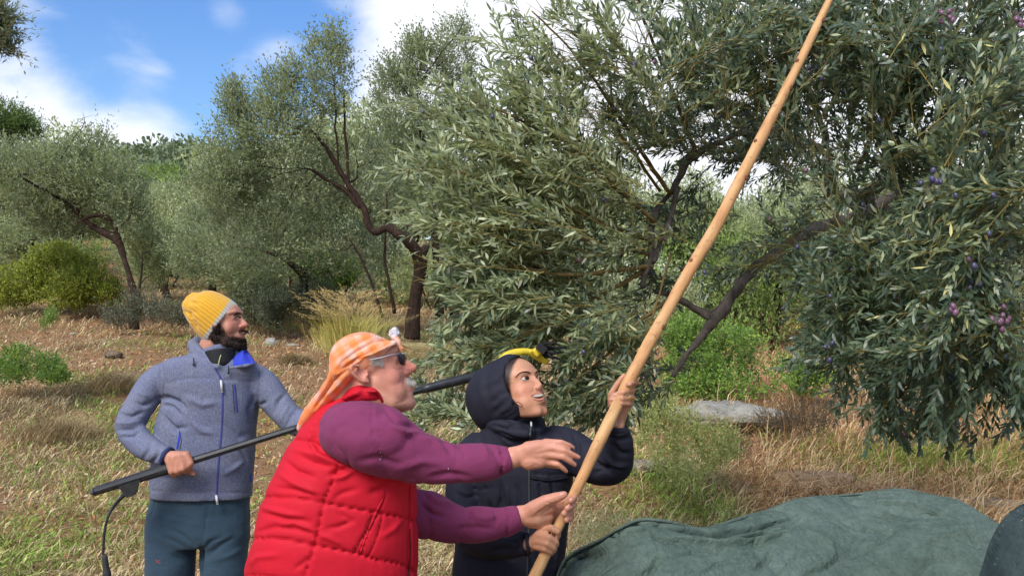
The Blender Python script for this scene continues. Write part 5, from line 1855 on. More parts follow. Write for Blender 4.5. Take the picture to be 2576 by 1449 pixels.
    for (x, y) in ((487, 911), (575, 932)):
        h1, n1 = cast(bj, x, y)
        if h1 is not None:
            D0 = (h1 - CAMPOS) @ FW - .012
            pchain(b, [(x, y - 10, 0, 1.5), (x + 1, y + 3, 0, 1.6), (x, y + 6, 0, 3)], D0, 8)
    putb('drawcord', b, M_BLACK, P)
    # cuff strap
    b = Buf()
    cc = PX(426, 1150, D - .21)
    b.tube([PX(418, 1148, D - .205), PX(424, 1151, D - .208)], [25.5 * D / FOC, 24.5 * D / FOC], seg=24)
    putb('cuff', b, flat_mat('navy cuff', (.02, .03, .09), .8), P)
    # trousers
    b = Buf()
    torso(b, [(1225, 388, 626), (1262, 380, 628), (1300, 372, 627), (1350, 367, 626), (1372, 372, 620, 0, .9)], D, .118, power=2.5)
    zf = 0.0
    for xs, foot_x in (((430, 61), 405), ((564, 58), 590)):
        x0, r0 = xs
        sleeve(b, [(x0 + 4, 1310, 0, r0), (x0 - 1, 1385, 0, r0 + 1), (x0 - 2, 1470, -.01, r0), (x0 - 6, 1560, -.02, 50), (foot_x, 1660, .02, 44), (foot_x, 1770, .03, 38)], D, seg=26)
    V4, F4 = fused(b, .008, 8)
    V4 = V4 + vnormals(V4, F4) * (fbm(V4 * np.array([7, 7, 17]), 3, 9) * .006)[:, None]
    V4 = sculpt(V4, F4, [([(430, 1330), (460, 1345), (495, 1378)], 5, -.008), ([(400, 1345), (440, 1362), (490, 1392)], 5, -.007), ([(420, 1385), (455, 1392), (488, 1408)], 5, .006), ([(560, 1350), (530, 1362), (508, 1385)], 5, -.008),
                         ([(600, 1345), (560, 1368), (520, 1400)], 6, -.006), ([(610, 1380), (570, 1400), (530, 1410)], 6, .006), ([(525, 1262), (520, 1300), (506, 1385)], 2.4, -.004, 'even'), ([(506, 1385), (502, 1449)], 6, -.03, 'even'),
                         ([(390, 1262), (383, 1290), (372, 1310)], 2.5, -.005), ([(400, 1300), (450, 1310)], 5, .004)])
    slim(put('trousers', V4, F4, M_PANTS, P), .5)
    bt = bvh_of(V4, F4)
    b = Buf()
    for q in ([(392, 1408), (403, 1416)], [(392, 1416), (404, 1407)]):
        r = ribbon(bt, q, 1.6, .0006, .001)
        if r:
            b.add(*r)
    if b.n:
        o = putb('stitched_mark', b, flat_mat('red thread', (.4, .06, .05)), P)
        tag(o, 'small red stitched cross')
    for fx in (405, 590):
        q = PX(fx, 1770, D + .03)
        shoe(P, q[0], q[1], R(-70))
    return P

# ---- the man in the red vest
def build_vest_man():
    D = 2.62
    f0 = PX(830, 724, D)
    P = thing('person', 'man in orange checked headscarf, red quilted vest and plum sweatshirt reaching out', 'person', (f0[0], f0[1], 0))
    A = frame_of(R(3), R(17))
    s = 1.10
    c = PX(917, 951, D)
    b = Buf()
    T = head_into(b, c, A, s, jaw=1.22, nose=1.08, cheek=1.14, ears=False, crown=.50, back=.93, tip=.84, full=1.1)
    # large near ear, built where the photograph shows it
    De = D - .088
    pchain(b, [(926, 961, 0, 5.5), (908, 958, -.012, 6), (888, 940, -.022, 5.2), (881, 926, -.024, 5), (888, 918, -.018, 5), (902, 921, -.008, 5)], De, 12)
    pchain(b, [(920, 957, .004, 9), (908, 945, .006, 11), (898, 932, .004, 9)], De, 12)
    pchain(b, [(925, 940, .002, 5), (921, 948, 0, 4.5)], De, 10)
    # heavy jaw and neck
    pchain(b, [(915, 950, .0, 62), (900, 985, .0, 66), (880, 1030, .02, 70)], D, 24)
    pchain(b, [(955, 970, .0, 58), (985, 982, 0, 50), (1010, 994, 0, 33)], D, 24)
    pchain(b, [(950, 965, -.035, 40), (985, 985, -.03, 36)], D, 24)
    pchain(b, [(925, 985, -.03, 46), (960, 1010, -.02, 40), (985, 1010, -.01, 34)], D, 24)
    pchain(b, [(960, 1005, .0, 44), (990, 1012, .0, 34), (1014, 1012, 0, 22)], D, 24)
    pchain(b, [(900, 1060, .05, 90), (850, 1300, .05, 120)], D)
    # arms inside the sleeves
    pchain(b, [(890, 1085, -.02, 50), (1050, 1155, -.08, 40), (1200, 1165, -.10, 32), (1289, 1152, -.12, 26)], D)
    pchain(b, [(960, 1200, .15, 50), (1080, 1300, .20, 34), (1200, 1316, .2, 26), (1285, 1303, .2, 23), (1311, 1298, .2, 24)], D)
    h = D - .12
    # right hand: back to the camera, fingers spread
    w = [(1280, 1151, 0, 26), (1306, 1147, 0, 27), (1330, 1143, 0, 31)]
    Pp, rr = C3(w, h)
    b.tube(Pp, [(r * .62, r) for r in rr], seg=20, ref=UP)
    def U(u, v):
        return 1272.1 + u * .08563, 1086 + v * .08563
    fr = [[(1180, 330, 0, 12), (1380, 300, -.004, 8.6), (1620, 305, -.012, 7.6), (1850, 385, -.006, 6.6), (1985, 465, .0, 5.6)],
          [(1150, 480, -.004, 13), (1350, 465, -.010, 9.3), (1720, 540, -.020, 8.6), (1960, 665, -.014, 7.4), (2140, 745, -.008, 6.2)],
          [(1130, 660, -.004, 13), (1330, 680, -.010, 9.2), (1680, 730, -.020, 8.6), (1880, 860, -.014, 7.6), (2030, 965, -.006, 6.3)],
          [(1100, 850, 0, 12), (1310, 900, -.002, 8.8), (1540, 950, -.010, 7.9), (1690, 1070, -.006, 6.8), (1785, 1160, .0, 5.6)]]
    wr = (1312, 1149, 0, 24)
    for ff in fr:
        pts = [(*U(a, d_), e, g) for a, d_, e, g in ff]
        pchain(b, pts, h)
        a0 = np.array(wr)
        a1 = np.array(pts[0])
        k0, k1 = a0 * .6 + a1 * .4, a0 * .25 + a1 * .75
        k0[3], k1[3] = 17, 14
        pchain(b, [k0, k1, a1], h)
    pchain(b, [(1330, 1130, .0, 21), (1355, 1122, 0, 17), (1375, 1120, .0, 14)], h)
    pchain(b, [(1330, 1160, .0, 22), (1358, 1160, 0, 18), (1375, 1160, .004, 12)], h)
    pchain(b, [(1335, 1150, .03, 18), (1375, 1165, .045, 10), (1405, 1172, .045, 8)], h)
    # left hand gripping the wooden pole
    h = D + .20
    Pp, rr = C3([(1300, 1297, 0, 26), (1325, 1296, 0, 27)], h)
    b.tube(Pp, [(r * .62, r) for r in rr], seg=20, ref=UP)
    pchain(b, [(1325, 1292, -.0, 22), (1345, 1278, -.010, 21), (1371, 1262, -.018, 17.5), (1399, 1251, -.024, 13.5), (1414, 1246, -.025, 11), (1420, 1243, -.025, 8.5)], h)
    pchain(b, [(1355, 1285, -.004, 20), (1382, 1278, -.004, 14), (1394, 1276, .0, 9)], h)
    pchain(b, [(1325, 1302, .0, 22), (1352, 1303, .0, 23), (1378, 1298, .004, 16)], h)
    pchain(b, [(1335, 1312, .0, 16), (1362, 1318, .0, 13), (1380, 1314, .004, 9)], h)
    pchain(b, [(1345, 1280, .02, 20), (1385, 1278, .032, 14), (1395, 1290, .032, 13)], h)
    for y0, xr, yr, xt, yt, r in ((1262, 1445, 1250, 1436, 1259, 8.5), (1276, 1444, 1270, 1427, 1278, 9), (1290, 1437, 1289, 1418, 1292, 8.8), (1304, 1436, 1304, 1425, 1308, 7.5)):
        pchain(b, [(1390, y0, .034, 11), (1425, y0 - 3, .030, 9.5), (xr, yr, .008, r), (xt, yt, -.022, r * .95)], h)
    V, F = fused(b, .0036, 3)
    qq = ((V - c) @ A.T) / s
    V = laplace(V, F, 7, .5, np.clip(blob(qq, (.05, -.05, -.05), (.06, .06, .05)) * 1.5, 0, 1))
    V = face_relief(V, F, T, A, s, c, depth=.006, mouth=.004)
    V = sculpt(V, F, [([(1300, 1132), (1330, 1120)], 3, .001), ([(1318, 1170), (1338, 1165)], 2, -.0012), ([(1335, 1152), (1360, 1160)], 1.8, -.0010), ([(1342, 1145), (1368, 1150)], 1.8, .0012), ([(1340, 1165), (1360, 1172)], 1.6, -.001),
                      ([(1345, 1137), (1380, 1130)], 2.5, .0012), ([(1345, 1148), (1380, 1143)], 2.5, .0010), ([(1330, 1175), (1352, 1168)], 1.8, -.0012), ([(1352, 1158), (1372, 1168)], 1.6, -.0012),
                      ([(1372, 1262), (1392, 1269)], 2.5, -.002), ([(1368, 1270), (1388, 1276)], 2, -.002), ([(1398, 1240), (1403, 1252)], 1.6, -.0012), ([(1344, 1296), (1370, 1278), (1400, 1262)], 2.6, -.003),
                      ([(897, 925), (906, 938), (914, 950)], 3.6, -.006), ([(890, 924), (900, 944), (914, 957)], 2.2, -.003), ([(868, 962), (890, 970), (925, 985), (940, 1000)], 3, -.003),
                      ([(1004, 966), (1012, 950), (1022, 944)], 2.4, -.002), ([(990, 1018), (1015, 1010), (1030, 998)], 3, -.0015),
                      ([(988, 925), (1003, 930), (1014, 926)], 2.5, -.002), ([(985, 872), (1000, 878)], 1.6, -.0014), ([(978, 882), (996, 884)], 1.4, -.0012), ([(990, 908), (978, 904), (968, 903)], 1.3, -.0014), ([(990, 912), (978, 912), (966, 914)], 1.3, -.0014), ([(992, 917), (982, 920), (972, 925)], 1.3, -.0012), ([(1022, 944), (1014, 960), (1016, 975)], 2.0, -.0022), ([(1030, 984), (1036, 986)], 3, -.002)])
    q = ((V - c) @ A.T) / s
    px, _ = to_px(V)
    ear = np.exp(-(np.linalg.norm((px - (906, 942)) / (26, 24), axis=1)) ** 4) * (px[:, 0] < 935)
    hands = px[:, 0] > 1150
    hairz = np.exp(-(np.linalg.norm((px - (985, 905)) / 1, axis=1) / 1) ** 2)
    stub = np.exp(-((px[:, 0] - 872) / 14) ** 2 - ((px[:, 1] - 952) / 22) ** 2)
    col = tint_body(V, (.56, .27, .19), [(blob(q, (.11, 0, -.012), (.022, .025, .018)) * .7, (.60, .19, .15)),
                                          (blob(q, (.075, -.05, -.015), (.04, .03, .035)) * .45, (.57, .17, .13)),
                                          (ear * .35, (.58, .20, .15)), (stub * .6, (.26, .18, .15)),
                                          (blob(q, (.09, 0, -.09), (.025, .03, .02)) * .3, (.46, .30, .25)),
                                          (blob(q, (.105, 0, -.052), (.010, .022, .008)) * .7, (.42, .14, .11)),
                                          (np.exp(-((px[:, 0] - 975) / 40) ** 2 - ((px[:, 1] - 1022) / 18) ** 2) * .35, (.50, .27, .14))])
    lh = (px[:, 0] > 1300) & (px[:, 1] > 1220)
    col[hands] = col[hands] * np.array([1.0, .98, .94])
    palm = np.exp(-((px[:, 0] - 1362) / 22) ** 2 - ((px[:, 1] - 1312) / 12) ** 2)[:, None] * lh[:, None]
    col = col * (1 - palm * .5) + np.array([.50, .32, .20]) * palm * .5
    slim(put('body', V, F, M_SKIN, P, colors=col), .42)
    bv = bvh_of(V, F)
    add_nails(bv, P, [(1444, 1129, 1, .8, 4, 6), (1427.5, 1275.5, -1, .1, 4, 5), (1436, 1256, -.6, .6, 4, 5), (1414, 1242, 1, -.1, 4.5, 6), (1457, 1150, 1, .45, 4, 5), (1447, 1168, .9, .6, 4, 5)])
    # mustache, sideburn, stubble
    def wf(ctr, rad, thr=.3):
        def f(X):
            q = ((X - c) @ A.T) / s
            w = blob(q, ctr, rad)
            w[w < thr] = 0
            return w
        return f
    M_GREY = flat_mat('grey white hair', (.52, .48, .44), .6, .3, var=.2, scale=150)
    sm = surf_sampler(V, F, wf((.104, -.004, -.036), (.014, .026, .008), .3))
    o = put('mustache', *hair_strands(2400, sm, .011, .0005, .16, 5, down=norm(np.array([.30, -.15, -1.0])), grav=.78), M_GREY, P)
    tag(o, 'white mustache')
    def wside(X):
        p, dd = to_px(X)
        w = np.exp(-((p[:, 0] - 985) / 1e9) ** 2) * np.exp(-(np.linalg.norm((p - (988 - 0, 905)) / 1e9, axis=1)))
        d, t = seg_dist(p, [(928, 906), (950, 909), (973, 921), (985, 932)])
        w = np.exp(-(d / 7) ** 2)
        w[(w < .2) | (dd > D - .03)] = 0
        return w
    V_near = V
    sm = surf_sampler(V, F, lambda X: wside(X) * (to_px(X)[0][:, 0] < 958))
    o = put('sideburn', *hair_strands(700, sm, .012, .0004, .14, 6, down=norm(np.array([.8, 0, -.55])), grav=.92), M_GREY, P)
    tag(o, 'short grey hair at the temple')
    # eyebrow, mouth
    r = patch(bv, [(1033, 962), (1039, 958), (1044, 961), (1044, 968), (1039, 971)], .0003, 0)
    if r:
        put('mouth', *r, M_MOUTH, P)
    b = Buf()
    for k in range(2):
        h1, n1 = cast(bv, 1038 + k * 3, 963.5)
        if h1 is not None:
            b.box(h1 + n1 * .001, (.0022, .0022, .0032))
    if b.n:
        putb('teeth', b, M_TEETH, P)
    # sunglasses
    b = Buf()
    dl = D - .055
    lens = [(1001, 889), (1011, 888), (1017, 896), (1021, 908), (1019, 919), (1010, 917), (1004, 905)]
    pts = [PX(x, y, dl + .03 * ((x - 1000) / 20)) for x, y in smoothline(lens + [lens[0]], 25)[:-1]]
    cc = np.mean(pts, 0)
    vv = [cc + A[0] * .004 - FW * .003] + list(pts) + [p - A[0] * .003 + FW * .004 for p in pts]
    n = len(pts)
    ff = [(0, 1 + j, 1 + (j + 1) % n) for j in range(n)] + [(1 + j, 1 + n + j, 1 + n + (j + 1) % n, 1 + (j + 1) % n) for j in range(n)] + [tuple(range(2 * n, n, -1))]
    ml, nt, bb = new_mat('dark sunglass lens', .08, .8)
    bb.inputs['Base Color'].default_value = (.012, .012, .025, 1)
    b.add(np.array(vv), ff)
    far = Buf()
    vv2 = np.array(vv) + A[1] * .062 * s
    g = thing_part('sunglasses', P, b, ml)
    far.add(vv2, ff)
    put('lens', *far.arr(), ml, g)
    b = Buf()
    b.tube([PX(930, 905, dl - .045), PX(960, 899, dl - .04), PX(985, 892, dl - .02), PX(1004, 889, dl)], [.0012, .0011, .0010, .0010], seg=6)
    b.tube([PX(1012, 889, dl), PX(1020, 890, dl + .03), PX(1024, 892, dl + .07)], .001, seg=6)
    put('wire_arm', *b.arr(), M_METAL, g)
    # headscarf
    b = Buf()
    def wf2(p, r):
        b.sphere(c + s * (np.asarray(p) @ A), np.asarray(r) * s, A, 32, 20)
    b.sphere(PX(906, 898, D), np.array([.083, .093, .066]), np.array([norm(RT * 1 + UP * .18), FW, norm(UP - RT * .18)]), 36, 24)
    b.sphere(PX(888, 905, D), np.array([.062, .094, .066]), None, 36, 24)
    b.sphere(PX(930, 880, D), np.array([.064, .086, .038]), np.array([norm(RT + UP * .05), FW, norm(UP - RT * .05)]), 36, 24)
    b.sphere(PX(865, 915, D), np.array([.036, .072, .042]), np.array([norm(RT - UP * .6), FW, norm(UP + RT * .6)]), 30, 20)
    for dd_, ln in ((-.086, 0), (-.070, 4), (-.03, 6), (.03, 6), (.070, 4)):
        pchain(b, [(890, 905 - ln * 1.2, dd_ - .006 if dd_ < 0 else dd_, 8), (930, 888 - ln, dd_ * .98, 8), (960, 874 - ln * .6, dd_ * .8, 7.5), (992, 862 - ln * .3, dd_ * .35, 6.5)], D)
    pchain(b, [(992, 858, 0, 9), (1000, 866, -.01, 7)], D)
    # tail over the shoulder
    Pp, rr = C3([(866, 905, -.06, 30), (858, 935, -.07, 29), (846, 962, -.05, 26), (826, 988, -.03, 25), (800, 1018, -.01, 22), (776, 1046, .02, 17), (760, 1072, .04, 12)], D)
    b.tube(Pp, [(r, .030) for r in rr], seg=24, ref=FW)
    V2, F2 = fused(b, .0038, 4)
    V2 = sculpt(V2, F2, [([(985, 853), (940, 858), (900, 880), (860, 912)], 3.2, -.010), ([(990, 860), (950, 872), (905, 896), (858, 930)], 3.2, -.011), ([(970, 852), (920, 850), (880, 870), (845, 900)], 4, .007),
                         ([(990, 866), (955, 880), (920, 896), (880, 922)], 2.6, .008), ([(875, 930), (850, 948), (825, 975), (800, 1010)], 4, -.010), ([(868, 945), (850, 968), (828, 992)], 3, .007), ([(840, 930), (832, 960), (815, 990), (790, 1030)], 4, -.010),
                         ([(900, 852), (880, 862), (862, 880)], 4, -.004), ([(860, 900), (843, 930), (836, 950)], 4, .007), ([(930, 893), (900, 906), (870, 925)], 2.4, -.010)])
    V2 = V2 + vnormals(V2, F2) * (fbm(V2 * np.array([18, 18, 18]), 3, 4) * .0035)[:, None]
    m, nt, bb = new_mat('orange and white checked cotton', .85, .15, sheen=.15)
    def stripes(rot, scale, lo, hi):
        v = coords(nt, (1, 1, 1), rot)
        w = node(nt, 'ShaderNodeTexWave', Scale=scale, Distortion=1.2, Detail=2)
        w.inputs['Detail Scale'].default_value = 1.0
        nt.links.new(v, w.inputs['Vector'])
        return ramp(nt, w.outputs['Fac'], [(lo, (0, 0, 0)), (hi, (1, 1, 1))])
    s1 = stripes((0, R(35), 0), 9, .45, .6)
    s2 = stripes((0, R(125), 0), 8, .45, .6)
    s3 = stripes((0, R(125), 0), 62, .35, .75)
    s4 = stripes((0, R(35), 0), 66, .35, .75)
    band = mix(nt, 1.0, s1, s4, 'MULTIPLY')
    band2 = mix(nt, 1.0, s2, s3, 'MULTIPLY')
    k = mix(nt, 1.0, band, band2, 'ADD')
    v = coords(nt)
    k = mix(nt, 1.0, k, ramp(nt, noise_tex(nt, v, 9, 2), [(.40, (.15, .15, .15)), (.58, (.9, .9, .9))]), 'MULTIPLY')
    n = noise_tex(nt, v, 12, 3)
    org = ramp(nt, n, [(.3, (.74, .19, .05)), (.7, (.82, .27, .08))])
    nt.links.new(mix(nt, k, org, (.68, .58, .56)), bb.inputs['Base Color'])
    nn = noise_tex(nt, v, 40, 4, .6)
    bump(nt, bb, nn, .35, .008)
    o = put('headscarf', V2, F2, m, P)
    tag(o, 'orange and white checked headscarf tied in front')
    # knot, pale lump with loose ends
    b = Buf()
    pchain(b, [(993, 848, -.01, 7), (987, 836, -.01, 8), (993, 831, -.005, 9), (1000, 838, -.005, 6)], D)
    pchain(b, [(982, 833, -.015, 4), (980, 842, -.015, 3), (985, 850, -.01, 3)], D)
    V5, F5 = fused(b, .003, 2)
    V5 = sculpt(V5, F5, [([(981, 838), (988, 832), (996, 833)], 1.6, -.005), ([(984, 842), (991, 838)], 1.4, -.004), ([(1000, 826), (1003, 840)], 1.8, -.003)])
    put('scarf_knot', V5, F5, flat_mat('white scarf end', (.66, .62, .66), .85, .15, var=.2, scale=60), o)
    b = Buf()
    pchain(b, [(995, 850, -.01, 7), (1003, 860, -.012, 6.5), (1006, 874, -.012, 5), (1010, 884, -.012, 3)], D)
    pchain(b, [(1007, 872, -.015, 2), (1018, 877, -.015, 1.6), (1034, 885, -.01, 1.3)], D, 8)
    pchain(b, [(832, 922, -.06, 1.4), (822, 917, -.06, 1.1), (813, 913, -.06, .8)], D, 8)
    pchain(b, [(832, 934, -.06, 1.3), (824, 931, -.06, 1.0), (817, 929, -.06, .8)], D, 8)
    V5, F5 = fused(b, .0022, 2)
    put('scarf_fringe', V5, F5, m, o)
    # ---- vest
    b = Buf()
    rows = [(1640, 585, 1075, 0, .95), (1449, 620, 1050, 0, 1), (1350, 644, 1048, 0, 1.0), (1250, 671, 1046, 0, .98), (1182, 702, 1043, 0, .95), (1120, 730, 1036, .01, .92), (1063, 770, 1018, .02, .88), (1023, 803, 990, .03, .84), (998, 832, 960, .04, .74), (984, 858, 938, .04, .5)]
    torso(b, rows, D + .06, .215, yaw=R(6), power=2.5)
    pchain(b, [(872, 1002, -.05, 24), (905, 990, -.095, 20), (935, 991, -.10, 15), (948, 1000, -.095, 10)], D + .02, 18)
    pchain(b, [(872, 1002, .05, 26), (905, 995, .10, 22)], D + .02, 18)
    V3, F3 = fused(b, .0056, 3)
    Nn = vnormals(V3, F3)
    px, _ = to_px(V3)
    # quilting: back seams, front seams
    q1 = [[(742, 1104), (780, 1112), (822, 1128), (850, 1150)], [(640, 1256), (673, 1250), (740, 1252), (807, 1262)], [(612, 1358), (655, 1353), (720, 1357), (788, 1370)], [(600, 1450), (640, 1447), (700, 1455), (770, 1470)],
          [(812, 1264), (870, 1275), (933, 1286), (960, 1290)], [(792, 1370), (850, 1382), (905, 1393), (955, 1410)], [(960, 1291), (1000, 1298), (1047, 1310)], [(962, 1408), (1010, 1418), (1046, 1440)]]
    dmin = np.full(len(V3), 1e9)
    for ln in q1:
        d, _ = seg_dist(px, ln)
        dmin = np.minimum(dmin, d)
    puff = np.clip(dmin / 34, 0, 1)
    V3 = V3 + Nn * (.0075 * (np.sqrt(np.clip(1 - (1 - puff) ** 2, 0, 1)) - .6) + fbm(V3 * np.array([7, 7, 12]), 2, 6) * .0045)[:, None]
    folds = [(ln, 1.8, -.009, 'even') for ln in q1]
    folds += [([(853, 1165), (832, 1220), (815, 1262), (800, 1330), (792, 1370), (775, 1420), (768, 1449)], 2.6, -.010, 'even'), ([(975, 1235), (952, 1290), (920, 1350), (905, 1395)], 2.0, -.007, 'even'), ([(940, 1290), (915, 1345), (890, 1388)], 2.0, -.008, 'even'),
              ([(965, 1290), (950, 1350), (925, 1404)], 1.8, -.006, 'even'), ([(1032, 1215), (1030, 1300), (1026, 1449)], 2.2, -.008, 'even'), ([(880, 1000), (935, 1000)], 1.5, -.002)]
    folds += [([(905, 985), (868, 1002), (826, 1030), (793, 1072), (779, 1110), (795, 1138), (830, 1158), (880, 1178), (930, 1198)], 5, .010, 'even'), ([(900, 996), (868, 1013), (834, 1040), (804, 1080), (792, 1110), (805, 1132), (840, 1150)], 2.2, -.006, 'even')]
    folds += [([(718, 1160), (745, 1185), (790, 1200)], 7, -.010), ([(700, 1190), (740, 1215), (800, 1240)], 8, .008), ([(690, 1225), (740, 1232), (800, 1248)], 6, -.007), ([(825, 1195), (850, 1185), (880, 1172)], 5, -.010), ([(830, 1205), (860, 1200), (895, 1182)], 5, .009),
              ([(660, 1275), (710, 1290), (760, 1297)], 6, .008), ([(660, 1290), (720, 1305), (780, 1312)], 7, -.008), ([(640, 1340), (690, 1325), (740, 1330), (795, 1345)], 7, -.008), ([(700, 1322), (740, 1312), (790, 1335)], 6, .006),
              ([(820, 1330), (850, 1325), (890, 1310)], 6, -.008), ([(800, 1345), (830, 1352), (860, 1370)], 6, .007), ([(625, 1420), (650, 1400), (700, 1395)], 7, .006), ([(760, 1150), (790, 1165), (830, 1175)], 6, -.008),
              ([(740, 1130), (780, 1140), (830, 1162)], 6, .007), ([(850, 1290), (890, 1310)], 6, -.005), ([(960, 1350), (990, 1330), (1015, 1300)], 7, .006), ([(780, 1400), (760, 1418), (740, 1430)], 5, -.006), ([(930, 1240), (990, 1220)], 9, -.010), ([(840, 1255), (860, 1240), (900, 1230)], 6, -.006)]
    for y in range(1180, 1449, 13):                       # puckers along the side seam
        x = float(np.interp(y, [1165, 1262, 1370, 1449], [853, 813, 791, 768]))
        folds.append(([(x - 14, y + 4), (x, y), (x + 13, y - 5)], 2.4, -.0045 * (1 if (y // 13) % 2 else .4)))
    for y in range(1015, 1130, 15):
        x = float(np.interp(y, [1005, 1040, 1080, 1120], [850, 815, 788, 770]))
        folds.append(([(x - 10, y - 4), (x + 5, y + 4)], 2.2, -.004))
    V3 = sculpt(V3, F3, folds)
    slim(put('vest', V3, F3, M_RED, P), .65)
    bvst = bvh_of(V3, F3)
    b = Buf()
    for ln, wd in (([(975, 1235), (945, 1290), (905, 1392)], 5), ([(1034, 1225), (1036, 1330), (1038, 1449)], 9)):
        r = ribbon(bvst, ln, wd, .001, .002)
        if r:
            b.add(*r)
    putb('placket', b, M_RED, P)
    r = ribbon(bvst, [(1031, 1330), (1031, 1390), (1027, 1449)], [1, 3, 4], .0012, .001)
    if r:
        put('front_opening', *r, flat_mat('dark red lining', (.06, .004, .01), .8), P)
    r = ribbon(bvst, [(941, 1292), (915, 1345), (893, 1386)], [1.5, 2.5, 1.5], .001, .0012)
    if r:
        put('pocket_slit', *r, flat_mat('dark red shade cloth', (.16, .004, .01), .8), P)
    # collar stand, upright point
    b = Buf()
    pchain(b, [(925, 985, -.105, 4), (945, 984, -.10, 5), (953, 992, -.09, 5), (962, 1010, -.08, 4)], D)
    V6, F6 = fused(b, .0025, 2)
    put('vest_collar', V6, F6, flat_mat('deep red collar', (.42, .006, .014), .5), P)
    # sweatshirt
    b = Buf()
    sleeve(b, [(872, 1082, -.10, 80), (905, 1090, -.12, 87), (950, 1104, -.13, 91), (1003, 1132, -.12, 80), (1059, 1151, -.115, 67), (1115, 1163, -.115, 55), (1163, 1166, -.115, 52), (1220, 1163, -.12, 47), (1262, 1158, -.12, 40), (1280, 1153, -.12, 34), (1288, 1152, -.12, 31)], D, seg=34, n=40)
    pchain(b, [(876, 1085, -.10, 78), (915, 1085, -.11, 80)], D, 30)
    sleeve(b, [(950, 1240, .12, 60), (1030, 1285, .17, 60), (1085, 1300, .19, 61), (1140, 1317, .20, 50), (1200, 1319, .2, 46), (1262, 1312, .2, 41), (1290, 1304, .2, 36), (1311, 1299, .2, 31)], D, seg=30, n=34)
    pchain(b, [(900, 1060, .2, 80), (960, 1180, .16, 70)], D, 26)
    V7, F7 = fused(b, .0058, 3)
    V7 = V7 + vnormals(V7, F7) * ((fbm(V7 * np.array([7, 9, 13]), 3, 12) * .0055 - (1 - np.abs(fbm(V7 * np.array([11, 6, 8]), 2, 15))) ** 7 * .006))[:, None]
    V7 = sculpt(V7, F7, [([(938, 1010), (935, 1060), (942, 1110), (968, 1160)], 2.0, -0.0047, 'even'), ([(946, 1010), (943, 1060), (950, 1112), (974, 1158)], 1.2, 0.0027, 'even'), ([(960, 1018), (1000, 1062), (1040, 1074)], 6, -0.0108), ([(985, 1070), (1020, 1090), (1052, 1088)], 5, 0.0108),
                         ([(1110, 1107), (1125, 1118), (1135, 1140)], 5, -0.0135), ([(1225, 1117), (1240, 1128), (1250, 1150)], 4, -0.0135), ([(1207, 1116), (1220, 1130), (1228, 1150)], 5, 0.0095), ([(1150, 1115), (1165, 1130), (1170, 1160)], 6, -0.0081),
                         ([(1080, 1200), (1130, 1190), (1180, 1200)], 8, -0.0081), ([(1000, 1180), (1060, 1160), (1110, 1165)], 10, 0.0081), ([(900, 1160), (950, 1150), (1010, 1170)], 9, -0.0081), ([(1257, 1122), (1266, 1155), (1260, 1198)], 2.4, -0.0095, 'even'),
                         ([(1275, 1270), (1279, 1300), (1276, 1345)], 2.4, -0.0095, 'even'), ([(1075, 1240), (1100, 1262), (1140, 1270)], 6, 0.0095), ([(1060, 1262), (1085, 1290), (1120, 1300)], 6, -0.0135), ([(1172, 1276), (1185, 1290), (1190, 1315)], 5, -0.0121),
                         ([(1150, 1330), (1190, 1325), (1240, 1330)], 7, -0.0081), ([(1195, 1300), (1225, 1305), (1250, 1295)], 6, 0.0081), ([(1240, 1280), (1250, 1300), (1245, 1325)], 5, -0.0068), ([(880, 1040), (915, 1030), (950, 1035)], 9, 0.0068), ([(1060, 1100), (1090, 1110), (1120, 1135)], 6, 0.0081)])
    slim(put('sweatshirt', V7, F7, M_PURPLE, P), .6)
    bs = bvh_of(V7, F7)
    b = Buf()
    for x, y in ((1128, 1179), (957, 1137), (960, 1147), (956, 1155)):
        h1, n1 = cast(bs, x, y)
        if h1 is not None:
            b.sphere(h1, (.0016, .0016, .0024), seg=6, rings=4)
    putb('lint', b, M_WHITEEYE, P)
    # legs, out of frame below
    b = Buf()
    hip = PX(820, 1620, D + .06)
    b.chain([(hip[0] - .02, hip[1] - .09, hip[2]), (hip[0] + .06, hip[1] - .12, .50), (hip[0] - .02, hip[1] - .12, .08)], (.13, .095, .075), 20)
    b.chain([(hip[0] - .02, hip[1] + .09, hip[2]), (hip[0] + .16, hip[1] + .14, .50), (hip[0] + .20, hip[1] + .14, .08)], (.13, .095, .075), 20)
    b.sphere((hip[0], hip[1], hip[2] + .02), (.2, .19, .16))
    V8, F8 = fused(b, .009, 3)
    put('trousers', V8, F8, M_DARKTR, P)
    shoe(P, hip[0] - .02, hip[1] - .12, R(0))
    shoe(P, hip[0] + .20, hip[1] + .14, R(0))
    return P

def thing_part(name, parent, buf, mat):
    return putb(name, buf, mat, parent)
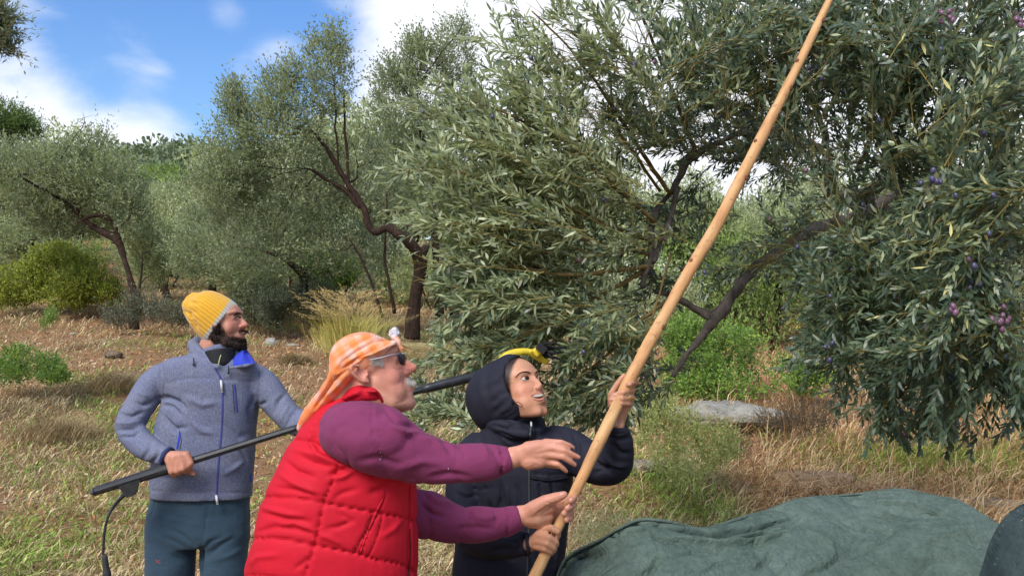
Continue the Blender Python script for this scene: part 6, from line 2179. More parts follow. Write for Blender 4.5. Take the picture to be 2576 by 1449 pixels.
# ---- the woman in the dark hooded rain jacket
def build_woman():
    D = 3.2
    f0 = PX(1285, 724, D)
    P = thing('person', 'smiling woman in dark navy hooded rain jacket looking up, both hands on the wooden pole', 'person', (f0[0], f0[1], 0))
    A = frame_of(R(-40), R(22))
    s = 1.0
    c = PX(1294, 992, D)
    b = Buf()
    T = head_into(b, c, A, s, jaw=.94, nose=.82, cheek=1.0, smile=.7, crown=.85, ears=False, tip=.78, full=1.08, chin=.72)
    b.chain([c + s * (np.array((-.012, 0, -.05)) @ A), PX(1298, 1060, D + .03), PX(1290, 1110, D + .04)], (.048, .052, .08), 20)
    b.chain([PX(1290, 1120, D + .04), PX(1285, 1350, D + .04)], (.09, .10))
    pchain(b, [(1290, 1130, .04, 50), (1192, 1135, .02, 26), (1168, 1230, -.02, 20), (1175, 1315, -.11, 18), (1250, 1364, -.24, 17), (1310, 1368, -.33, 17), (1338, 1366, -.35, 19)], D)
    pchain(b, [(1290, 1130, .04, 50), (1420, 1125, .0, 22), (1490, 1160, -.08, 20), (1540, 1165, -.16, 18), (1555, 1120, -.21, 15), (1557, 1070, -.255, 14)], D)
    # right hand, low on the pole
    h = D - .375
    pchain(b, [(1332, 1368, .02, 19), (1345, 1362, .01, 18)], h)
    for m, p, t in (((1361, 1333, -.006, 10), [(1386, 1327, -.022, 9.2), (1402, 1336, -.024, 8.8), (1404, 1346, -.012, 8)], 0),
                    ((1355, 1345, -.012, 10.5), [(1382, 1352, -.036, 9.2), (1398, 1363, -.028, 8.8), (1400, 1368, -.008, 8)], 0),
                    ((1351, 1360, -.012, 10), [(1376, 1367, -.038, 9.0), (1392, 1377, -.028, 8.4), (1394, 1382, -.008, 8)], 0),
                    ((1349, 1374, -.008, 9.5), [(1370, 1380, -.034, 8.4), (1384, 1387, -.026, 7.8), (1387, 1391, -.008, 7)], 0)):
        pchain(b, [(1340, 1366, .008, 15), m] + p, h)
    pchain(b, [(1345, 1352, .022, 12), (1365, 1342, .03, 9), (1390, 1345, .032, 8), (1402, 1352, .02, 7)], h)
    # left hand, high on the pole
    h = 2.94
    pchain(b, [(1557, 1072, .02, 14.5), (1558, 1056, .018, 15), (1562, 1038, .02, 18)], h)
    pchain(b, [(1560, 1045, .03, 17), (1548, 1015, .036, 20), (1546, 1000, .038, 18), (1560, 985, .04, 16)], h)
    pchain(b, [(1566, 1034, .015, 14), (1578, 1018, .014, 13), (1584, 1000, .018, 13)], h)
    pchain(b, [(1540, 1008, .02, 12), (1539, 991, .012, 9.5), (1552, 968, .004, 8), (1564, 951, .0, 6.8), (1569, 944, .0, 5.6)], h)
    for kx, ky, tx, ty, r in ((1600, 962, 1567, 973, 7.2), (1592, 982, 1543, 994, 7.6), (1592, 1001, 1536, 1005, 7.4), (1588, 1016, 1537, 1016, 6.8)):
        pchain(b, [(1578, ky + 6, .028, r + 2), (kx, ky, .010, r + .6), (kx - 8, ky - 1, -.016, r + .4), ((kx + tx) / 2, (ky + ty) / 2 - 1, -.036, r), (tx, ty, -.016, r * .86)], h)
    V, F = fused(b, .0034, 3)
    qq = ((V - c) @ A.T) / s
    V = laplace(V, F, 16, .5, np.clip(blob(qq, (.06, -.03, -.075), (.07, .07, .040)) * 1.6, 0, 1))
    V = laplace(V, F, 7, .5, np.clip(blob(qq, (.08, -.01, .0), (.08, .09, .09)) * 1.5, 0, 1))
    V = face_relief(V, F, T, A, s, c, depth=.0055, mouth=.0, crease=.0008)
    V = sculpt(V, F, [([(1335, 989), (1339, 984), (1343, 974)], 3, -.001), ([(1357, 1349), (1375, 1352), (1390, 1358)], 1.6, -.0012)])
    q = ((V - c) @ A.T) / s
    px, _ = to_px(V)
    hands = px[:, 1] > 1042
    hd2 = (px[:, 0] > 1500)
    col = tint_body(V, (.54, .275, .165), [(blob(q, (.075, -.045, -.015), (.04, .03, .03)) * .6, (.60, .24, .155)),
                                          (blob(q, (.115, 0, -.012), (.02, .022, .016)) * .45, (.60, .25, .17)),
                                          (blob(q, (.09, 0, .06), (.03, .05, .03)) * .35, (.60, .345, .21)),
                                          (blob(q, (.085, -.033, .012), (.02, .022, .008)) * .35, (.36, .16, .10)),
                                          (blob(q, (.085, 0, -.095), (.03, .05, .02)) * .3, (.54, .26, .16))])
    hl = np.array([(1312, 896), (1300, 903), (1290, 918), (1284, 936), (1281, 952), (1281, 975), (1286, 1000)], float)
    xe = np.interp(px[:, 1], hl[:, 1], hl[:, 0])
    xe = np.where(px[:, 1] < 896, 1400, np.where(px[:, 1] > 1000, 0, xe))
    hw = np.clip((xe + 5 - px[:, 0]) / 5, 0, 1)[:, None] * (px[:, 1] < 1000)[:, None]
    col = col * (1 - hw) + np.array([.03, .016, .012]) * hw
    slim(put('body', V, F, M_SKIN, P, colors=col), .45)
    bv = bvh_of(V, F)
    hairn = Buf()
    # face details
    for nm, out, m, lf, bu in (('mouth', [(1335.5, 996), (1343, 992.5), (1356, 989.5), (1368, 988), (1370, 996), (1366, 1001.5), (1355, 1004), (1343, 1002)], M_MOUTH, .0003, 0),
                              ('teeth', [(1338.5, 996.4), (1346, 993.4), (1357, 991.2), (1368, 990.2), (1368, 995.3), (1360, 997.6), (1346, 999)], M_TEETH, .0009, .0007),
                              ('eye', [(1311, 955.8), (1315.5, 950.6), (1322, 948.2), (1328, 949.8), (1330.5, 953.5), (1325, 956.2), (1317, 957.4)], M_WHITEEYE, .0007, .0014),
                              ('eye', [(1348.5, 952.5), (1351, 948.5), (1355, 947), (1358, 949.5), (1357.5, 953), (1353, 954.5)], M_WHITEEYE, .0007, .0008),
                              ('iris', [(1318.5, 949), (1324.5, 946.6), (1330.3, 950.2), (1329, 954.6), (1323.5, 956), (1318.5, 953)], M_IRIS, .0020, .0008),
                              ('iris', [(1352.2, 947.2), (1356.5, 946.3), (1358.8, 949.5), (1357, 952.8), (1352.8, 951.8)], M_IRIS, .0015, .0006),
                              ('nostril', [(1345, 976.8), (1348.5, 975.2), (1350.5, 976.8), (1348, 978)], M_MOUTH, .0004, 0),
                              ('nose_stud', [(1342.8, 967.5), (1344.2, 967.2), (1344.4, 968.6), (1343, 968.8)], M_GOLD, .0007, .0006)):
        r = patch(bv, out, lf, bu)
        if r:
            put(nm, *r, m, P)
    for ln, wd, m, nm, th in (([(1334.5, 996), (1342, 990.6), (1350, 987.8), (1357, 986.6), (1363, 986.6), (1369.5, 988)], [1.2, 2.8, 3.4, 3.4, 3.4, 2.4], M_LIP, 'upper_lip', .0014),
                             ([(1336, 998.5), (1343, 1003.6), (1353, 1006), (1362, 1005), (1369, 1000.5)], [1.2, 3.2, 4.2, 4, 2.4], M_LIP, 'lower_lip', .0018),
                             ([(1296.5, 950), (1302, 943), (1309, 938), (1318, 935.5), (1327, 935.8), (1334, 938)], [1, 2.6, 3.6, 4.0, 4.2, 3], M_BROW, 'eyebrow', .0006),
                             ([(1348, 937.5), (1351, 934), (1354.5, 933), (1358, 936.5)], [3, 3.4, 3, 1.2], M_BROW, 'eyebrow', .0010),
                             ([(1307.5, 954.5), (1312, 949), (1318, 945.8), (1325, 945.6), (1329, 948.5), (1331.5, 953)], [.8, 1.5, 1.8, 1.7, 1.2, .6], M_BROW, 'eyelash', .0012),
                             ([(1347.6, 951), (1351, 946.6), (1355, 945.2), (1359.5, 948)], [1, 1.8, 2, 1.6], M_BROW, 'eyelash', .0015)):
        r = ribbon(bv, ln, wd, .0006, th, n=18)
        if r:
            put(nm, *r, m, P)
    add_nails(bv, P, [(1543, 1016.3, -1, 0, 3.4, 5), (1541.5, 1005, -1, .1, 3.6, 5), (1548, 993, -1, .25, 3.6, 5), (1571, 972, -1, .4, 3.4, 5)])
    r = ribbon(bv, [(1584.5, 996), (1586.5, 1001), (1585.5, 1008)], 3.6, .0006, .0018)
    if r:
        o = put('finger_ring', *r, M_GOLD, P)
    # hair seen inside the hood
    b = Buf()
    for k in (-1, 1):
        b.chain([c + s * (np.array(p) @ A) for p in ((.060, 0, .112), (.048, k * .040, .098), (.034, k * .068, .055), (.024, k * .073, .0), (.012, k * .072, -.05))], np.array((.004, .007, .009, .010, .010)), 16)
    b.sphere(c + s * (np.array((-.012, 0, .047)) @ A), np.array((.090, .079, .080)), A, 32, 20)
    Vh, Fh = fused(b, .004, 3)
    put('hair', Vh, Fh, M_HAIRD, P)
    # hood: a shell open at the face, its edge turned in
    seg = 88
    ph = np.arange(seg) * 2 * math.pi / seg
    prof = smoothline([(-.172, .004, .004), (-.162, .05, .048), (-.135, .086, .082), (-.09, .110, .106), (-.04, .116, .116), (.0, .110, .118), (.030, .098, .113), (.044, .088, .106), (.048, .083, .101), (.042, .079, .098), (.02, .083, .103), (-.02, .088, .108)], 60)
    rows = []
    for x, ry, rz in prof:
        yy, zz = ry * np.cos(ph), rz * np.sin(ph)
        # the opening leans: the brow edge sits further back than the cheek edge, chin edge further forward
        f = np.clip((x + .10) / .14, 0, 1)
        xx = x + f * (-.012 * np.sin(ph) + .012 * np.clip(np.sin(ph), 0, 1) ** 2 * 2)
        cz = .010 + .006 * (1 - f)
        zz = zz + cz - (.020 * np.clip(-np.sin(ph), 0, 1) * (1 - f))
        gath = .0032 * np.sin(ph * 26 + 3 * np.sin(ph * 5)) * np.clip(1 - np.abs(x - .02) / .055, 0, 1)
        yy, zz = yy * (1 + gath / .1), zz * (1 + gath / .1)
        rows.append(c + np.stack([xx - .004, yy, zz], 1) @ A)
    Vv = np.concatenate(rows)
    nr = len(rows)
    Ff = np.array([(i * seg + j, i * seg + (j + 1) % seg, (i + 1) * seg + (j + 1) % seg, (i + 1) * seg + j) for i in range(nr - 1) for j in range(seg)])
    Nn = vnormals(Vv, Ff)
    if (Nn[seg * 20:seg * 30] * (Vv[seg * 20:seg * 30] - c)).sum() < 0:
        Ff = Ff[:, ::-1]
    Nn = vnormals(Vv, Ff)
    Vv = Vv + Nn * (fbm(Vv * 11, 2, 8) * .0042)[:, None]
    Vv = sculpt(Vv, Ff, [([(1300, 905), (1270, 925), (1248, 960), (1240, 1010)], 9, .004), ([(1278, 945), (1262, 950), (1240, 975)], 4, -.007), ([(1278, 925), (1262, 932), (1245, 945)], 4, -.005), ([(1281, 985), (1262, 990), (1235, 1010)], 5, -.006),
                         ([(1284, 1003), (1265, 1015), (1240, 1040)], 5, -.007), ([(1283, 995), (1262, 1004), (1236, 1028)], 4, .005), ([(1290, 1012), (1268, 1030), (1245, 1056)], 5, .005), ([(1215, 930), (1208, 975), (1220, 1030)], 9, .004), ([(1230, 915), (1222, 960), (1226, 1010)], 7, -.004)])
    put('hood', Vv, Ff, M_NAVY, P)
    bh = bvh_of(Vv, Ff)
    # jacket
    b = Buf()
    torso(b, [(1086, 1215, 1392, .03, .62), (1100, 1190, 1420, .02, .8), (1125, 1168, 1442, .01, .95), (1170, 1160, 1440, 0, 1), (1230, 1152, 1437), (1300, 1150, 1432, 0, 1.02), (1370, 1143, 1423, 0, 1.06), (1449, 1137, 1415, 0, 1.1), (1560, 1125, 1420, 0, 1.1), (1600, 1125, 1420, 0, 1.05)], D + .03, .145, yaw=R(-12), power=2.4)
    b.tube([PX(1296, 1112, D + .01), PX(1300, 1082, D - .0), PX(1312, 1058, D - .012), PX(1320, 1044, D - .02)], [(.128, .10), (.100, .092), (.083, .084), (.074, .080)], seg=36, ref=(0, 1, 0))
    pchain(b, [(1236, 1064, -.02, 17), (1258, 1072, -.07, 18), (1290, 1090, -.10, 16), (1325, 1092, -.11, 12)], D, 20)
    pchain(b, [(1236, 1062, .03, 17), (1262, 1056, .08, 20)], D, 20)
    sleeve(b, [(1215, 1115, .03, 40), (1184, 1148, .0, 44), (1167, 1200, -.02, 44), (1162, 1265, -.06, 43), (1172, 1325, -.12, 43), (1205, 1355, -.19, 41), (1260, 1366, -.26, 37), (1300, 1368, -.315, 31), (1328, 1368, -.345, 27)], D, seg=30, n=34)
    sleeve(b, [(1375, 1112, .03, 42), (1420, 1126, -.0, 50), (1468, 1153, -.05, 50), (1512, 1172, -.11, 48), (1545, 1170, -.16, 44), (1556, 1140, -.19, 40), (1557, 1112, -.215, 36), (1554, 1086, -.235, 29), (1553, 1074, -.24, 26)], D, seg=30, n=34)
    V3, F3 = fused(b, .0062, 3)
    V3 = V3 + vnormals(V3, F3) * (fbm(V3 * np.array([9, 9, 9]), 3, 22) * .006)[:, None]
    fs = [([(1230, 1262), (1235, 1290), (1232, 1330)], 5, -0.0150), ([(1258, 1215), (1262, 1250), (1250, 1290)], 4, -0.0120), ([(1275, 1222), (1280, 1262), (1274, 1300)], 4, 0.0105), ([(1300, 1215), (1308, 1250), (1305, 1300)], 4, -0.0090),
          ([(1355, 1215), (1362, 1240), (1358, 1270)], 4, -0.0120), ([(1385, 1210), (1392, 1235), (1386, 1265)], 4, -0.0105), ([(1185, 1225), (1205, 1232), (1240, 1226)], 2.2, -0.0075), ([(1340, 1205), (1380, 1212), (1425, 1208)], 2.4, -0.0075, 'even'), ([(1340, 1198), (1385, 1203), (1425, 1200)], 2.4, 0.0060, 'even'),
          ([(1345, 1192), (1385, 1195), (1425, 1190)], 2.0, -0.0060, 'even'), ([(1480, 1130), (1500, 1165), (1540, 1190)], 6, -0.0150), ([(1495, 1190), (1530, 1175), (1560, 1180)], 6, -0.0120), ([(1540, 1115), (1560, 1140), (1585, 1140)], 6, -0.0135), ([(1535, 1100), (1560, 1106), (1585, 1100)], 5, -0.0105),
          ([(1532, 1090), (1555, 1094), (1580, 1086)], 4, 0.0090), ([(1525, 1150), (1545, 1170), (1580, 1172)], 7, 0.0105), ([(1440, 1090), (1455, 1120), (1450, 1160)], 5, -0.0105), ([(1400, 1075), (1420, 1095), (1425, 1130)], 4, -0.0075),
          ([(1255, 1085), (1290, 1103), (1330, 1112)], 5, -0.0090), ([(1260, 1100), (1280, 1115), (1300, 1118)], 5, 0.0075), ([(1240, 1070), (1275, 1078), (1300, 1065)], 4, -0.0120), ([(1262, 1058), (1285, 1070), (1310, 1060)], 4, 0.0090), ([(1345, 1060), (1352, 1085), (1350, 1105)], 4, -0.0075),
          ([(1215, 1340), (1255, 1345), (1300, 1345)], 6, -0.0120), ([(1235, 1385), (1265, 1378), (1300, 1380)], 5, -0.0120), ([(1290, 1350), (1300, 1368), (1296, 1385)], 4, -0.0120), ([(1150, 1240), (1175, 1250), (1200, 1245)], 5, -0.0120), ([(1170, 1400), (1230, 1412), (1300, 1405)], 6, -0.0105),
          ([(1190, 1110), (1215, 1135), (1225, 1180)], 5, -0.0090), ([(1350, 1390), (1360, 1420), (1358, 1449)], 5, -0.0090), ([(1395, 1330), (1400, 1390), (1396, 1440)], 5, 0.0075)]
    V3 = sculpt(V3, F3, fs)
    slim(put('jacket', V3, F3, M_NAVY, P), .6)
    bj = bvh_of(V3, F3)
    for ln, wd, m, nm in (([(1338, 1062), (1334, 1090), (1333, 1130), (1331, 1200), (1331, 1300), (1326, 1449)], 5, flat_mat('dark green grey zip', (.045, .055, .05), .5), 'front_zip'),
                          ([(1335, 1200), (1380, 1206), (1428, 1200)], 2, M_NAVY, 'seam'), ([(1340, 1118), (1380, 1124), (1440, 1118)], 1.6, M_NAVY, 'seam')):
        r = ribbon(bj, ln, wd, .002, .002)
        if r:
            put(nm, *r, m, P)
    b = Buf()
    h1, n1 = cast(bj, 1336, 1070)
    if h1 is not None:
        D0 = (h1 - CAMPOS) @ FW - .01
        pchain(b, [(1336, 1062, 0, 2.4), (1337, 1080, 0, 1.8)], D0, 8)
        putb('zip_pull', b, M_METAL, P)
    # hood cord and toggle lying on the cheek
    h1, n1 = cast(bv, 1297, 1013)
    h2, n2 = cast(bv, 1312, 1019)
    if h1 is not None and h2 is not None:
        Dc = (h2 - CAMPOS) @ FW - .006
        b = Buf()
        loop = smoothline([(1287, 1010), (1295, 1012), (1305, 1012), (1313, 1018), (1314, 1023), (1310, 1023), (1300, 1017), (1290, 1014)], 26)
        b.tube([PX(x, y, Dc - .004 - .012 * max(0, (1300 - x) / 14)) for x, y in loop], .0011, seg=6)
        putb('hood_cord', b, M_BLACK, P)
        b = Buf()
        pchain(b, [(1287, 1008, -.022, 3), (1291, 1016, -.016, 2.6)], Dc, 10)
        putb('cord_toggle', b, M_BLACK, P)
    # cuffs
    for q, dd, rf in (([(1322, 1368, 0, 29), (1333, 1367, 0, 26.5)], -.35, RT), ([(1553, 1086, 0, 28.5), (1553, 1073, 0, 26.5)], -.24, RT)):
        b = Buf()
        Pp, rr = C3(q, D + dd)
        b.tube(Pp, rr, seg=28)
        putb('cuff', b, M_NAVY, P)
    # legs and shoes below the frame
    b = Buf()
    hip = PX(1280, 1560, D + .03)
    for k in (-1, 1):
        b.chain([(hip[0] + k * .09, hip[1], hip[2]), (hip[0] + k * .11, hip[1] - .03, .48), (hip[0] + k * .13, hip[1], .08)], (.105, .07, .055), 18)
    b.sphere((hip[0], hip[1], hip[2] + .03), (.17, .12, .14))
    V8, F8 = fused(b, .009, 3)
    put('trousers', V8, F8, M_DARKTR, P)
    for k in (-1, 1):
        shoe(P, hip[0] + k * .13, hip[1], R(-70))
    return P
# ------------------------------------------------------------------ poles and net
def build_wood_pole():
    base = PX(1310, 1520, 2.80)
    line = [(1310, 1522, 2.79, 15.5), (1345, 1449, 2.80, 15.2), (1376, 1384, 2.815, 14.6), (1405, 1322, 2.83, 13.6), (1436, 1258, 2.845, 12.8), (1466, 1198, 2.86, 13.6), (1503, 1120, 2.88, 15.2), (1546, 1033, 2.91, 15.6), (1584, 955, 2.93, 15.4), (1640, 850, 2.97, 15.2),
            (1695, 752, 3.0, 15.2), (1745, 664, 3.03, 15.0), (1800, 572, 3.06, 15.0), (1860, 455, 3.1, 14.6), (1934, 310, 3.15, 13.2), (2010, 160, 3.2, 11.2), (2087, 0, 3.25, 9.2), (2160, -150, 3.3, 8.0)]
    L = smoothline(line, 150)
    pts = np.array([PX(a, b_, d) for a, b_, d, r in L])
    rr = L[:, 3] * L[:, 2] / FOC
    t = np.linspace(0, 1, len(L))
    g = np.random.default_rng(3)
    rr = rr * (1 + .045 * np.sin(t * 60) * np.sin(t * 23 + 1) + .012 * g.normal(0, 1, len(t)))
    b = Buf()
    b.tube(pts, rr, seg=20)
    v, f = b.arr()
    v = v + (fbm(v * 30, 2, 3) * .0012)[:, None] * np.array([1, -.3, .2])
    m, nt, bb = new_mat('peeled yellow wood', .6, .3)
    cv = coords(nt, (1, 1, 1), (0, R(-26), 0))
    mp2 = node(nt, 'ShaderNodeMapping')
    mp2.inputs['Scale'].default_value = (45, 45, 5)
    nt.links.new(cv, mp2.inputs['Vector'])
    n = noise_tex(nt, mp2.outputs[0], 1.0, 5, .6)
    n2 = noise_tex(nt, coords(nt), 5, 3, .6)
    n3 = noise_tex(nt, coords(nt), 55, 2, .5)
    cc = ramp(nt, n, [(.25, (.38, .20, .09)), (.5, (.57, .34, .155)), (.8, (.68, .45, .23))])
    cc = mix(nt, .8, cc, ramp(nt, n2, [(.3, (.86, .64, .50)), (.7, (1.05, 1.05, 1.0))]), 'MULTIPLY')
    cc = mix(nt, ramp(nt, n3, [(.62, (0, 0, 0)), (.72, (.6, .6, .6))]), cc, (.22, .10, .04))
    nt.links.new(cc, bb.inputs['Base Color'])
    bump(nt, bb, n, .4, .003)
    o = put('wooden_pole', v, f, m, loc=base)
    tag(o, 'long peeled wooden pole slanting up from three gripping hands into the olive tree', 'pole')
    ob = Buf()
    for k, (i, sd) in enumerate(((77, -1), (96, 1), (104, -1), (116, 1), (122, -1), (131, 1), (62, 1))):
        p = pts[i] + RT * rr[i] * .72 * sd - FW * rr[i] * .62
        ob.sphere(p, (.0072, .0062, .0090), None, 10, 6)
    kn = putb('knots', ob, flat_mat('dark wood knot', (.16, .06, .025), .7), o)
    kn['kind'] = 'stuff'
    kn.name = 'knot'

def build_black_pole():
    D = 3.99
    th = thing('harvester_pole', 'long black olive harvester pole with cable held by the bearded man', 'harvesting tool', PX(233, 1237, 3.96))
    mb, nt, bb = new_mat('black pole plastic', .42, .4)
    n = noise_tex(nt, coords(nt), 40, 4, .6)
    nt.links.new(ramp(nt, n, [(.3, (.012, .013, .015)), (.7, (.028, .030, .034))]), bb.inputs['Base Color'])
    bump(nt, bb, n, .15, .003)
    def at(x, yoff=0, d=None):
        y = np.interp(x, [233, 440, 740, 1045, 1205, 1370], [1237, 1172, 1078, 984, 944, 900])
        dd = np.interp(x, [233, 440, 740, 1205, 1370], [3.96, 3.98, 4.02, 4.25, 4.36])
        return PX(x, y + yoff, dd)
    b = Buf()
    def octa(xs, rs, seg=8):
        b_ = Buf()
        b_.tube([at(x) for x in xs], rs, seg=seg, ref=UP)
        return b_
    k = 3.98 / FOC
    o = octa([395, 470, 740, 1045, 1075], [10.5 * k, 9.6 * k, 8.6 * k, 9.5 * k, 9.5 * k])
    for q in o.v:
        pass
    put('pole_tube', *o.arr(), mb, th, smooth=False)
    o = octa([236, 242, 300, 395, 415, 424], [7 * k, 11 * k, 12 * k, 14.5 * k, 14.5 * k, 13 * k], 10)
    put('handle', *o.arr(), mb, th, smooth=False)
    o = octa([229, 232, 237], [6 * k, 8.5 * k, 10.6 * k], 14)
    put('end_cap', *o.arr(), flat_mat('grey rubber', (.07, .075, .08), .6), th)
    # ribs of the grip
    b = Buf()
    for x in np.arange(404, 428, 5):
        b.tube([at(x - .8), at(x + .8)], [15.2 * k, 15.2 * k], seg=16)
    putb('grip_collar', b, flat_mat('worn grey grip', (.05, .052, .05), .6), th)
    # cable bracket
    out = [(298, 1222), (352, 1206), (347, 1236), (340, 1244), (318, 1252), (306, 1238)]
    b = Buf()
    f_ = [PX(x, y, 3.93) for x, y in out]
    bk = [PX(x, y, 3.99) for x, y in out]
    n = len(out)
    b.add(np.array(f_ + bk), [tuple(range(n)), tuple(range(2 * n - 1, n - 1, -1))] + [(i, i + n, (i + 1) % n + n, (i + 1) % n) for i in range(n)])
    put('cable_bracket', *b.arr(), mb, th, smooth=False)
    b = Buf()
    c1 = smoothline([(318, 1240, 3.95, 6), (304, 1252, 3.95, 5), (285, 1275, 3.95, 4), (270, 1305, 3.94, 3.3), (262, 1345, 3.93, 3.2), (260, 1395, 3.92, 3.2), (263, 1402, 3.92, 3.2)], 40)
    b.tube([PX(*q[:3]) for q in c1], c1[:, 3] * 3.95 / FOC, seg=10)
    putb('cable', b, mb, th)
    b = Buf()
    c1 = smoothline([(262, 1394, 3.92, 5), (264, 1404, 3.92, 7), (267, 1430, 3.92, 8), (268, 1436, 3.92, 10), (270, 1449, 3.92, 9.5), (272, 1462, 3.92, 6), (276, 1500, 3.92, 3.4), (270, 1650, 3.93, 3.2), (300, 1790, 3.95, 3.2), (420, 1835, 4.0, 3.2)], 60)
    b.tube([PX(*q[:3]) for q in c1], c1[:, 3] * 3.95 / FOC, seg=10)
    putb('cable_plug', b, flat_mat('dark grey rubber', (.035, .036, .038), .7), th)
    # vibrating head: thicker motor, yellow housing, black fork with tines
    o = octa([1060, 1080, 1180, 1260, 1275], [10 * k, 12.5 * k, 14 * k, 14 * k, 8 * k], 12)
    put('motor_tube', *o.arr(), mb, th)
    my = flat_mat('yellow plastic', (.62, .46, .03), .45, .4, var=.12, bumpv=.1)
    b = Buf()
    L = [(1250, 912, 4.33, 6), (1272, 898, 4.34, 12), (1295, 888, 4.35, 11), (1325, 884, 4.36, 9), (1340, 890, 4.37, 10), (1362, 900, 4.38, 12), (1378, 914, 4.38, 6)]
    Pp = np.array([PX(*q[:3]) for q in smoothline(L, 24)])
    rr = smoothline(L, 24)[:, 3] * 4.35 / FOC
    b.tube(Pp, [(r * 1.0, r) for r in rr], seg=14, ref=UP)
    b.box(PX(1352, 884, 4.35), (.02, .02, .02), np.array([[.8, 0, .6], [0, 1, 0], [-.6, 0, .8]]))
    V, F = fused(b, .006, 2)
    put('head_housing', V, F, my, th)
    b = Buf()
    b.tube([PX(1352, 868, 4.36), PX(1362, 880, 4.36), PX(1374, 898, 4.37)], [9 * k, 10 * k, 6 * k], seg=8)
    b.box(PX(1362, 876, 4.34), (.022, .03, .016), np.array([[.8, 0, -.6], [0, 1, 0], [.6, 0, .8]]))
    put('fork_hub', *b.arr(), M_BLACK, th, smooth=False)
    for (x0, y0, x1, y1, dd) in ((1362, 872, 1410, 878, 0), (1364, 880, 1425, 874, .02), (1366, 888, 1404, 890, -.02), (1368, 894, 1418, 886, .04), (1360, 868, 1400, 862, -.04), (1370, 897, 1408, 903, .06), (1364, 876, 1392, 905, -.05)):
        b = Buf()
        b.tube([PX(x0, y0, 4.36), PX((x0 + x1) / 2, (y0 + y1) / 2 - 2, 4.36 + dd * .6), PX(x1, y1, 4.36 + dd)], [.0065, .006, .004], seg=7)
        putb('tine', b, M_BLACK, th)

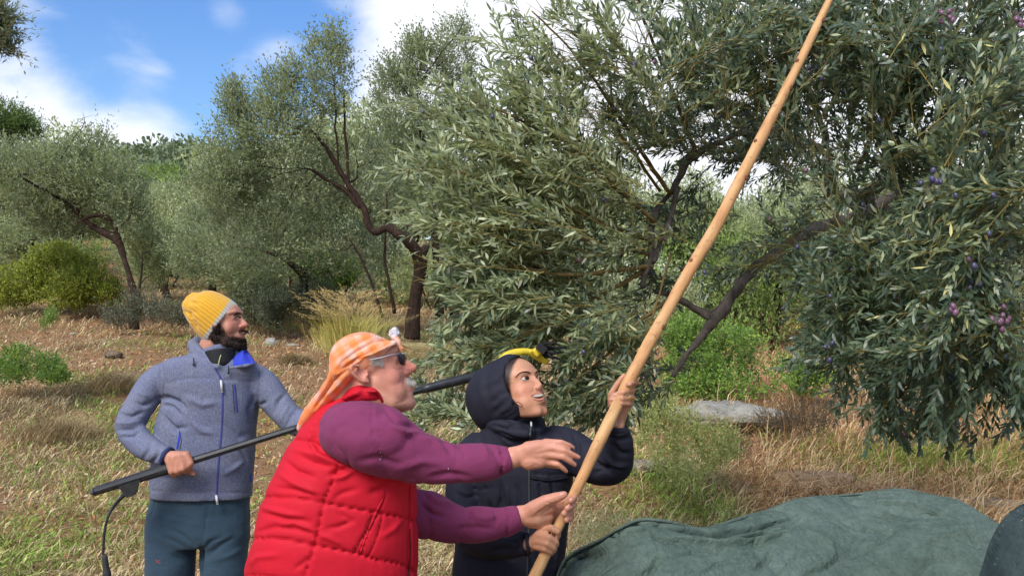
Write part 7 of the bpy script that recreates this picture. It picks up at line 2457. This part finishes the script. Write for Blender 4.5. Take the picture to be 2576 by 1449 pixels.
def build_nets():
    def net_mat(name, c0, c1, c2):
        m, nt, bb = new_mat(name, .75, .2)
        v = coords(nt)
        n = noise_tex(nt, v, 3.2, 5, .65)
        n2 = noise_tex(nt, v, 26, 4, .7)
        w = node(nt, 'ShaderNodeTexVoronoi', Scale=60.0)
        nt.links.new(v, w.inputs['Vector'])
        cc = ramp(nt, n, [(.28, c0), (.5, c1), (.72, c2)])
        cc = mix(nt, .55, cc, ramp(nt, n2, [(.25, (.55, .55, .55)), (.55, (1, 1, 1)), (.8, (1.25, 1.25, 1.2))]), 'MULTIPLY')
        sp = ramp(nt, w.outputs['Distance'], [(.06, (1, 1, 1)), (.16, (0, 0, 0))])
        nsel = noise_tex(nt, v, 9, 2)
        sp = mix(nt, 1.0, sp, ramp(nt, nsel, [(.5, (0, 0, 0)), (.62, (.7, .7, .7))]), 'MULTIPLY')
        cc = mix(nt, sp, cc, (.24, .23, .19))
        n5 = noise_tex(nt, v, 75, 3, .7)
        cc = mix(nt, .6, cc, ramp(nt, n5, [(.3, (.6, .6, .6)), (.7, (1.2, 1.2, 1.2))]), 'MULTIPLY')
        nt.links.new(cc, bb.inputs['Base Color'])
        # fine creases
        cr_ = node(nt, 'ShaderNodeTexNoise', Scale=11, Detail=4, Roughness=.6, Distortion=.3)
        nt.links.new(v, cr_.inputs['Vector'])
        ab = node(nt, 'ShaderNodeMath', operation='SUBTRACT')
        ab.inputs[1].default_value = .5
        nt.links.new(cr_.outputs['Fac'], ab.inputs[0])
        ab2 = node(nt, 'ShaderNodeMath', operation='ABSOLUTE')
        nt.links.new(ab.outputs[0], ab2.inputs[0])
        rr = ramp(nt, ab2.outputs[0], [(0, (0, 0, 0)), (.06, (1, 1, 1))])
        b1 = node(nt, 'ShaderNodeBump', Strength=.35, Distance=.008)
        nt.links.new(rr, b1.inputs['Height'])
        b2 = node(nt, 'ShaderNodeBump', Strength=.35, Distance=.004)
        nt.links.new(n2, b2.inputs['Height'])
        nt.links.new(b1.outputs[0], b2.inputs['Normal'])
        nt.links.new(b2.outputs[0], bb.inputs['Normal'])
        return m
    m1 = net_mat('dusty green net fabric', (.058, .084, .066), (.080, .114, .092), (.108, .146, .122))
    m2 = net_mat('dark green net fabric', (.020, .032, .031), (.030, .046, .046), (.044, .064, .064))
    def sheet(top, Dt, bottom_y, Db, zig, name, mat, label, seed, nx=270, ny=130, foot=True):
        T = smoothline(top, nx)
        xs = T[:, 0]
        rows = []
        # inner hem, ridge, front fall to the ground, then out across the ground
        for j in range(ny + 1):
            t = j / ny
            row = []
            for i in range(nx):
                x, y = T[i]
                Dt_i = Dt(x)
                if t < .12:                      # back side, behind the ridge
                    k = t / .12
                    p = PX(x, y + (1 - k) * 60, Dt_i + (1 - k) * .25)
                    p[2] = min(p[2], PX(x, y, Dt_i)[2] - .12 * (1 - k) ** 1.5)
                else:
                    k = ((t - .12) / .88) ** 1.9
                    p0 = PX(x, y, Dt_i)
                    pe = PX(x * 1.0 + (x - 1900) * .25, bottom_y, Db(x))
                    bow = math.sin(k * math.pi) * .10
                    p = p0 * (1 - k) + pe * k
                    p[1] -= bow * (1 - .3 * k) + .0
                    p[2] = p0[2] + (max(pe[2], .02) - p0[2]) * (k ** 1.15)
                row.append(p)
            rows.append(row)
        v = np.array(rows).reshape(-1, 3)
        F = np.array([(j * nx + i, j * nx + i + 1, (j + 1) * nx + i + 1, (j + 1) * nx + i) for j in range(ny) for i in range(nx - 1)])
        N = vnormals(v, F)
        if (N * (CAMPOS - v)).sum() < 0:
            N = -N
            F = F[:, ::-1]
        big = fbm(v * np.array([1.6, 1.6, 2.0]) + seed, 2, seed) * .024
        rid = (1 - np.abs(fbm(v * np.array([3.5, 4, 6.5]) + seed * 3, 3, seed + 3))) ** 8 * .016
        fade = np.clip(np.repeat(np.abs(np.arange(ny + 1) / ny - .12) * 9, nx), .12, 1)
        v = v + N * ((big - rid) * fade)[:, None]
        return v, F
    top1 = [(1395, 1470), (1410, 1430), (1428, 1400), (1470, 1374), (1514, 1354), (1560, 1328), (1600, 1307), (1630, 1303), (1665, 1308), (1700, 1315), (1734, 1322), (1773, 1326), (1815, 1318), (1856, 1305), (1905, 1288), (1953, 1274), (2000, 1258), (2051, 1248), (2100, 1246),
            (2149, 1243), (2200, 1234), (2246, 1231), (2290, 1234), (2340, 1243), (2393, 1254), (2441, 1276), (2480, 1300), (2515, 1325), (2560, 1356), (2620, 1395), (2700, 1450)]
    v, F = sheet(top1, lambda x: 3.05 - .12 * math.cos((x - 1650) / 160), 2150, lambda x: 2.35, 0, 'net', m1, '', 5)
    folds = [([(1420, 1425), (1520, 1368), (1600, 1322), (1660, 1318), (1720, 1332), (1790, 1342), (1850, 1336), (1930, 1322), (2010, 1300)], 4.8, -0.0408), ([(1430, 1430), (1530, 1384), (1590, 1345), (1640, 1325)], 5.6, 0.0326),
             ([(1790, 1345), (1860, 1352), (1940, 1340), (2010, 1312)], 4.8, -0.0326), ([(1700, 1350), (1800, 1372), (1900, 1365), (1990, 1335)], 6.4, 0.0286), ([(1840, 1375), (1910, 1368), (1980, 1345)], 4.0, -0.0245),
             ([(1640, 1345), (1680, 1360), (1720, 1362)], 4.8, -0.0245), ([(1660, 1400), (1640, 1430), (1600, 1449)], 6.4, -0.0245), ([(2120, 1405), (2080, 1425), (2020, 1449)], 4.8, -0.0286), ([(2250, 1330), (2200, 1370), (2140, 1400)], 4.8, -0.0204),
             ([(2330, 1360), (2380, 1372), (2400, 1400)], 3.2, -0.0204), ([(2440, 1330), (2400, 1345), (2330, 1352)], 4.0, 0.0163), ([(2200, 1260), (2300, 1270), (2380, 1300)], 7.2, 0.0204), ([(1940, 1380), (1930, 1410), (1900, 1430)], 4.8, -0.0204), ([(2050, 1340), (2090, 1370), (2100, 1400)], 5.6, 0.0184)]
    folds += [([(1500, 1449), (1560, 1410), (1610, 1390)], 2.4, -0.0204), ([(1760, 1449), (1800, 1420), (1870, 1405)], 2.4, -0.0204), ([(2100, 1300), (2160, 1330), (2240, 1340)], 2.4, -0.0170), ([(2300, 1449), (2340, 1410), (2400, 1390)], 2.8, -0.0238), ([(1960, 1449), (2000, 1400), (2080, 1380)], 2.4, -0.0170), ([(2180, 1290), (2230, 1300), (2270, 1325)], 2.0, -0.0136), ([(2400, 1300), (2440, 1340), (2460, 1380)], 3.2, -0.0204), ([(1700, 1400), (1740, 1390), (1790, 1395)], 2.4, -0.0170)]
    v = sculpt(v, F, folds)
    th = put('harvest_net', v, F, m1, loc=(1.9, 2.6, 0.02))
    tag(th, 'large dusty green harvest net billowing up in the right foreground', 'net')
    md = th.modifiers.new('thick', 'SOLIDIFY')
    md.thickness = .004
    # rolled hem along the ridge
    b = Buf()
    T = smoothline(top1, 120)
    g = np.random.default_rng(5)
    pts = [PX(x, y + 1.5 + 1.5 * math.sin(x / 23), 3.05 - .12 * math.cos((x - 1650) / 160) - .006) for x, y in T]
    b.tube(pts, .0035 + .002 * np.abs(np.sin(np.linspace(0, 22, 120))), seg=8)
    putb('hem', b, m1, th)
    top2 = [(2440, 1500), (2461, 1449), (2475, 1405), (2490, 1360), (2512, 1318), (2530, 1296), (2549, 1281), (2580, 1264), (2640, 1250), (2760, 1262), (2900, 1330)]
    v, F = sheet(top2, lambda x: 2.45, 2300, lambda x: 2.0, 0, 'net2', m2, '', 9, nx=80, ny=50)
    o = put('harvest_net', v, F, m2, loc=(1.6, 2.2, 0.02))
    tag(o, 'darker green net fold at the bottom right corner', 'net')
    md = o.modifiers.new('thick', 'SOLIDIFY')
    md.thickness = .004
# ------------------------------------------------------------------ build
build_ground()
build_far()
build_mid_trees()
build_bushes()
build_grass()
build_rocks()
build_near_olive()
build_bearded()
build_vest_man()
build_woman()
build_wood_pole()
build_black_pole()
build_nets()
for o in bpy.data.objects:
    if '_base' in o:
        del o['_base']
